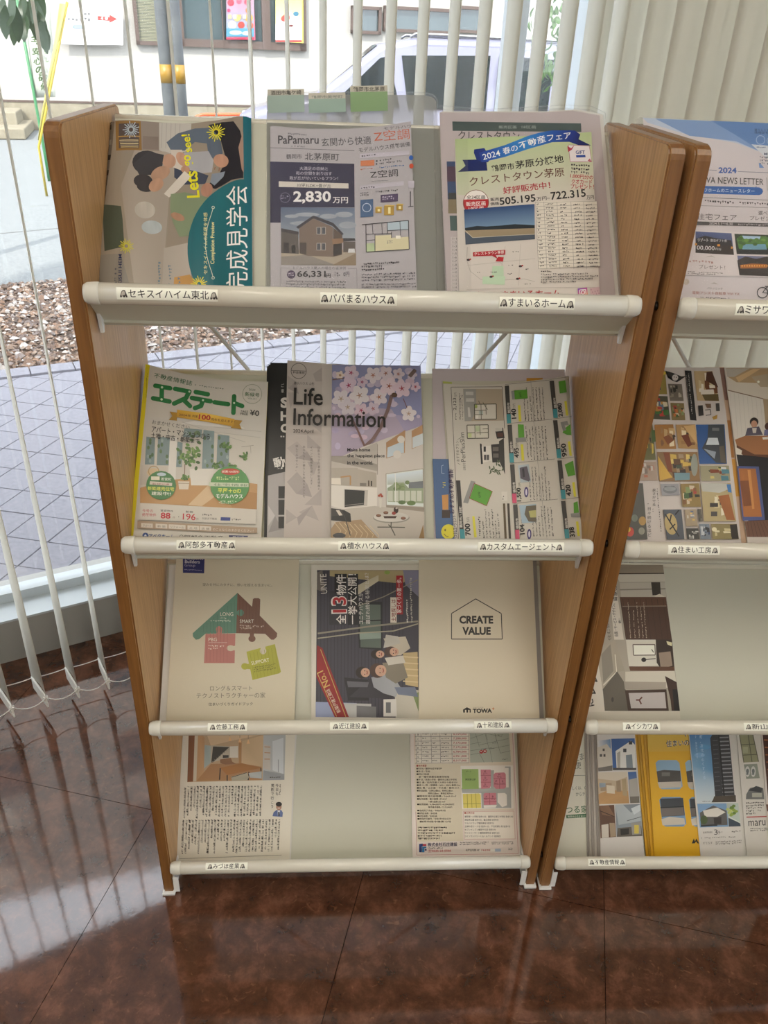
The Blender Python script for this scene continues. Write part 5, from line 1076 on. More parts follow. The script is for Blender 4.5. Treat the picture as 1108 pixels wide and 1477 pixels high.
# right of the second shelf
doc('flyer', 'tall pale lilac sheet at the back right of the second shelf', 'flyer', S1[2], E3, .0004, .0006, [(100, 92), (915, 97), (960, 1145), (112, 1145)], 'grey', 'print', '#bab0b4')
A = doc('booklet', 'plain cream booklet standing in front of the tall lilac sheet', 'booklet', S1[2], E3, .0014, .0016, [(162, 170), (640, 168), (860, 158), (980, 1145), (215, 1145)], 'paper', 'print', '#b9b5a6'); A.poly([(166, 170), (222, 176), (222, 186), (166, 184)], '#b0b85c'); A.poly([(680, 150), (780, 150), (780, 170), (680, 170)], '#c08a2c')
A = doc('leaflet', 'blue leaflet with a yellow smiling face, peeping out left of the property list', 'leaflet', S1[2], E3, .0034, .001, [(103, 647), (300, 650), (330, 1145), (124, 1145)], 'blue', 'print', '#456088', drop=True)
A.line([(170, 685), (158, 690), (158, 735), (176, 738)], 3, '#9cb0cc'); A.poly([(160, 870), (200, 866), (200, 960), (164, 960)], '#b8864c'); A.rect(160, 962, 210, 1010, '#3c302c'); A.ell(200, 1095, 44, 46, '#d2c834'); A.ell(180, 1085, 5, 8, '#5a5018', n=8); A.line([(172, 1108), (185, 1122), (200, 1124)], 4, '#5a5018'); A.greek((165, 790), (170, 790), (165, 830), 3, '#c8c040', 1, 10)
sf = bent(S1[2], lambda a, b: .008*max(0, (a-.52)/.13)**2 if a > .52 else 0)
A = doc('flyer', 'sideways black and white property list with green plots, right of the second shelf', 'flyer', sf, E3, .0048, .0010, [(168, 186), (400, 196), (640, 178), (905, 150), (960, 620), (1015, 1145), (238, 1145)], 'paper', 'print', '#c2bdb4')
ft = dict(bold=.02)
A.line([(216, 206), (530, 204), (545, 460)], 3, '#34322e'); A.line([(216, 206), (262, 1140)], 3, '#34322e')
A.poly([(290, 216), (530, 218), (540, 412), (300, 416)], '#a39684'); A.poly([(292, 218), (370, 218), (372, 350), (340, 414), (300, 414)], '#94938f'); A.rect(306, 234, 354, 256, '#b9b7b3'); A.rect(308, 274, 358, 296, '#b9b7b3'); A.poly([(318, 330), (330, 330), (338, 390), (322, 390)], '#c4c2be')
A.poly([(362, 312), (495, 308), (495, 402), (362, 404)], '#c9c5bb'); A.rect(364, 378, 384, 402, '#dcd8d0'); A.line([(360, 312), (494, 310), (495, 403), (362, 405), (360, 312)], 5, '#3f3c30'); A.rect(388, 352, 412, 374, '#a8b4ae'); A.lines([((400, 312), (402, 403)), ((362, 350), (430, 348)), ((430, 310), (432, 375)), ((360, 376), (412, 375)), ((385, 290), (395, 312)), ((412, 300), (440, 345))], 4, '#5a5848'); A.ell(370, 325, 9, 12, '#9aa85c', n=8)
A.txt('2,123', 252, 348, 250, 272, 22, '#34322e', .01); A.txt('万円', 252, 268, 250, 240, 14, '#34322e'); A.greek((268, 405), (264, 240), (282, 405), 1, '#4c4a46', .9, 9); A.greek((284, 405), (278, 230), (296, 405), 1, '#4c4a46', .9, 9); A.greek((240, 408), (240, 352), (252, 408), 1, '#4c4a46', 1, 9)
A.poly([(314, 438), (444, 438), (446, 520), (316, 522)], '#cac6ba'); A.line([(314, 440), (444, 438), (446, 520), (316, 522), (314, 440)], 5, '#3f3c30'); A.lines([((362, 440), (364, 522)), ((392, 440), (396, 500)), ((316, 488), (364, 486)), ((372, 488), (446, 484)), ((410, 464), (446, 462))], 4, '#5a5848'); A.rect(366, 444, 392, 480, '#b4bf9c'); A.rect(320, 490, 342, 516, '#b9c48c')
A.txt('おすすめプラン', 268, 664, 262, 535, 19, '#3a3834'); A.line([(272, 684), (256, 672)], 2, '#3a3834'); A.line([(256, 528), (272, 520)], 2, '#3a3834'); A.txt('PerPlusSlim', 306, 664, 296, 484, 28, '#3a3834', -.002); A.txt('企画住宅', 306, 718, 304, 672, 16, '#3a3834')
A.poly([(393, 552), (404, 556), (412, 678), (400, 680)], '#1c1a1c'); A.poly([(404, 572), (458, 566), (470, 655), (412, 672)], '#cfcbc4'); A.rect(416, 572, 430, 604, '#1f2226'); A.rect(418, 622, 450, 655, '#4a4a4c'); A.line([(434, 622), (434, 655)], 3, '#c0bcb4')
A.poly([(462, 560), (512, 555), (516, 668), (470, 670)], '#241f22'); A.poly([(488, 478), (535, 455), (545, 520), (498, 524)], '#2a2422'); A.rect(500, 488, 535, 512, '#4c2c24'); A.poly([(488, 458), (530, 456), (532, 476), (490, 480)], '#b8b4ac'); A.poly([(510, 540), (540, 520), (548, 745), (530, 700), (515, 668)], '#2c2a28'); A.rect(472, 575, 508, 600, '#5a5450'); A.rect(474, 615, 508, 640, '#5a5450')
for i in range(18): A.ell(490+A.rnd.gauss(0, 16), 708+A.rnd.gauss(0, 18), 12, 4, '#465238', A.rnd.uniform(0, 180), 8)
A.txt('おすすめ不動産情報', 238, 984, 230, 708, 32, '#2c1c48', .03); A.txt('カスタムエージェント', 258, 1142, 246, 996, 26, '#2c1c48', .03)
A.poly([(246, 780), (272, 780), (298, 1140), (272, 1140)], '#2f2c2c'); A.poly([(284, 1080), (298, 1080), (302, 1140), (272, 1140), (270, 1080)], '#3c8a94'); A.txt('鶴岡市八日町', 286, 1070, 282, 940, 18, '#e0dcd4', .01)
A.poly([(358, 798), (470, 848), (434, 936), (328, 890)], '#55962f'); A.poly([(338, 782), (366, 788), (320, 922), (290, 916)], '#8c8c8a'); A.line([(358, 798), (470, 848), (434, 936), (328, 890)], 3, '#8a2c1c', True); A.txt('57坪', 400, 885, 396, 850, 15, '#24401c', .01)
A.txt('700', 338, 1118, 332, 1044, 34, '#1c1a1a', .03); A.txt('万円', 330, 1038, 328, 1008, 16, '#3c3a38'); A.poly([(346, 1000), (360, 1000), (374, 1130), (358, 1130)], '#cfc83c')
A.greek((386, 1120), (380, 1000), (404, 1120), 1, '#34322e', .9, 12)
for x in (405, 425, 445, 465, 482, 500): A.greek((x+8, 1135), (x-4, 950), (x+22, 1135), 1, '#4c4a46', .93, 9)
A.poly([(534, 922), (548, 922), (558, 1138), (544, 1138)], '#5a4c34'); A.poly([(560, 922), (574, 922), (584, 1138), (570, 1138)], '#3c342c'); A.poly([(525, 850), (560, 850), (562, 905), (528, 905)], '#cdc8c0'); A.greek((532, 900), (530, 855), (545, 900), 1, '#4c4a46', 1, 9)
cells = [(545, 200, 432, '#3c8a94', '140', 'g1', 0), (562, 440, 672, '#3c8a94', '495', 'g2', 0), (578, 684, 920, '#c04468', '1,500', 'h', 0), (596, 930, 1142, '#c04468', '104', 'h2', 0)]
for x, y0, y1, c, pr, kind, _ in cells:
    A.poly([(x, y0), (x+26, y0-2), (x+40, y1), (x+14, y1)], '#3a3836'); A.poly([(x+12, y1-58), (x+37, y1-58), (x+40, y1), (x+14, y1)], c); A.txt('鶴岡市', x+34, y1-64, x+30, y1-130, 16, '#d8d4cc', .01)
    A.line([(x+2, y0-8), (x+270, y0-30)], 2.5, '#6a6862')
    yb = y1-30 if pr != '1,500' else y1-10; L_ = 62 if len(pr) == 3 else 84; A.txt(pr, x+72, yb, x+68, yb-L_, 30, '#1c1a1a', .03); A.txt('万円', x+66, yb-L_-6, x+64, yb-L_-30, 15, '#3c3a38')
    if kind[0] == 'g': A.poly([(x+80, y1-112), (x+95, y1-112), (x+102, y1-12), (x+86, y1-12)], '#cfc83c')
    else: A.ell(x+98, y1-66 if kind == 'h' else y1-30, 13, 32, '#3a2c6a'); A.ell(x+98, y1-66 if kind == 'h' else y1-30, 6, 20, '#c8c4d4')
    for q in range(7): A.greek((x+116+q*19+6, y1-16), (x+116+q*19-8, y0+6), (x+128+q*19+6, y1-16), 1, '#3c3a38', .93, 9)
A.poly([(602, 230), (680, 226), (684, 280), (606, 285)], '#55962f'); A.poly([(584, 234), (602, 232), (606, 285), (590, 286)], '#8c8c8a'); A.txt('89坪', 648, 270, 644, 240, 14, '#24401c')
A.poly([(625, 438), (660, 440), (664, 520), (628, 522)], '#55962f'); A.poly([(610, 522), (672, 518), (676, 545), (614, 549)], '#8c8c8a')
A.poly([(625, 690), (690, 682), (704, 790), (640, 796)], '#a8b4bc'); A.poly([(635, 705), (680, 695), (700, 780), (690, 790), (640, 770)], '#55505c'); A.poly([(650, 710), (662, 708), (668, 760), (655, 765)], '#2c2c34'); A.poly([(632, 934), (735, 928), (738, 1038), (650, 1045)], '#9ab0c0'); A.poly([(675, 940), (735, 935), (737, 1038), (690, 1035), (665, 990)], '#5c5444'); A.poly([(690, 970), (735, 965), (736, 1010), (700, 1010)], '#a8a468')
cells = [(815, 176, 404, '2,080', 312), (836, 418, 650, '950', 560), (862, 664, 900, '420', 812), (884, 912, 1140, '338', 1070)]
for x, y0, y1, pr, yt in cells:
    A.poly([(x, y0), (x+26, y0), (x+50, y1), (x+24, y1)], '#3a3836'); A.poly([(x+20, y1-55), (x+46, y1-55), (x+50, y1), (x+24, y1)], '#3c8a94'); A.txt('鶴岡市', x+42, y1-62, x+36, y1-125, 15, '#d8d4cc', .01)
    yb = y1-8 if pr != '420' else y1-18; A.txt(pr, x+84, yb, x+76, yt, 30, '#1c1a1a', .03); A.poly([(x+88, y1-100), (x+102, y1-102), (x+112, y1-12), (x+98, y1-12)], '#cfc83c'); A.line([(x+2, y0-8), (x+112, y0-20)], 2.5, '#6a6862')
A.poly([(868, 182), (908, 176), (918, 250), (876, 256)], '#55962f'); A.poly([(905, 470), (938, 445), (945, 512), (920, 510), (892, 495)], '#55962f'); A.poly([(880, 432), (920, 424), (930, 450), (905, 452), (915, 480), (895, 485)], '#8c8c8a'); A.poly([(905, 690), (955, 668), (968, 755), (925, 765)], '#55962f'); A.poly([(958, 925), (982, 916), (990, 985), (960, 990)], '#55962f'); A.poly([(940, 990), (995, 985), (998, 1015), (945, 1012)], '#8c8c8a')
A.line([(702, 170), (720, 420), (742, 650), (770, 900), (800, 1140)], 2.0, '#8a8882')

# ---------- third shelf
doc('brochure', 'white brochure under the puzzle house one, showing only its left edge', 'brochure', S1[1], E5, .0004, .0030, [(188, 150), (900, 150), (900, 1105), (128, 1110)], 'paper', art=False)
A = doc('brochure', 'cream brochure with a coloured puzzle house, left of the third shelf', 'brochure', S1[1], E5, .0036, .0030, [(236, 40), (990, 40), (958, 1105), (168, 1110)], 'paper_cream', 'print', '#c6bda7')
A.poly([(272, 60), (407, 60), (403, 200), (272, 197)], '#212560'); A.txt('Panasonic', 286, 114, 397, 118, 22, '#c8c4cc', .012); A.txt('Builders', 284, 137, 376, 140, 20, '#c8c4cc', .012); A.txt('Group', 282, 163, 348, 165, 22, '#b0acc0', -.004); A.greek((282, 174), (390, 178), (282, 184), 1, '#9a96b4', .9, 9)
A.txt('テクノストラクチャー', 804, 104, 956, 105, 20, '#3a3430', .02); A.greek((750, 88), (798, 89), (750, 104), 2, '#5a524a', 1, 8); A.txt('望みを共にカタチに、想いを超える住まいに。', 393, 278, 822, 282, 18, '#6a6052')
def shadow_free(p, c): A.poly(p, c)
A.poly([(608, 320), (333, 568), (335, 590), (352, 608), (372, 605), (410, 572), (600, 568)], '#567f6d'); A.poly([(608, 320), (697, 405), (703, 358), (712, 353), (738, 353), (748, 360), (745, 460), (852, 568), (850, 590), (832, 608), (815, 608), (778, 572), (600, 568)], '#6f4a3a')
A.ell(626, 443, 22, 20, '#567f6d'); A.rect(596, 432, 616, 454, '#567f6d'); A.ell(697, 602, 22, 20, '#6f4a3a'); A.poly([(683, 560), (710, 560), (708, 600), (684, 600)], '#6f4a3a')
A.poly([(411, 573), (595, 570), (590, 752), (402, 752)], '#b0726a'); A.ell(495, 545, 20, 20, '#b0726a'); A.poly([(480, 545), (512, 545), (514, 580), (478, 580)], '#b0726a'); A.ell(566, 660, 25, 18, '#c6bda7'); A.poly([(578, 648), (600, 644), (600, 676), (578, 672)], '#c6bda7')
A.poly([(663, 682), (838, 635), (875, 805), (865, 815), (700, 856)], '#a5a43a'); A.ell(653, 772, 22, 20, '#a5a43a'); A.poly([(655, 758), (690, 755), (690, 790), (660, 788)], '#a5a43a'); A.ell(765, 678, 20, 20, '#c6bda7'); A.poly([(745, 640), (778, 640), (780, 668), (752, 672)], '#c6bda7')
for i in range(9): A.line([(420+i*21, 545 if i > 2 else 565), (418+i*21, 745)], 3, '#a2675f') if i not in (7, 8) else None
for i in range(10): A.line([(400+i*21, 565), (400+i*21, 520-i*17)], 3, '#4c7363')
for i in range(9): A.line([(620+i*20, 565), (622+i*20, 345+i*17 if i < 4 else (370 if i in (5, 6) else 400+i*12))], 3, '#634032')
for i in range(8): A.line([(685+i*22, 690-i*5), (712+i*21, 850-i*5)], 3, '#979632')
A.txt('LONG', 502, 462, 582, 462, 22, '#dcd6c8', -.002); A.txt('SMART', 622, 506, 708, 506, 22, '#dcd6c8', -.002); A.txt('PBG', 430, 618, 482, 618, 22, '#dcd6c8', -.002); A.txt('SUPPORT', 696, 764, 805, 742, 22, '#e4e0c8', -.002)
A.greek((500, 470), (560, 470), (500, 500), 2, '#b8c4b4', .9, 8); A.greek((442, 486), (578, 488), (442, 500), 1, '#b8c4b4', .9, 9); A.greek((622, 516), (775, 520), (622, 545), 2, '#c4b0a0', .9, 10); A.line([(430, 626), (545, 626)], 2, '#dcc8bc'); A.greek((430, 640), (530, 642), (430, 672), 2, '#dcc8bc', .9, 10); A.greek((706, 775), (850, 752), (712, 812), 3, '#6a6a28', .9, 10)
A.txt('ロング＆スマート', 440, 922, 698, 920, 30, '#5a564e', -.008); A.txt('テクノストラクチャーの家', 356, 970, 780, 966, 34, '#5a564e', -.008); A.txt('住まいづくりガイドブック', 430, 1014, 702, 1012, 20, '#3c3832', .006)

A = doc('flyer', 'sideways flyer of a family outside a dark house on the third shelf', 'flyer', S1[1], E6, .0006, .0016, [(54, 97), (500, 97), (500, 728), (54, 728)], 'paper', 'print', '#cdc8bd')
A.poly([(78, 120), (494, 120), (494, 726), (72, 722)], '#3d3b46')
for i in range(26): A.line([(80+i*14, 122), (78+i*14, 715)], 2.5, '#2f2d37')
A.poly([(130, 121), (494, 121), (494, 150), (420, 175), (130, 145)], '#a39470'); A.poly([(230, 190), (330, 140), (330, 165), (240, 225)], '#c0b8a0'); A.poly([(430, 121), (494, 121), (494, 230), (440, 180)], '#7a7890'); A.ell(365, 130, 12, 8, '#8aa050')
A.poly([(244, 250), (250, 440), (345, 448), (345, 250)], '#22242a'); A.poly([(252, 260), (256, 436), (340, 440), (338, 262)], '#58645c'); A.line([(250, 330), (345, 325)], 5, '#1c1c20'); A.poly([(252, 380), (340, 376), (340, 400), (253, 405)], '#8a9a90')
A.poly([(100, 120), (78, 130), (78, 200), (110, 215)], '#6a6460'); A.line([(80, 380), (300, 350), (492, 330)], 7, '#8a8578'); A.line([(80, 400), (250, 378), (390, 370), (492, 340)], 5, '#a09a88'); A.line([(210, 280), (350, 230), (490, 160)], 4, '#8a8578')
A.poly([(188, 560), (295, 570), (290, 655), (205, 655)], '#26252b'); A.poly([(300, 560), (400, 630), (380, 648), (210, 640)], '#35333b'); A.poly([(200, 575), (290, 580), (285, 600), (205, 600)], '#5c5c64')
A.poly([(72, 660), (240, 665), (245, 722), (72, 722)], '#8d97b8'); A.poly([(160, 665), (300, 668), (300, 724), (170, 722)], '#b8b8b8'); A.poly([(240, 675), (320, 680), (320, 724), (240, 722)], '#6c6c70'); A.poly([(395, 600), (494, 612), (494, 726), (400, 724)], '#b9b4a8'); A.poly([(350, 650), (402, 648), (405, 720), (350, 720)], '#cfccc8'); A.poly([(360, 662), (380, 662), (380, 705), (360, 705)], '#6a6c70'); A.poly([(470, 630), (494, 620), (494, 700)], '#7a8a5a')
A.poly([(430, 460), (490, 455), (492, 600), (440, 590)], '#b5a078'); 
for y in (475, 500, 525, 550, 575): A.line([(430, y), (492, y+4)], 5, '#cbb890')
A.poly([(300, 560), (380, 540), (420, 600), (400, 640), (350, 625), (310, 600)], '#9a9ca2'); A.poly([(345, 500), (430, 495), (450, 560), (400, 585), (360, 560)], '#827a6c'); A.poly([(350, 400), (440, 392), (460, 440), (420, 470), (380, 470)], '#b9b0a0'); A.poly([(360, 385), (410, 392), (420, 420), (350, 440)], '#b8b4ac'); A.poly([(395, 600), (480, 600), (492, 640), (410, 630)], '#6c7488'); A.poly([(355, 480), (430, 470), (440, 500), (370, 510)], '#c4beb4')
for x, y, rx, ry, hair in ((330, 465, 24, 19, 1), (388, 455, 26, 22, 2), (270, 540, 26, 24, 1), (333, 532, 32, 30, 2)):
    A.ell(x-8, y, rx, ry, '#2c2422' if hair == 1 else '#4a3832'); A.ell(x+6, y, rx*.72, ry*.78, '#c09a84'); A.ell(x+3, y-ry*.3, 2.5, 2.2, '#2a2020', n=8); A.ell(x+3, y+ry*.3, 2.5, 2.2, '#2a2020', n=8); A.line([(x+rx*.45, y-ry*.3), (x+rx*.55, y), (x+rx*.45, y+ry*.3)], 3.5, '#8a3c34')
A.poly([(78, 428), (100, 440), (208, 722), (150, 722), (76, 560)], '#8c2428'); A.line([(92, 445), (196, 722)], 3, '#b89a58'); A.line([(80, 545), (158, 720)], 3, '#b89a58'); A.txt('No.1', 132, 592, 102, 530, 28, '#c9a860', .01); A.txt('新築戸建工務店', 176, 700, 128, 605, 17, '#d8ccb8')
A.txt('UNITE', 120, 216, 116, 136, 26, '#cfcac4', .0); A.rect(128, 205, 200, 345, '#33313a'); A.rect(150, 136, 200, 215, '#1f1e24'); A.rect(204, 136, 246, 345, '#1f1e24')
A.txt('全', 196, 342, 196, 302, 40, '#e0dcd8', .02); A.txt('13', 202, 298, 200, 226, 66, '#e8e0dc', .05); A.txt('13', 198, 294, 197, 230, 56, '#b0242c', .02); A.txt('物件', 198, 222, 196, 138, 40, '#e0dcd8', .02); A.txt('一挙大公開！', 243, 342, 240, 136, 38, '#e0dcd8', .012)
A.txt('ユニテハウスが', 268, 342, 266, 212, 20, '#d4d0cc', .01); A.txt('選ばれ続ける秘密とは？', 296, 342, 290, 132, 18, '#d4d0cc', .008); A.rect(402, 143, 430, 302, '#9c2028'); A.txt('家づくりの第一歩。', 424, 296, 424, 152, 20, '#e4dcd8', .01); A.rect(378, 232, 404, 336, '#d0c8bc'); A.txt('土地探しは', 401, 330, 400, 240, 19, '#7c1c20', .02); A.greek((445, 335), (440, 235), (458, 335), 1, '#c8c4bc', .95, 8); A.greek((462, 335), (456, 150), (474, 335), 1, '#b8b4ac', .95, 8)

doc('brochure', 'white sheet behind the house outline brochure, showing along its right edge', 'brochure', S1[1], E6, .0004, .0020, [(560, 55), (976, 50), (1008, 728), (560, 728)], 'grey', art=False)
A = doc('brochure', 'plain cream brochure with a thin black house outline, right of the third shelf', 'brochure', S1[1], E6, .0026, .0026, [(495, 30), (960, 30), (990, 728), (495, 728)], 'paper_cream', 'print', '#cdc4b0')
A.line([(629, 403), (629, 298), (728, 238), (833, 298), (837, 403)], 3.4, '#221e1a', True); A.txt('CREATE', 661, 340, 800, 340, 33, '#1e1a16', .045); A.txt('VALUE', 673, 386, 790, 386, 33, '#1e1a16', .045); A.txt('TOWA', 716, 706, 795, 705, 18, '#1e1a16', .05); A.poly([(676, 692), (692, 682), (708, 690), (708, 704), (703, 704), (703, 693), (697, 693), (697, 704), (690, 704), (690, 693), (684, 693), (684, 704), (677, 704)], '#1e1a16')
A.lines([((800, 683), (800, 693)), ((795, 688), (805, 688))], 2.6, '#b86a30'); A.lines([((604, 58), (604, 76)), ((595, 67), (613, 67))], 4.5, '#b86a30'); A.txt('になる家づくり', 617, 73, 685, 73, 10, '#8a8070', .01); A.greek((515, 63), (588, 64), (515, 71), 1, '#9a917f', .95, 6); A.greek((716, 681), (762, 681), (716, 685), 1, '#8a8070', .95, 5)

# ---------- bottom shelf
doc('newsletter', 'second copy of the sideways printed newsletter, its lower edge showing', 'newsletter', S1[0], E8, .0004, .0012, [(215, 50), (835, 50), (800, 812), (162, 822)], 'paper', art=False, group='home builder newsletters')
A = doc('newsletter', 'front newsletter with a dining room photo, left of the bottom shelf', 'newsletter', S1[0], E8, .0018, .0010, [(210, 40), (828, 40), (792, 815), (160, 828)], 'paper', 'print', '#d6d0c2', 'home builder newsletters')
A.poly([(238, 90), (772, 90), (765, 362), (230, 375)], '#b89c7c'); A.poly([(238, 90), (272, 90), (262, 372), (230, 374)], '#7a4a28'); A.poly([(272, 90), (290, 90), (280, 370), (262, 372)], '#c4b8a4'); A.poly([(290, 90), (325, 130), (322, 330), (280, 370)], '#b89068'); A.poly([(325, 170), (360, 175), (358, 270), (322, 300)], '#9aa6a4')
A.poly([(330, 90), (645, 90), (645, 112), (460, 150), (360, 175)], '#c9ae8c'); A.poly([(360, 172), (465, 178), (465, 240), (358, 268)], '#b0a696'); A.poly([(372, 178), (462, 182), (372, 266), (362, 266)], '#35322e')
for i in range(8): A.line([(366+i*12, 262-i*10), (378+i*12, 262-i*10)], 3, '#8a8378')
A.poly([(465, 178), (510, 176), (510, 240), (465, 240)], '#cfc9be'); A.poly([(426, 226), (458, 226), (458, 240), (426, 242)], '#2c2a28'); A.poly([(514, 150), (530, 150), (528, 272), (514, 274)], '#a87c50'); A.poly([(530, 150), (650, 115), (648, 300), (530, 270)], '#c0a480')
A.poly([(280, 370), (360, 275), (520, 270), (640, 290), (640, 362)], '#a57a52'); A.poly([(410, 250), (470, 240), (478, 262), (500, 275), (440, 278), (412, 270)], '#8a6244')
A.poly([(650, 112), (772, 112), (765, 362), (645, 365)], '#aeb2b4'); A.poly([(652, 165), (690, 175), (688, 310), (650, 300)], '#bab4ac'); A.lines([((655, 180), (688, 182)), ((655, 212), (688, 214)), ((655, 248), (686, 248))], 5, '#b08a6c'); A.poly([(700, 150), (760, 130), (760, 330), (700, 310)], '#c4c8cc'); A.line([(732, 250), (732, 320)], 4, '#8a8e92'); A.poly([(650, 310), (765, 330), (765, 362), (645, 365)], '#8f9296')
A.poly([(412, 296), (530, 270), (640, 296), (450, 336)], '#a06c38'); A.lines([((412, 298), (408, 362)), ((450, 336), (450, 368)), ((636, 298), (638, 352)), ((570, 318), (566, 364))], 6, '#2c2420'); A.poly([(472, 345), (560, 320), (570, 348), (560, 364), (476, 368)], '#a8a08c'); A.poly([(568, 325), (640, 315), (640, 355), (575, 350)], '#a8acac'); A.line([(474, 348), (560, 322)], 3, '#2c2420')
for x, y in ((465, 140), (520, 148), (566, 155)): A.line([(x, 90), (x, y-18)], 2, '#4c4440'); A.poly([(x-9, y+8), (x, y-18), (x+9, y+8)], '#d8b080')
A.greek((686, 346), (755, 344), (686, 356), 1, '#3a3630', 1, 10)
for i in range(25):
    x = 642-i*17.4; 
    A.greek((x, 395+i*.2), (x-7, 568+i*.5), (x-11, 395), 1, '#35312b', .97, 8.5, .05, .95) if i < 25 else None
for i in range(31):
    x = 742-i*17.6; A.greek((x, 580+i*.2), (x-8, 762+i*.6), (x-11, 580), 1, '#35312b', .97, 8.5, .05, .95)
A.vtx('今日も', 716, 382, 450, 18, '#2a2622', .02); A.vtx('笑顔で行こう', 692, 382, 520, 18, '#2a2622', .02, -4); A.greek((748, 385), (742, 465), (738, 385), 1, '#4c463e', 1, 9)
A.poly([(706, 540), (722, 528), (748, 528), (757, 542), (755, 566), (700, 562)], '#5a6a98'); A.poly([(728, 530), (742, 530), (738, 560), (730, 560)], '#c8ccd4'); A.ell(735, 510, 15, 19, '#a87c64'); A.ell(735, 496, 17, 13, '#1f1a1a'); A.rect(731, 538, 739, 562, '#2c3040'); A.line([(728, 518), (742, 518)], 2.5, '#f0e8e0')
A.line([(188, 796), (750, 776)], 2.5, '#8a8478')
A = doc('flyer', 'pink bordered flyer with plot map and price table, on the bottom shelf', 'flyer', S1[0], F1, .0010, .0012, [(132, 20), (770, 20), (814, 870), (150, 876)], 'paper', 'print', '#dcd2cc')
A.line([(158, 60), (762, 60), (800, 858), (176, 866)], 2.2, '#b06a6a', True); A.poly([(160, 64), (760, 62), (778, 590), (165, 600)], '#d9cfc0'); A.poly([(166, 305), (445, 308), (462, 780), (178, 784)], '#d6cdb9')
A.poly([(164, 80), (495, 80), (496, 298), (174, 303)], '#e0dad0'); A.lines([((165, 112+i*27.2), (496, 110+i*27)) for i in range(8)]+[((x, 80), (x+6, 300)) for x in (168, 200, 262, 317, 388)]+[((495, 80), (497, 298))], 2, '#5a5450')
for i, t in enumerate(('8,354,000', '7,288,000', '7,173,000', '7,173,000', '6,784,000', '6,951,000', '8,317,000')):
    y = 130+i*27.2; A.txt(t, 400, y, 482, y, 14, '#a8323c', .008); A.txt('BCDEFGH'[i], 180, y+2, 188, y+2, 11, '#4c4440', .01); A.greek((210, y-12), (256, y-12), (210, y), 1, '#4c4440', 1, 8); A.greek((270, y-12), (304, y-12), (270, y), 1, '#4c4440', 1, 8); A.greek((326, y-12), (374, y-12), (326, y), 1, '#4c4440', 1, 8)
A.poly([(500, 60), (738, 60), (755, 292), (504, 298)], '#a9b0a4'); A.lines([((505, 150), (600, 118)), ((600, 118), (700, 140)), ((520, 60), (560, 200)), ((580, 60), (620, 215)), ((640, 70), (690, 240)), ((560, 190), (740, 150)), ((505, 225), (640, 205)), ((620, 215), (748, 190)), ((500, 120), (640, 90)), ((690, 240), (752, 225)), ((600, 118), (610, 160)), ((505, 250), (560, 240)), ((560, 240), (590, 296)), ((625, 215), (640, 296)), ((660, 120), (665, 165)), ((505, 185), (570, 172))], 2, '#6f766c')
A.ell(572, 232, 12, 11, '#b02a30'); A.ell(594, 228, 12, 11, '#b02a30'); A.rect(588, 224, 600, 231, '#e8dcd4'); A.rect(566, 228, 576, 232, '#e8dcd4')
for x, y in ((672, 125), (640, 175), (620, 208), (570, 212), (700, 275)): A.greek((x, y), (x+36, y-1), (x, y+8), 1, '#3c3c38', 1, 7)
A.txt('■物件概要', 174, 324, 236, 324, 14, '#a83a30', .01)
for i, (t, w) in enumerate((('■所在地／鶴岡市北荻字東荒屋', 156), ('■地 目／宅地', 82), ('■用途地域', 76), ('第一種中高層住居専用地域', 200), ('■学 区／荻南小学校・鶴岡市立第三中学校', 246), ('■交 通／庄内交通バス停から徒歩3分', 250), ('■建ぺい率・容積率／60%・200% 最高12m', 266), ('■設 備／上水道・下水道・都市ガス', 260), ('■接道道路／北側公道6m、西側公道6m', 220), ('南側公道6m、東側区域外6m', 222), ('■開発区域の総面積／3,669.35㎡', 240), ('■販売面積／最小面積 197.63㎡', 182), ('〜最大面積 232.16㎡', 172), ('■販売価格／6,784,000円〜8,354,000円', 226), ('販売最多価格／7,173,000円', 214), ('■造成完了予定／令和6年7月', 172), ('■販売区画数／全8区画', 120), ('■総区画数／全8区画', 120), ('■開発許可番号／令和5年9月22日付', 206), ('鶴岡市指令建第12号', 206))):
    y = 341+i*16.9+(4 if i > 14 else 0); ind = 12 if t[0] != '■' else 0; x = 174+i*.35+(68 if t[0] in '南〜販' else ind); A.txt(t, x, y, 174+w+i*.35, y, 12, '#2f2a26', .01)
A.greek((182, 692), (425, 692), (182, 776), 5, '#2f2a26', .97, 10, .1, .6)
A.poly([(444, 318), (766, 314), (772, 580), (454, 584)], '#e4e0da'); A.poly([(450, 455), (740, 450), (740, 330), (718, 330), (718, 322), (752, 322), (756, 576), (575, 578), (572, 485), (455, 485)], '#a5a9a8'); A.poly([(630, 345), (650, 345), (650, 460), (630, 460)], '#a5a9a8')
A.poly([(452, 338), (554, 337), (557, 459), (454, 461)], '#8fae62'); A.txt('ゲート', 478, 357, 510, 357, 10, '#34402a', .01); A.txt('南荻原公園', 474, 408, 536, 408, 13, '#2c3822', .02)
A.poly([(568, 341), (630, 341), (632, 440), (622, 456), (571, 459)], '#c67c8c'); A.poly([(658, 360), (712, 358), (722, 368), (724, 448), (714, 458), (662, 460), (648, 446), (646, 372)], '#c67c8c'); A.poly([(585, 492), (594, 484), (662, 484), (666, 556), (588, 558)], '#c67c8c'); A.poly([(672, 486), (716, 484), (728, 494), (730, 560), (700, 572), (672, 540)], '#e4e0da'); A.poly([(586, 560), (668, 558), (660, 574), (588, 576)], '#e4e0da')
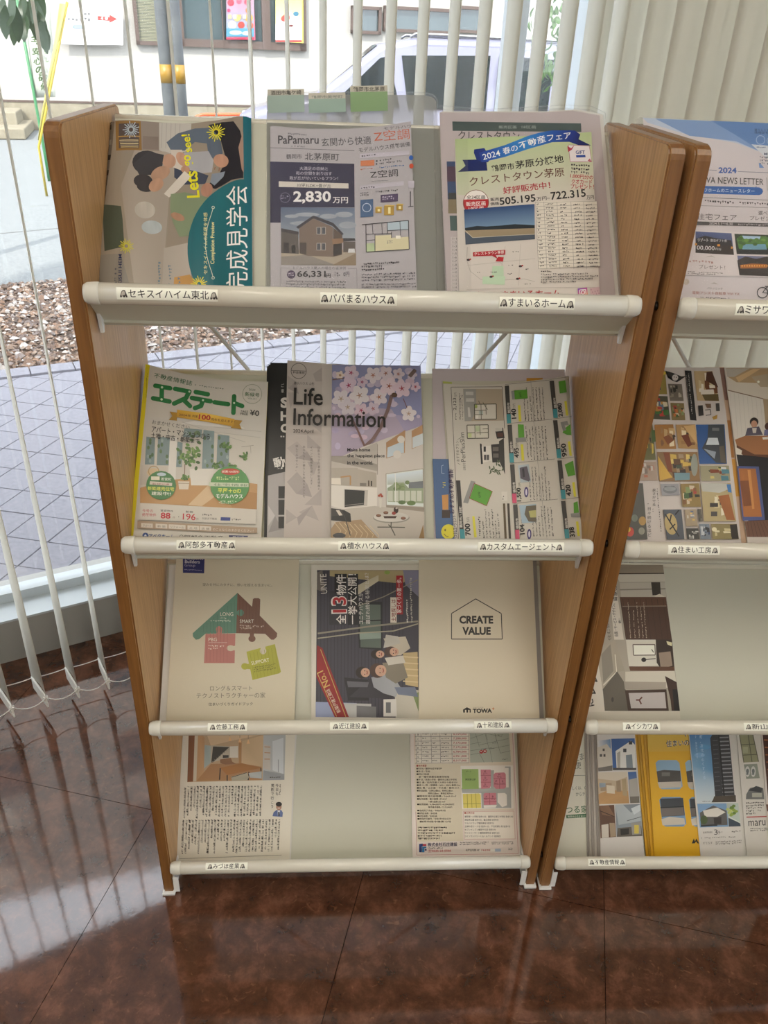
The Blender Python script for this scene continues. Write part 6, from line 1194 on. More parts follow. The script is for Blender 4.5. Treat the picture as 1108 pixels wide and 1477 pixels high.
A.poly([(458, 490), (558, 487), (568, 496), (571, 576), (462, 578)], '#ddd06a'); A.lines([((485, 489), (488, 577)), ((511, 488), (515, 577)), ((537, 487), (542, 577)), ((460, 552), (571, 549))], 2.4, '#8f8a3c'); A.lines([((568, 376), (631, 376)), ((569, 418), (632, 418)), ((648, 396), (722, 396)), ((684, 396), (685, 459)), ((622, 484), (625, 557)), ((650, 430), (722, 430)), ((586, 518), (664, 516)), ((588, 540), (666, 538))], 2.2, '#8c3c4c')
for x, y, t in ((592, 358, 'E'), (592, 396, 'D'), (592, 434, 'C'), (678, 376, 'H'), (660, 418, 'F'), (698, 418, 'G'), (598, 512, 'A'), (638, 512, 'B')): A.txt(t, x, y, x+9, y, 11, '#4a1c28', .01); A.greek((x-8, y+3), (x+22, y+3), (x-8, y+15), 2, '#6a2c3c', 1, 7)
A.poly([(462, 598), (772, 596), (780, 766), (468, 768)], '#e2dcd2'); A.line([(462, 598), (772, 596), (780, 766), (468, 768)], 2, '#c09088', True); A.txt('■近隣施設', 468, 613, 530, 613, 13, '#a83a30', .01)
for i, (t, w) in enumerate((('朝陽第一小学校 徒歩13分、鶴岡市立第三中学校 徒歩13分', 298), ('南荻原公園 徒歩1分、鶴立病院 徒歩9分', 208), ('ツルハドラッグ鶴岡南店 徒歩7分', 180), ('主婦の店ミーナ店 徒歩11分、千石町郵便局 徒歩7分', 280), ('セブンイレブン鶴岡千石店 徒歩3分', 190), ('ファミリーマート鶴岡城南町店 徒歩12分', 214), ('コインランドリーくるくるランド 徒歩8分', 222))): A.txt(t, 470, 636+i*20, 470+w, 636+i*20, 13, '#2f2a26', .012)
A.poly([(190, 797), (212, 795), (212, 812), (206, 812), (206, 848), (190, 848)], '#24356e'); A.poly([(212, 797), (234, 797), (234, 810), (212, 810)], '#a83040'); A.poly([(208, 814), (234, 813), (234, 824), (222, 824), (222, 848), (208, 848)], '#2c6a9c'); A.rect(224, 828, 236, 838, '#24356e')
A.txt('株式会社石庄建設', 243, 814, 425, 811, 24, '#24264e', .028); A.greek((243, 818), (400, 818), (243, 830), 1, '#3a3636', .95, 8); A.txt('☎0235-23-5566', 243, 850, 386, 847, 18, '#b0323c', .014); A.greek((440, 785), (620, 782), (440, 806), 2, '#3a3636', .95, 9); A.greek((636, 782), (772, 780), (636, 804), 2, '#3a3636', .95, 9)
A.txt('米屋住宅館 HP', 476, 842, 560, 841, 14, '#34302e', .01); A.rect(562, 828, 655, 844, '#eee6e0'); A.txt('不動産情報', 568, 842, 628, 841, 12, '#b0323c', .014); A.rect(656, 826, 692, 844, '#a8b8cc'); A.greek((738, 820), (770, 820), (738, 838), 2, '#3a3636', 1, 7)

# ================================================================== SECOND RACK
def d2(*a, **k): return doc(*a, **k)
A = doc('newsletter', 'blue and white 2024 newsletter in a clear sleeve on the right rack', 'newsletter', S2[3], C8, .003, .001, [(300, 88), (1000, 122), (1500, 140), (1640, 1262), (470, 1262)], 'paper', 'print', '#cfc8cc')
A.poly([(300, 88), (1000, 122), (1500, 140), (1520, 330), (1090, 320), (900, 250), (700, 215), (560, 190), (330, 120)], '#b7c4d8'); A.poly([(380, 95), (760, 110), (1090, 320), (900, 240), (600, 205)], '#7f9cc8'); A.poly([(740, 108), (1500, 140), (1520, 340), (1085, 318), (900, 200)], '#5f85bc'); A.poly([(1000, 260), (1500, 300), (1520, 420), (1110, 360)], '#cfd4dc')
A.txt('暮らしと住まいの', 1020, 175, 1180, 178, 16, '#20304c'); A.txt('情報誌をお届け', 1020, 192, 1180, 195, 16, '#20304c'); A.ring(1060, 232, 28, 4, '#a8bcd8', 20); A.ring(1130, 236, 28, 4, '#a8bcd8', 20); A.greek((1035, 275), (1100, 276), (1035, 288), 1, '#34507c', 1, 10); A.txt('MISAWA', 1082, 330, 1180, 334, 16, '#203058', .01); A.greek((1055, 336), (1150, 340), (1055, 395), 3, '#4c5468', .9, 12)
A.poly([(1048, 378), (1070, 395), (1082, 412), (1052, 412)], '#6f90c4'); A.line([(700, 424), (778, 428)], 3, '#5a6078'); A.txt('2024', 788, 446, 905, 448, 38, '#2f5aa8', .03); A.line([(912, 436), (1200, 446)], 3, '#5a6078'); A.line([(1098, 475), (1104, 560)], 2, '#5a5a60')
A.txt('MISAWA NEWS LETTER', 590, 506, 1078, 524, 42, '#2c2a2c', .004); A.poly([(560, 525), (1050, 538), (1070, 548), (1076, 565), (1066, 582), (1050, 588), (560, 575)], '#2c62ac'); A.txt('ミサワホームのニュースレター', 640, 566, 1020, 574, 24, '#d4e0f0', .01); A.line([(1034, 528), (1024, 545)], 3, '#2c62ac')
A.line([(560, 598), (1200, 624)], 3, '#5a5658'); A.greek((700, 618), (1200, 642), (700, 640), 1, '#4c484a', .95, 16); A.line([(560, 652), (1200, 672)], 3, '#8a8688'); A.txt('住宅フェア', 650, 745, 905, 752, 40, '#34302f', -.004); A.txt('選べる', 1045, 715, 1130, 718, 26, '#4c4648', -.004); A.txt('プレゼント', 990, 748, 1150, 754, 26, '#4c4648', -.004)
A.poly([(560, 755), (1300, 775), (1300, 796), (560, 778)], '#4c484a'); A.txt('2024.5.1〜6.30', 728, 778, 880, 782, 16, '#cfc8cc', .01); A.greek((915, 770), (1200, 776), (915, 786), 1, '#b0aaac', .95, 13)
A.poly([(590, 815), (1300, 838), (1300, 1115), (570, 1100)], '#d8d0d2'); A.grad([(640, 822), (872, 834), (888, 974), (640, 960)], ['#4c5a8c', '#5a6898', '#1f1a1c', '#241c1e']); A.poly([(640, 870), (700, 850), (780, 868), (870, 880), (886, 970), (640, 958)], '#1f1c24'); A.poly([(640, 905), (880, 915), (886, 972), (640, 960)], '#2a1c18'); A.rect(780, 905, 798, 918, '#d8902c'); A.rect(868, 920, 880, 934, '#c8882c'); A.rect(636, 898, 650, 912, '#c8882c')
A.txt('リゾート', 655, 888, 722, 890, 24, '#e8e4e8', .02); A.txt('宿泊ギフト券', 735, 888, 842, 892, 18, '#d8d4d8', .008); A.txt('100,000', 634, 942, 762, 948, 30, '#e8e4e8', .0); A.txt('円分', 768, 944, 806, 946, 16, '#d8d4d8')
A.greek((600, 1005), (880, 1020), (600, 1026), 1, '#b0807c', .9, 20); A.txt('プレゼント！', 662, 1062, 830, 1068, 26, '#5a4c4a', -.004); A.poly([(700, 990), (740, 978), (770, 992), (740, 984)], '#a8a09c'); A.greek((590, 1078), (870, 1090), (590, 1100), 2, '#5a5452', .9, 12); A.line([(560, 1105), (1300, 1128)], 2.5, '#8a8688')
A.grad([(890, 838), (1200, 848), (1205, 975), (905, 968)], ['#2c3a2c', '#34402c', '#1c2420', '#1c2420']); A.poly([(905, 870), (930, 850), (1090, 855), (1190, 900), (1195, 930), (920, 935)], '#4f7a34'); A.poly([(940, 850), (1060, 855), (1050, 875), (950, 870)], '#a8c4dc'); A.poly([(950, 905), (1090, 905), (1100, 942), (940, 938)], '#6a9ab0'); A.rect(905, 940, 1200, 968, '#14181a')
for i in range(16): A.ell(A.rnd.uniform(915, 1190), A.rnd.uniform(865, 905), 16, 11, ['#3f6428', '#6a9440', '#547c34'][i % 3], n=8)
A.grad([(908, 978), (1205, 988), (1215, 1115), (925, 1105)], ['#6a7098', '#80809a', '#1f1a1c', '#1f1a1c']); A.poly([(908, 1010), (960, 985), (1030, 1000), (1100, 985), (1200, 1030), (1210, 1112), (922, 1104)], '#2c2422'); A.poly([(925, 1040), (1000, 1030), (1100, 1035), (1100, 1060), (930, 1062)], '#a86424')
for i in range(12): A.rect(935+i*16, 1040, 943+i*16, 1050, '#e8a848')
A.ell(578, 1148, 20, 20, '#c0b4a8'); A.txt('パナソニック', 714, 1196, 812, 1200, 14, '#4c4846'); A.txt('電動アシスト自転車 ViVi YX', 618, 1228, 922, 1236, 20, '#a05a50', .002); A.greek((670, 1244), (880, 1252), (670, 1256), 1, '#4c4846', .9, 12); A.poly([(735, 1160), (760, 1152), (785, 1166), (760, 1160)], '#b0a8a4')
for x in (1070, 1170): A.ring(x, 1218, 34, 6, '#2a2c34', 22)
A.line([(1070, 1218), (1100, 1180), (1150, 1185), (1120, 1222), (1070, 1218)], 5, '#2a2c34'); A.line([(1150, 1185), (1170, 1218)], 5, '#2a2c34'); A.line([(1085, 1178), (1110, 1180)], 7, '#2a2c34')
sleeve('clear plastic sleeve around the blue and white newsletter on the right rack', S2[3], C8, .0052, [(262, 86), (290, 70), (340, 76), (1000, 112), (1520, 130), (1680, 1275), (440, 1275)], 'clear')

pgs = [(440, 92), (795, 92), (930, 1210), (180, 1210)]
A = doc('flyer', 'flyer covered in small house photos, left of the right rack second shelf', 'flyer', S2[2], E4, .0016, .0010, [(240, 88), (795, 90), (845, 440), (935, 1212), (60, 1212)], 'paper', 'print', '#c4bcb8')
def photo(pts, base, seeds, n=7, sz=.22):
    A.poly(pts, base); xs = [p[0] for p in pts]; ys = [p[1] for p in pts]; R = A.rnd; w, h = max(xs)-min(xs), max(ys)-min(ys)
    for i in range(n):
        x = R.uniform(min(xs)+.1*w, max(xs)-.25*w); y = R.uniform(min(ys)+.06*h, max(ys)-.28*h); a, b = R.uniform(.08, sz)*w, R.uniform(.08, sz)*h
        A.poly([(x, y), (x+a, y+b*.1), (x+a*1.1, y+b), (x+a*.1, y+b*1.1)], seeds[i % len(seeds)])
wc = ['#7a5434', '#c0a070', '#e0d0b0', '#3a2c22', '#9a7448']; gc = ['#3f5a34', '#7a8a5a', '#c8b8a0', '#2a2c28', '#a03c34']
photo([(330, 100), (445, 110), (458, 262), (330, 262)], '#8a7a3c', ['#2c3a5a', '#c8b040', '#3a2a1c', '#d8c890'], 8); photo([(330, 270), (460, 275), (478, 428), (330, 420)], '#4c4c3c', ['#a83a30', '#3f6a34', '#c8c0a8', '#5a6a80', '#b08040'], 22, .25); photo([(462, 195), (552, 197), (564, 306), (475, 305)], '#6a6258', ['#2c2a26', '#a8a090', '#8a8272'], 14); photo([(478, 318), (565, 320), (574, 430), (488, 430)], '#7a6a44', gc+['#b06a34'], 20)
A.poly([(445, 112), (470, 118), (500, 128), (548, 148), (580, 146), (545, 170), (520, 186), (490, 175), (460, 155)], '#1e1b1c'); A.ell(508, 156, 20, 20, '#c4bcb8'); A.ell(502, 152, 3, 4, '#1e1b1c', n=8); A.ell(516, 154, 3, 4, '#1e1b1c', n=8)
A.poly([(570, 110), (612, 112), (646, 433), (606, 430)], '#1e1c1e'); A.greek((598, 130), (622, 400), (588, 130), 1, '#b8b4b0', .9, 12); A.greek((582, 140), (600, 320), (574, 140), 1, '#8a8684', .9, 10)
photo([(628, 114), (748, 114), (792, 308), (652, 304)], '#b8a078', ['#6a4024', '#e0d8c8', '#8a5a34', '#2c2420', '#c8b890'], 12, .3); A.poly([(710, 120), (745, 116), (785, 220), (750, 200), (705, 175)], '#4a2818'); A.poly([(670, 235), (755, 232), (760, 262), (675, 266)], '#d8d0c4'); A.poly([(680, 265), (785, 262), (790, 306), (700, 304)], '#5a4c2c')
A.poly([(655, 336), (685, 334), (692, 400), (660, 404)], '#2a2728'); A.line([(700, 365), (735, 362), (738, 395), (705, 400)], 5, '#4c4644'); A.poly([(700, 325), (738, 325), (740, 352), (712, 352)], '#6a5240'); A.poly([(745, 410), (780, 395), (778, 420), (755, 428)], '#a8843c'); A.poly([(768, 322), (792, 320), (796, 372), (772, 372)], '#3a3836')
photo([(300, 460), (362, 458), (384, 686), (298, 688)], '#5c5a2c', ['#3f5a24', '#c8b048', '#8a6a34', '#2c2a1c'], 12, .3)
photo([(374, 460), (495, 458), (514, 616), (386, 616)], '#9a6c34', wc, 10, .3); A.poly([(430, 540), (465, 525), (500, 560), (460, 590)], '#7a4420'); photo([(512, 460), (636, 458), (652, 618), (528, 612)], '#a88454', wc, 8, .3); A.poly([(560, 470), (636, 460), (650, 590)], '#c8a470'); A.poly([(545, 530), (590, 520), (615, 590), (590, 605)], '#6a3018')
A.poly([(640, 460), (825, 458), (840, 712), (664, 712)], '#2a5490'); A.poly([(720, 460), (820, 460), (836, 710), (770, 705), (680, 612), (715, 545)], '#3a4048'); A.poly([(720, 545), (780, 545), (790, 590), (705, 590)], '#c4ccd4'); A.poly([(690, 615), (770, 635), (760, 680)], '#8f99a8'); A.poly([(790, 600), (820, 595), (835, 710), (800, 700)], '#5a5248'); A.rect(745, 480, 790, 500, '#6a6c70')
photo([(390, 636), (650, 636), (668, 826), (404, 826)], '#8a6a44', ['#c8a850', '#5a3c24', '#3f4c3c', '#a08a70', '#2c2420', '#d8c070'], 20, .2); A.poly([(395, 660), (460, 760), (490, 800), (408, 820)], '#c8a040'); A.poly([(430, 640), (470, 640), (490, 770), (460, 760)], '#7a3c1c'); A.poly([(500, 770), (600, 770), (600, 815), (505, 820)], '#6a8a94'); A.ell(630, 720, 22, 72, '#8f948a', 0)
photo([(280, 702), (384, 698), (394, 820), (268, 822)], '#a08c7c', ['#c4bcb4', '#a8644c', '#7a6a60'], 8, .3); photo([(664, 724), (852, 724), (862, 824), (676, 824)], '#9a9478', ['#4c7a88', '#7a3c24', '#c8b870', '#c4c8c8', '#3f4a34'], 12, .3)
A.poly([(240, 836), (298, 838), (328, 1198), (60, 1200), (60, 900)], '#4a4a44'); 
for x, y, r, c in ((295, 1080, 24, '#a8864a'), (290, 1145, 20, '#8a8a7c'), (245, 1062, 20, '#6a7468'), (215, 1150, 26, '#c03c2c'), (205, 1135, 14, '#d8b83c'), (260, 890, 10, '#8a2c2c')): A.ell(x, y, r, r*1.2, c, n=14)
A.vtx('“日々続けるほど', 326, 960, 1185, 26, '#3a3634', .004); A.vtx('良さがでる。”', 358, 870, 1035, 24, '#3a3634', .004); A.greek((392, 870), (420, 1160), (382, 870), 1, '#4c4846', .95, 15)
photo([(412, 842), (527, 840), (535, 914), (420, 918)], '#8f8f94', ['#5a5c60', '#b8b8b8'], 4, .4); A.ell(472, 880, 46, 24, '#6f7276'); A.ell(472, 874, 38, 14, '#8f9498'); A.poly([(428, 1008), (545, 1006), (565, 1198), (452, 1200)], '#4c525c'); A.ell(478, 1100, 40, 70, '#b09c6c', -10); A.lines([((440, 1035), (530, 1180)), ((480, 1040), (470, 1090)), ((505, 1100), (470, 1135)), ((530, 1010), (505, 1040))], 8, '#22242a')
photo([(540, 842), (658, 838), (672, 990), (552, 990)], '#8a7444', gc+wc, 16, .26); photo([(668, 838), (862, 838), (898, 1084), (690, 1084)], '#b0a078', ['#c8b890', '#d8d0b8', '#8a7440', '#5a4c3c'], 6, .25); A.poly([(780, 920), (850, 910), (890, 1076), (835, 1074)], '#9c6034'); A.poly([(668, 838), (840, 840), (842, 880), (790, 900), (680, 890)], '#b8b8b0'); A.poly([(835, 845), (862, 845), (868, 900), (845, 895)], '#3a70a8'); A.rect(728, 965, 780, 990, '#3a3432'); A.rect(735, 1020, 775, 1050, '#4a4644')
photo([(566, 1008), (640, 1006), (650, 1115), (574, 1115)], '#a09078', ['#5a6a8a', '#d8b870', '#c8c4b8'], 6, .3); photo([(648, 1004), (672, 1004), (680, 1084), (656, 1086)], '#5c5850', ['#8a8478', '#2c2a28'], 4); photo([(575, 1128), (652, 1128), (660, 1198), (582, 1198)], '#3c3c3a', ['#c8c8c4', '#8a8a84'], 8, .3); photo([(658, 1100), (722, 1100), (735, 1198), (668, 1198)], '#7a8490', ['#3c4a64', '#c0c4c8', '#2c2c30'], 12, .3); photo([(734, 1100), (900, 1100), (914, 1198), (746, 1198)], '#8f8258', ['#c8bc90', '#4a3c2c', '#d8d0b0'], 6, .3); A.ell(755, 1135, 16, 14, '#e0d8b8'); A.poly([(855, 1105), (900, 1102), (912, 1196), (868, 1196)], '#2c261e')

A = doc('flyer', 'narrow orange backed flyer between the two photo covers on the right rack', 'flyer', S2[2], E4, .0006, .0006, [(700, 88), (832, 88), (972, 1212), (800, 1212)], 'gold', 'print', '#b89c84'); A.poly([(795, 92), (830, 92), (860, 300), (830, 300)], '#8a6a60'); A.poly([(835, 430), (865, 430), (890, 670), (870, 670)], '#a06c34'); A.poly([(868, 680), (895, 680), (925, 920), (900, 920)], '#c08c34')
A = doc('magazine', 'home magazine with people at a wooden counter, right edge of the photo', 'magazine', S2[2], E4, .0028, .0020, [(828, 88), (1400, 92), (1500, 1212), (975, 1212)], 'paper', 'print', '#c4bcb4')
A.poly([(836, 94), (1400, 96), (1490, 1190), (972, 1182)], '#cdc4b6'); A.poly([(836, 94), (1400, 96), (1400, 250), (1050, 190), (905, 185), (850, 150)], '#a88e6c'); A.poly([(900, 155), (1010, 100), (1060, 98), (920, 185)], '#c8a87c'); A.poly([(836, 96), (990, 96), (890, 150), (845, 150)], '#b4aca0'); A.poly([(1000, 150), (1108, 130), (1108, 215), (1060, 215)], '#a89880'); A.poly([(845, 235), (1078, 290), (1100, 540), (895, 545)], '#cfc9c0')
for i in range(8): A.line([(862+i*28, 245+i*7), (885+i*28, 540)], 2, '#bcb6ae')
A.line([(848, 236), (1078, 292)], 6, '#7a6450'); A.poly([(1075, 290), (1400, 340), (1400, 560), (1100, 540)], '#a08c70'); A.ell(1046, 182, 8, 8, '#f4ecd8')
A.ell(1018, 440, 28, 28, '#2c2422'); A.ell(1018, 455, 20, 24, '#b88c74'); A.poly([(975, 480), (1050, 470), (1075, 525), (960, 530)], '#54505e'); A.poly([(1005, 480), (1035, 478), (1030, 512), (1010, 512)], '#c8c0b8'); A.ell(1110, 470, 24, 26, '#4a2c24'); A.poly([(1085, 490), (1200, 490), (1200, 530), (1080, 528)], '#6a6a90')
A.poly([(895, 555), (960, 530), (1400, 530), (1400, 655), (1020, 650), (905, 590)], '#9c6a44'); A.poly([(905, 590), (1020, 650), (1400, 655), (1400, 720), (1010, 700), (905, 625)], '#5c3824'); A.poly([(895, 600), (940, 625), (935, 650), (898, 645)], '#cfc8bc'); A.poly([(1070, 540), (1120, 535), (1120, 552), (1075, 555)], '#d8d4cc')
A.poly([(905, 650), (1400, 700), (1450, 1100), (985, 1110), (920, 740)], '#15141a'); A.poly([(908, 725), (1048, 728), (1088, 1072), (945, 1078)], '#4a5484'); A.poly([(918, 740), (1028, 742), (1068, 1052), (950, 1052)], '#a06434'); A.poly([(925, 820), (985, 818), (1008, 980), (950, 985)], '#7a4828'); A.poly([(975, 750), (995, 750), (1020, 1000), (1005, 1002)], '#c08448'); A.poly([(955, 1080), (1400, 1060), (1490, 1185), (972, 1182)], '#6a4a3a')
for i in range(9): A.line([(975+i*20, 1082), (988+i*26, 1182)], 2.5, '#4c3428')

# third shelf of the right rack
A = doc('brochure', 'sideways brochure of a white and dark wood interior on the right rack', 'brochure', S2[1], E7, .0008, .0020, [(300, 84), (598, 84), (680, 822), (100, 822)], 'paper', 'print', '#c8c3b6')
A.poly([(330, 84), (596, 84), (678, 795), (312, 795), (302, 690), (280, 520), (330, 230)], '#a59e90'); A.poly([(300, 84), (596, 84), (602, 126), (360, 126), (300, 110)], '#8a7f70'); A.poly([(368, 130), (600, 128), (606, 165), (385, 168)], '#c4bfb2'); A.line([(366, 127), (601, 125)], 5, '#2f2118'); A.poly([(385, 172), (606, 168), (612, 240), (392, 240)], '#b5b0a4'); A.line([(385, 205), (608, 200)], 6, '#8a8478')
A.poly([(538, 168), (582, 168), (586, 232), (545, 232)], '#3a342e'); A.poly([(552, 235), (600, 262), (616, 275), (606, 240), (580, 225)], '#d0cabc'); A.poly([(385, 240), (610, 240), (640, 450), (415, 448)], '#4c3020'); A.poly([(385, 240), (610, 240), (614, 285), (398, 285)], '#5c3c28')
for i in range(8): A.line([(400+i*28, 250), (425+i*28, 446)], 2, '#3c2418')
A.line([(398, 286), (612, 284)], 4, '#8a7a68')
for x in (424, 446, 466, 484, 500): A.greek((x+12, 440), (x-2, 262), (x+20, 440), 1, '#b8a890', .9, 8)
A.poly([(330, 160), (362, 150), (405, 448), (358, 448)], '#d6d0c4'); A.txt('品質・サービス・デザイン。', 378, 432, 362, 272, 18, '#2c2622', .02); A.vtx('住宅価値', 348, 160, 262, 22, '#1f1a18', .03, 6); A.txt('最優', 392, 368, 388, 340, 12, '#2c2622', .02); A.txt('住む価値の', 345, 450, 325, 310, 17, '#5a544a')
A.poly([(280, 515), (318, 560), (300, 690), (340, 800), (220, 800), (250, 600)], '#d2ccc0'); A.poly([(272, 515), (360, 448), (410, 600), (370, 605), (302, 690)], '#a8a090'); A.poly([(295, 520), (340, 470), (355, 600), (305, 660)], '#8c867a'); A.line([(305, 670), (370, 605), (362, 520)], 4, '#e0dccf')
A.poly([(302, 690), (372, 602), (410, 660), (425, 795), (312, 795)], '#5c564c'); A.ell(350, 740, 6, 12, '#3c3834'); A.poly([(415, 448), (560, 448), (580, 575), (430, 580)], '#d0ccc0'); A.poly([(452, 475), (555, 475), (556, 520), (455, 522)], '#ece8dc'); A.line([(449, 472), (556, 472), (558, 523), (452, 524)], 4, '#4c3c30', True); A.ell(502, 546, 12, 11, '#1f1a18'); A.lines([((505, 546), (560, 540)), ((540, 495), (550, 510))], 4, '#3c342e')
A.poly([(560, 448), (640, 448), (652, 600), (585, 590), (565, 560)], '#35271e'); A.poly([(575, 512), (632, 505), (642, 575), (585, 590)], '#9a8878'); A.poly([(612, 455), (640, 462), (638, 480), (618, 472)], '#d8d4b0'); A.poly([(430, 578), (650, 580), (652, 600), (436, 600)], '#5c3c28')
A.poly([(412, 604), (652, 600), (665, 690), (412, 652)], '#c9c4b6'); A.poly([(405, 652), (610, 655), (610, 690), (410, 690)], '#a39a8e'); A.poly([(410, 694), (612, 690), (624, 795), (425, 795)], '#3a271c'); A.poly([(428, 708), (604, 704), (612, 782), (440, 782)], '#b3acab'); A.lines([((480, 742), (494, 728)), ((480, 742), (490, 762)), ((480, 742), (464, 742))], 7, '#5c2c20')
A.poly([(605, 625), (662, 655), (678, 795), (638, 795), (632, 740)], '#3a261c'); A.poly([(642, 690), (665, 690), (678, 795), (650, 795)], '#181412')
A.txt('長', 272, 720, 258, 655, 62, '#1f1a18', .03); A.txt('良', 278, 655, 266, 592, 58, '#1f1a18', .03); A.txt('に', 262, 770, 256, 735, 40, '#1f1a18', .03)

# bottom shelf of the right rack
A = doc('flyer', 'white flyer with green lettering half behind the wooden panel, right rack bottom shelf', 'flyer', S2[0], F2, .0006, .0010, [(120, 60), (310, 60), (330, 655), (60, 655)], 'paper', 'print', '#c9c8ba')
A.txt('住ま', 160, 232, 214, 222, 36, '#34443a', -.004); A.txt('便', 166, 268, 198, 266, 34, '#34443a', -.004); A.line([(130, 300), (225, 298)], 2.5, '#5a6a5c'); A.txt('詳しくは、QR', 136, 372, 235, 368, 20, '#34443a'); A.txt('からチェック', 172, 400, 262, 398, 20, '#34443a'); A.txt('つる家', 124, 484, 232, 480, 36, '#2c5c38', .02); A.poly([(124, 492), (240, 484), (240, 502), (126, 508)], '#2c5c38'); A.txt('鶴岡市の空き家バンク', 132, 505, 236, 501, 10, '#d0d4c4')
G = 'house photo brochures stacked on the right rack'
for k in range(6):
    x0 = 214+k*11; P = [(x0, 60), (x0+160, 60), (x0+190, 655), (x0+12+k*1.5, 655)]
    d2('brochure', ['rearmost house photo brochure at the left of the stack', 'house photo brochure second from the back of the stack', 'house photo brochure third from the back of the stack', 'house photo brochure fourth from the back of the stack', 'house photo brochure fifth from the back of the stack', 'house photo brochure directly behind the front one of the stack'][k]+' on the right rack', 'brochure', S2[0], F2, .0018+.0016*k, .0015, P, ['grey', 'paper'][k % 2], 'print', ['#8a8580', '#a8a39c', '#96908a', '#b0aaa4', '#8f8a86', '#a5a09a'][k], G)
A = doc('brochure', 'front brochure of six small white house and interior photos on the right rack', 'brochure', S2[0], F2, .0116, .0014, [(272, 40), (455, 40), (502, 652), (292, 656)], 'paper', 'print', '#cac6c2', G)
A.grad([(275, 130), (340, 122), (350, 275), (280, 278)], ['#d2d0cc', '#5c84b0', '#8aa0b4', '#b0aca4']); A.poly([(274, 165), (322, 145), (346, 175), (350, 262), (280, 275)], '#c4bdb0'); A.rect(288, 195, 300, 208, '#4a4642'); A.rect(302, 168, 312, 180, '#4a4642'); A.rect(306, 195, 316, 208, '#4a4642'); A.poly([(280, 262), (350, 250), (350, 276), (282, 279)], '#6f6a64')
A.poly([(344, 120), (458, 118), (466, 272), (352, 274)], '#365a94'); A.poly([(365, 180), (440, 130), (460, 150), (464, 262), (370, 262)], '#d8d8d4'); A.rect(402, 168, 418, 186, '#34363a'); A.poly([(372, 190), (388, 180), (388, 262), (374, 262)], '#a09c94'); A.poly([(415, 200), (445, 196), (450, 262), (418, 262)], '#7c8890'); A.rect(352, 262, 466, 273, '#4c4a48'); A.rect(430, 132, 446, 148, '#34363a')
A.poly([(277, 284), (420, 280), (432, 435), (284, 440)], '#b8a68c'); A.poly([(277, 284), (420, 280), (422, 305), (370, 325), (280, 315)], '#c9bfae'); A.poly([(282, 390), (330, 370), (425, 375), (432, 434), (284, 438)], '#b08a5c'); A.poly([(290, 340), (345, 335), (350, 372), (292, 375)], '#a08a70'); A.poly([(320, 345), (360, 350), (362, 388), (322, 385)], '#d0c4b0'); A.poly([(368, 325), (388, 322), (392, 378), (370, 378)], '#8f7c64'); A.poly([(395, 318), (415, 314), (422, 400), (400, 396)], '#a39070'); A.poly([(285, 335), (316, 335), (316, 355), (287, 358)], '#8c98a4')
A.grad([(425, 282), (466, 280), (482, 432), (436, 434)], ['#3c64a0', '#3c64a0', '#8a8c90', '#8a8c90']); A.poly([(430, 320), (470, 310), (480, 400), (436, 402)], '#a8a49c'); A.poly([(434, 402), (480, 400), (482, 432), (437, 434)], '#6c665c')
A.poly([(285, 446), (358, 442), (368, 598), (292, 605)], '#5c4030'); A.poly([(285, 446), (330, 444), (362, 500), (300, 490)], '#7c5c44'); A.poly([(296, 540), (330, 535), (332, 600), (298, 604)], '#c4bcb0'); A.poly([(335, 530), (360, 530), (366, 596), (340, 598)], '#a08c74'); A.line([(286, 470), (360, 500)], 4, '#3a261a')
A.poly([(363, 442), (484, 438), (496, 594), (370, 598)], '#7f8890'); A.poly([(363, 442), (400, 440), (440, 480), (484, 460), (488, 520), (380, 540)], '#a5adb2'); A.poly([(440, 460), (484, 440), (486, 470), (455, 490)], '#c0c8cc'); A.poly([(375, 555), (490, 545), (496, 594), (372, 598)], '#5c564e'); A.poly([(440, 530), (485, 525), (490, 585), (446, 588)], '#8c8a84'); A.rect(456, 540, 478, 582, '#c8b450'); A.poly([(388, 560), (430, 556), (430, 585), (390, 590)], '#2c2a28'); A.line([(420, 520), (490, 500)], 3, '#4a4c50')
G = 'golden yellow booklets on the right rack'
names = ['rearmost golden yellow booklet of the stack on the right rack', 'golden yellow booklet second from the back on the right rack', 'golden yellow booklet third from the back on the right rack', 'golden yellow booklet just behind the front one on the right rack']
for k in range(4):
    x0 = 452+k*15; d2('booklet', names[k], 'booklet', S2[0], F2, .0020+.0020*k, .0019, [(x0, 50), (x0+190, 50), (x0+240, 655), (x0+58-k*2, 655)], 'gold', 'print', ['#c8981c', '#b0861a', '#d0a022', '#b88c1c'][k], G)
A = doc('booklet', 'front golden yellow booklet with rounded house photos on the right rack', 'booklet', S2[0], F2, .0102, .0018, [(515, 40), (735, 40), (805, 655), (553, 658)], 'gold', 'print', '#d3a41f', G)
A.grad([(516, 42), (735, 42), (742, 180), (524, 184)], ['#cdb04c', '#cdb04c', '#d0a83c', '#d0a83c']); A.txt('や', 692, 112, 722, 108, 28, '#f0ece0', .09); A.txt('や', 692, 112, 722, 108, 28, '#1c1a18', .03); A.txt('住まいの', 612, 160, 725, 154, 32, '#f0ece0', .07); A.txt('住まいの', 612, 160, 725, 154, 32, '#1c1a18', .025)
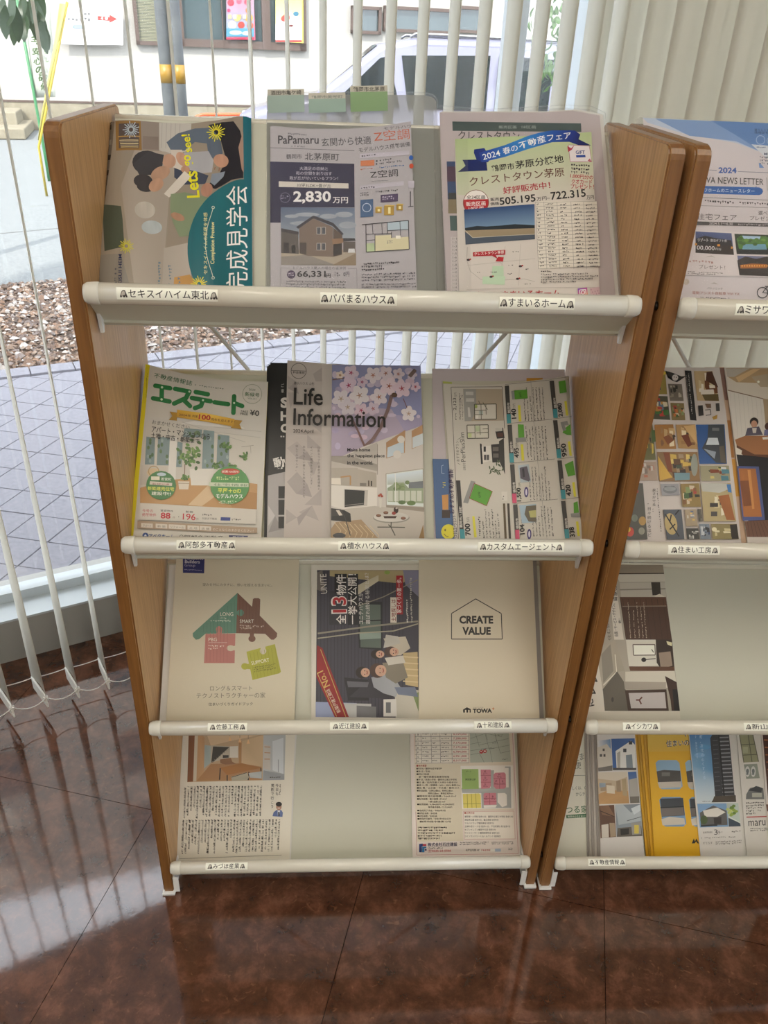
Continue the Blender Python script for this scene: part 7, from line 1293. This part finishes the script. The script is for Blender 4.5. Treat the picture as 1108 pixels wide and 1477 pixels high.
def rphoto(x0, y0, x1, y1, sk, kind):
    r = 14; w = (y1-y0)*.11
    pts = [(x0+r, y0), (x1-r, y0), (x1, y0+r), (x1+w, y1-r), (x1+w-r, y1), (x0+w+r, y1), (x0+w, y1-r), (x0, y0+r)]
    A.poly(pts, sk)
    if kind == 0: A.poly([(x0+5, y0+55), (x0+40, y0+48), (x1+4, y0+52), (x1+8, y0+105), (x0+12, y0+108)], '#4a4744'); A.poly([(x0+10, y0+108), (x1+8, y0+104), (x1+10, y1-10), (x0+20, y1-4)], '#b5ada2'); A.rect(x0+30, y0+60, x0+70, y0+78, '#6f6c68')
    else: A.poly([(x0+4, y0+8), (x1, y0+4), (x1+8, y0+90), (x0+12, y0+96)], '#3f4348'); A.poly([(x0+10, y0+55), (x1, y0+50), (x1+6, y0+88), (x0+12, y0+94)], '#6a6460'); A.poly([(x0+10, y0+108), (x0+50, y0+96), (x1+6, y0+104), (x1+10, y1-10), (x0+16, y1-6)], '#c0b9ac'); A.line([(x0+6, y0+52), (x1+4, y0+46)], 4, '#24262a')
rphoto(560, 224, 676, 366, '#86a4bc', 0); rphoto(578, 404, 694, 548, '#7090b0', 1); rphoto(704, 224, 800, 366, '#8aa8bc', 0); rphoto(722, 404, 810, 548, '#7898b4', 1); A.poly([(736, 630), (746, 606), (752, 620), (758, 606), (772, 630), (764, 630), (758, 620), (750, 630)], '#1c1a18')
doc('brochure', 'brochure behind the tower block flyer, only its right edge showing', 'brochure', S2[0], F2, .0024, .0016, [(840, 60), (958, 60), (1012, 640), (880, 640)], 'paper', art=False)
A = doc('flyer', 'blue sky flyer of a dark tower block on the right rack bottom shelf', 'flyer', S2[0], F2, .0128, .0012, [(716, 40), (918, 40), (985, 640), (776, 652)], 'paper', 'print', '#cfcbc6')
A.grad([(718, 42), (915, 42), (930, 300), (950, 430), (762, 434), (740, 250)], ['#1c5c9c', '#2c6aa8', '#3c7ab0', '#c4cdd2', '#c4cdd2', '#7aa4c4']); A.ell(800, 160, 30, 12, '#5c94c0'); A.ell(775, 200, 26, 12, '#7aa8cc'); A.poly([(826, 118), (850, 76), (916, 76), (948, 425), (832, 430), (850, 400)], '#37373a')
for i in range(17): A.line([(868+i*1.2, 96+i*19), (914+i*1.8, 94+i*19)], 6, '#84868a')
for i in range(12): A.line([(838+i*1.2, 130+i*22), (862+i*1.3, 128+i*22)], 3, '#5c5e62')
A.poly([(862, 76), (868, 76), (900, 425), (892, 426)], '#232326'); A.vtx('本町、次代の心くすぐる', 772, 78, 320, 14, '#b8d0e4', 0, 20); A.vtx('暮らす、加茂坂で発見。', 748, 78, 230, 9, '#a8c4dc', 0, 12); A.poly([(845, 400), (950, 395), (952, 428), (835, 430)], '#4a4238'); A.greek((788, 423), (830, 422), (788, 430), 1, '#5a5a5c', 1, 8)
A.poly([(762, 436), (905, 434), (915, 548), (775, 552)], '#7a9cc0'); A.poly([(775, 480), (840, 445), (905, 470), (910, 540), (780, 545)], '#5c5a58'); A.poly([(790, 470), (860, 455), (900, 478), (860, 500), (800, 500)], '#d0ccc4'); A.poly([(842, 505), (880, 500), (880, 535), (845, 536)], '#3a3432'); A.ell(795, 515, 18, 22, '#4c5a38'); A.line([(780, 545), (860, 540)], 8, '#2c2c2e')
A.poly([(906, 434), (962, 433), (974, 546), (916, 548)], '#b0bcb4'); 
for i in range(16): A.ell(935+A.rnd.gauss(0, 12), 468+A.rnd.gauss(0, 14), 9, 7, ['#8aa048', '#b4c070', '#64803c'][i % 3], n=8)
A.poly([(914, 505), (970, 530), (974, 546), (916, 548)], '#3a4450'); A.line([(916, 500), (972, 530)], 4, '#d0d4d0')
A.txt('来場予約制', 790, 582, 835, 580, 10, '#5a5652'); A.txt('3', 845, 588, 862, 587, 26, '#3c3a38', -.004); A.txt('予', 862, 586, 876, 585, 16, '#3c3a38'); A.greek((880, 570), (902, 570), (880, 580), 1, '#6a6662', 1, 8); A.greek((930, 568), (978, 566), (930, 578), 1, '#6a6662', 1, 9); A.greek((780, 600), (975, 592), (780, 612), 1, '#8a8682', .95, 9); A.txt('すてらす', 790, 634, 836, 632, 11, '#4c4a48'); A.greek((852, 618), (980, 612), (852, 638), 2, '#7a7672', .95, 8)
A = doc('flyer', 'white flyer with a floor plan and two parked cars, right rack bottom shelf', 'flyer', S2[0], F2, .0046, .0014, [(952, 50), (1180, 50), (1250, 630), (1000, 636)], 'paper', 'print', '#cdc9c2')
A.poly([(966, 82), (1030, 80), (1062, 232), (990, 236)], '#8a8a6c'); A.lines([((970, 90), (1030, 88)), ((975, 150), (1045, 146)), ((1010, 90), (1030, 232)), ((985, 200), (1056, 196)), ((966, 82), (990, 236)), ((1030, 80), (1062, 232))], 4, '#5a5a48'); A.rect(985, 160, 1010, 190, '#a4a484'); A.poly([(990, 245), (1055, 242), (1068, 312), (1002, 316)], '#8a9084')
for x in (1008, 1036): A.ell(x, 280, 12, 26, '#c4c4c0'); A.ell(x, 278, 7, 12, '#6a7070'); A.ell(x-1, 292, 7, 4, '#6a7070')
A.poly([(1000, 415), (1002, 390), (1020, 360), (1060, 352), (1085, 362), (1090, 415)], '#6a6c6a'); A.poly([(1010, 372), (1050, 350), (1080, 360), (1075, 382)], '#3a3c3e'); A.rect(1030, 385, 1078, 405, '#a8a89c'); A.greek((1002, 430), (1090, 426), (1002, 492), 5, '#3c3a38', .95, 8); A.line([(1003, 502), (1180, 496)], 5, '#a8302c'); A.txt('maru', 1013, 546, 1096, 542, 26, '#1f1c1c', .0); A.greek((1022, 556), (1180, 548), (1022, 574), 2, '#3c3a38', .95, 8)
A = doc('flyer', 'dark brown brick house flyer cut off by the right edge of the photo', 'flyer', S2[0], F2, .0066, .0014, [(1072, 50), (1330, 50), (1390, 620), (1112, 630)], 'paper', 'print', '#cdc6bf'); A.poly([(1078, 60), (1330, 60), (1370, 420), (1110, 430)], '#4a2c20')
for i in range(9): A.line([(1084+i*4, 90+i*36), (1300, 96+i*36)], 6, '#a8683c')
A.poly([(1098, 440), (1340, 436), (1348, 470), (1104, 474)], '#6a4a3c')

# ================================================================== lettering becomes mesh, pages are finished
make_texts()
for A in ARTS:
    o = A.build()
    if getattr(A, 'keep', None):
        # printed faces on the facade belong to their board
        k = A.keep; bpy.context.view_layer.update(); o.parent = k; o.matrix_parent_inverse = k.matrix_world.inverted()
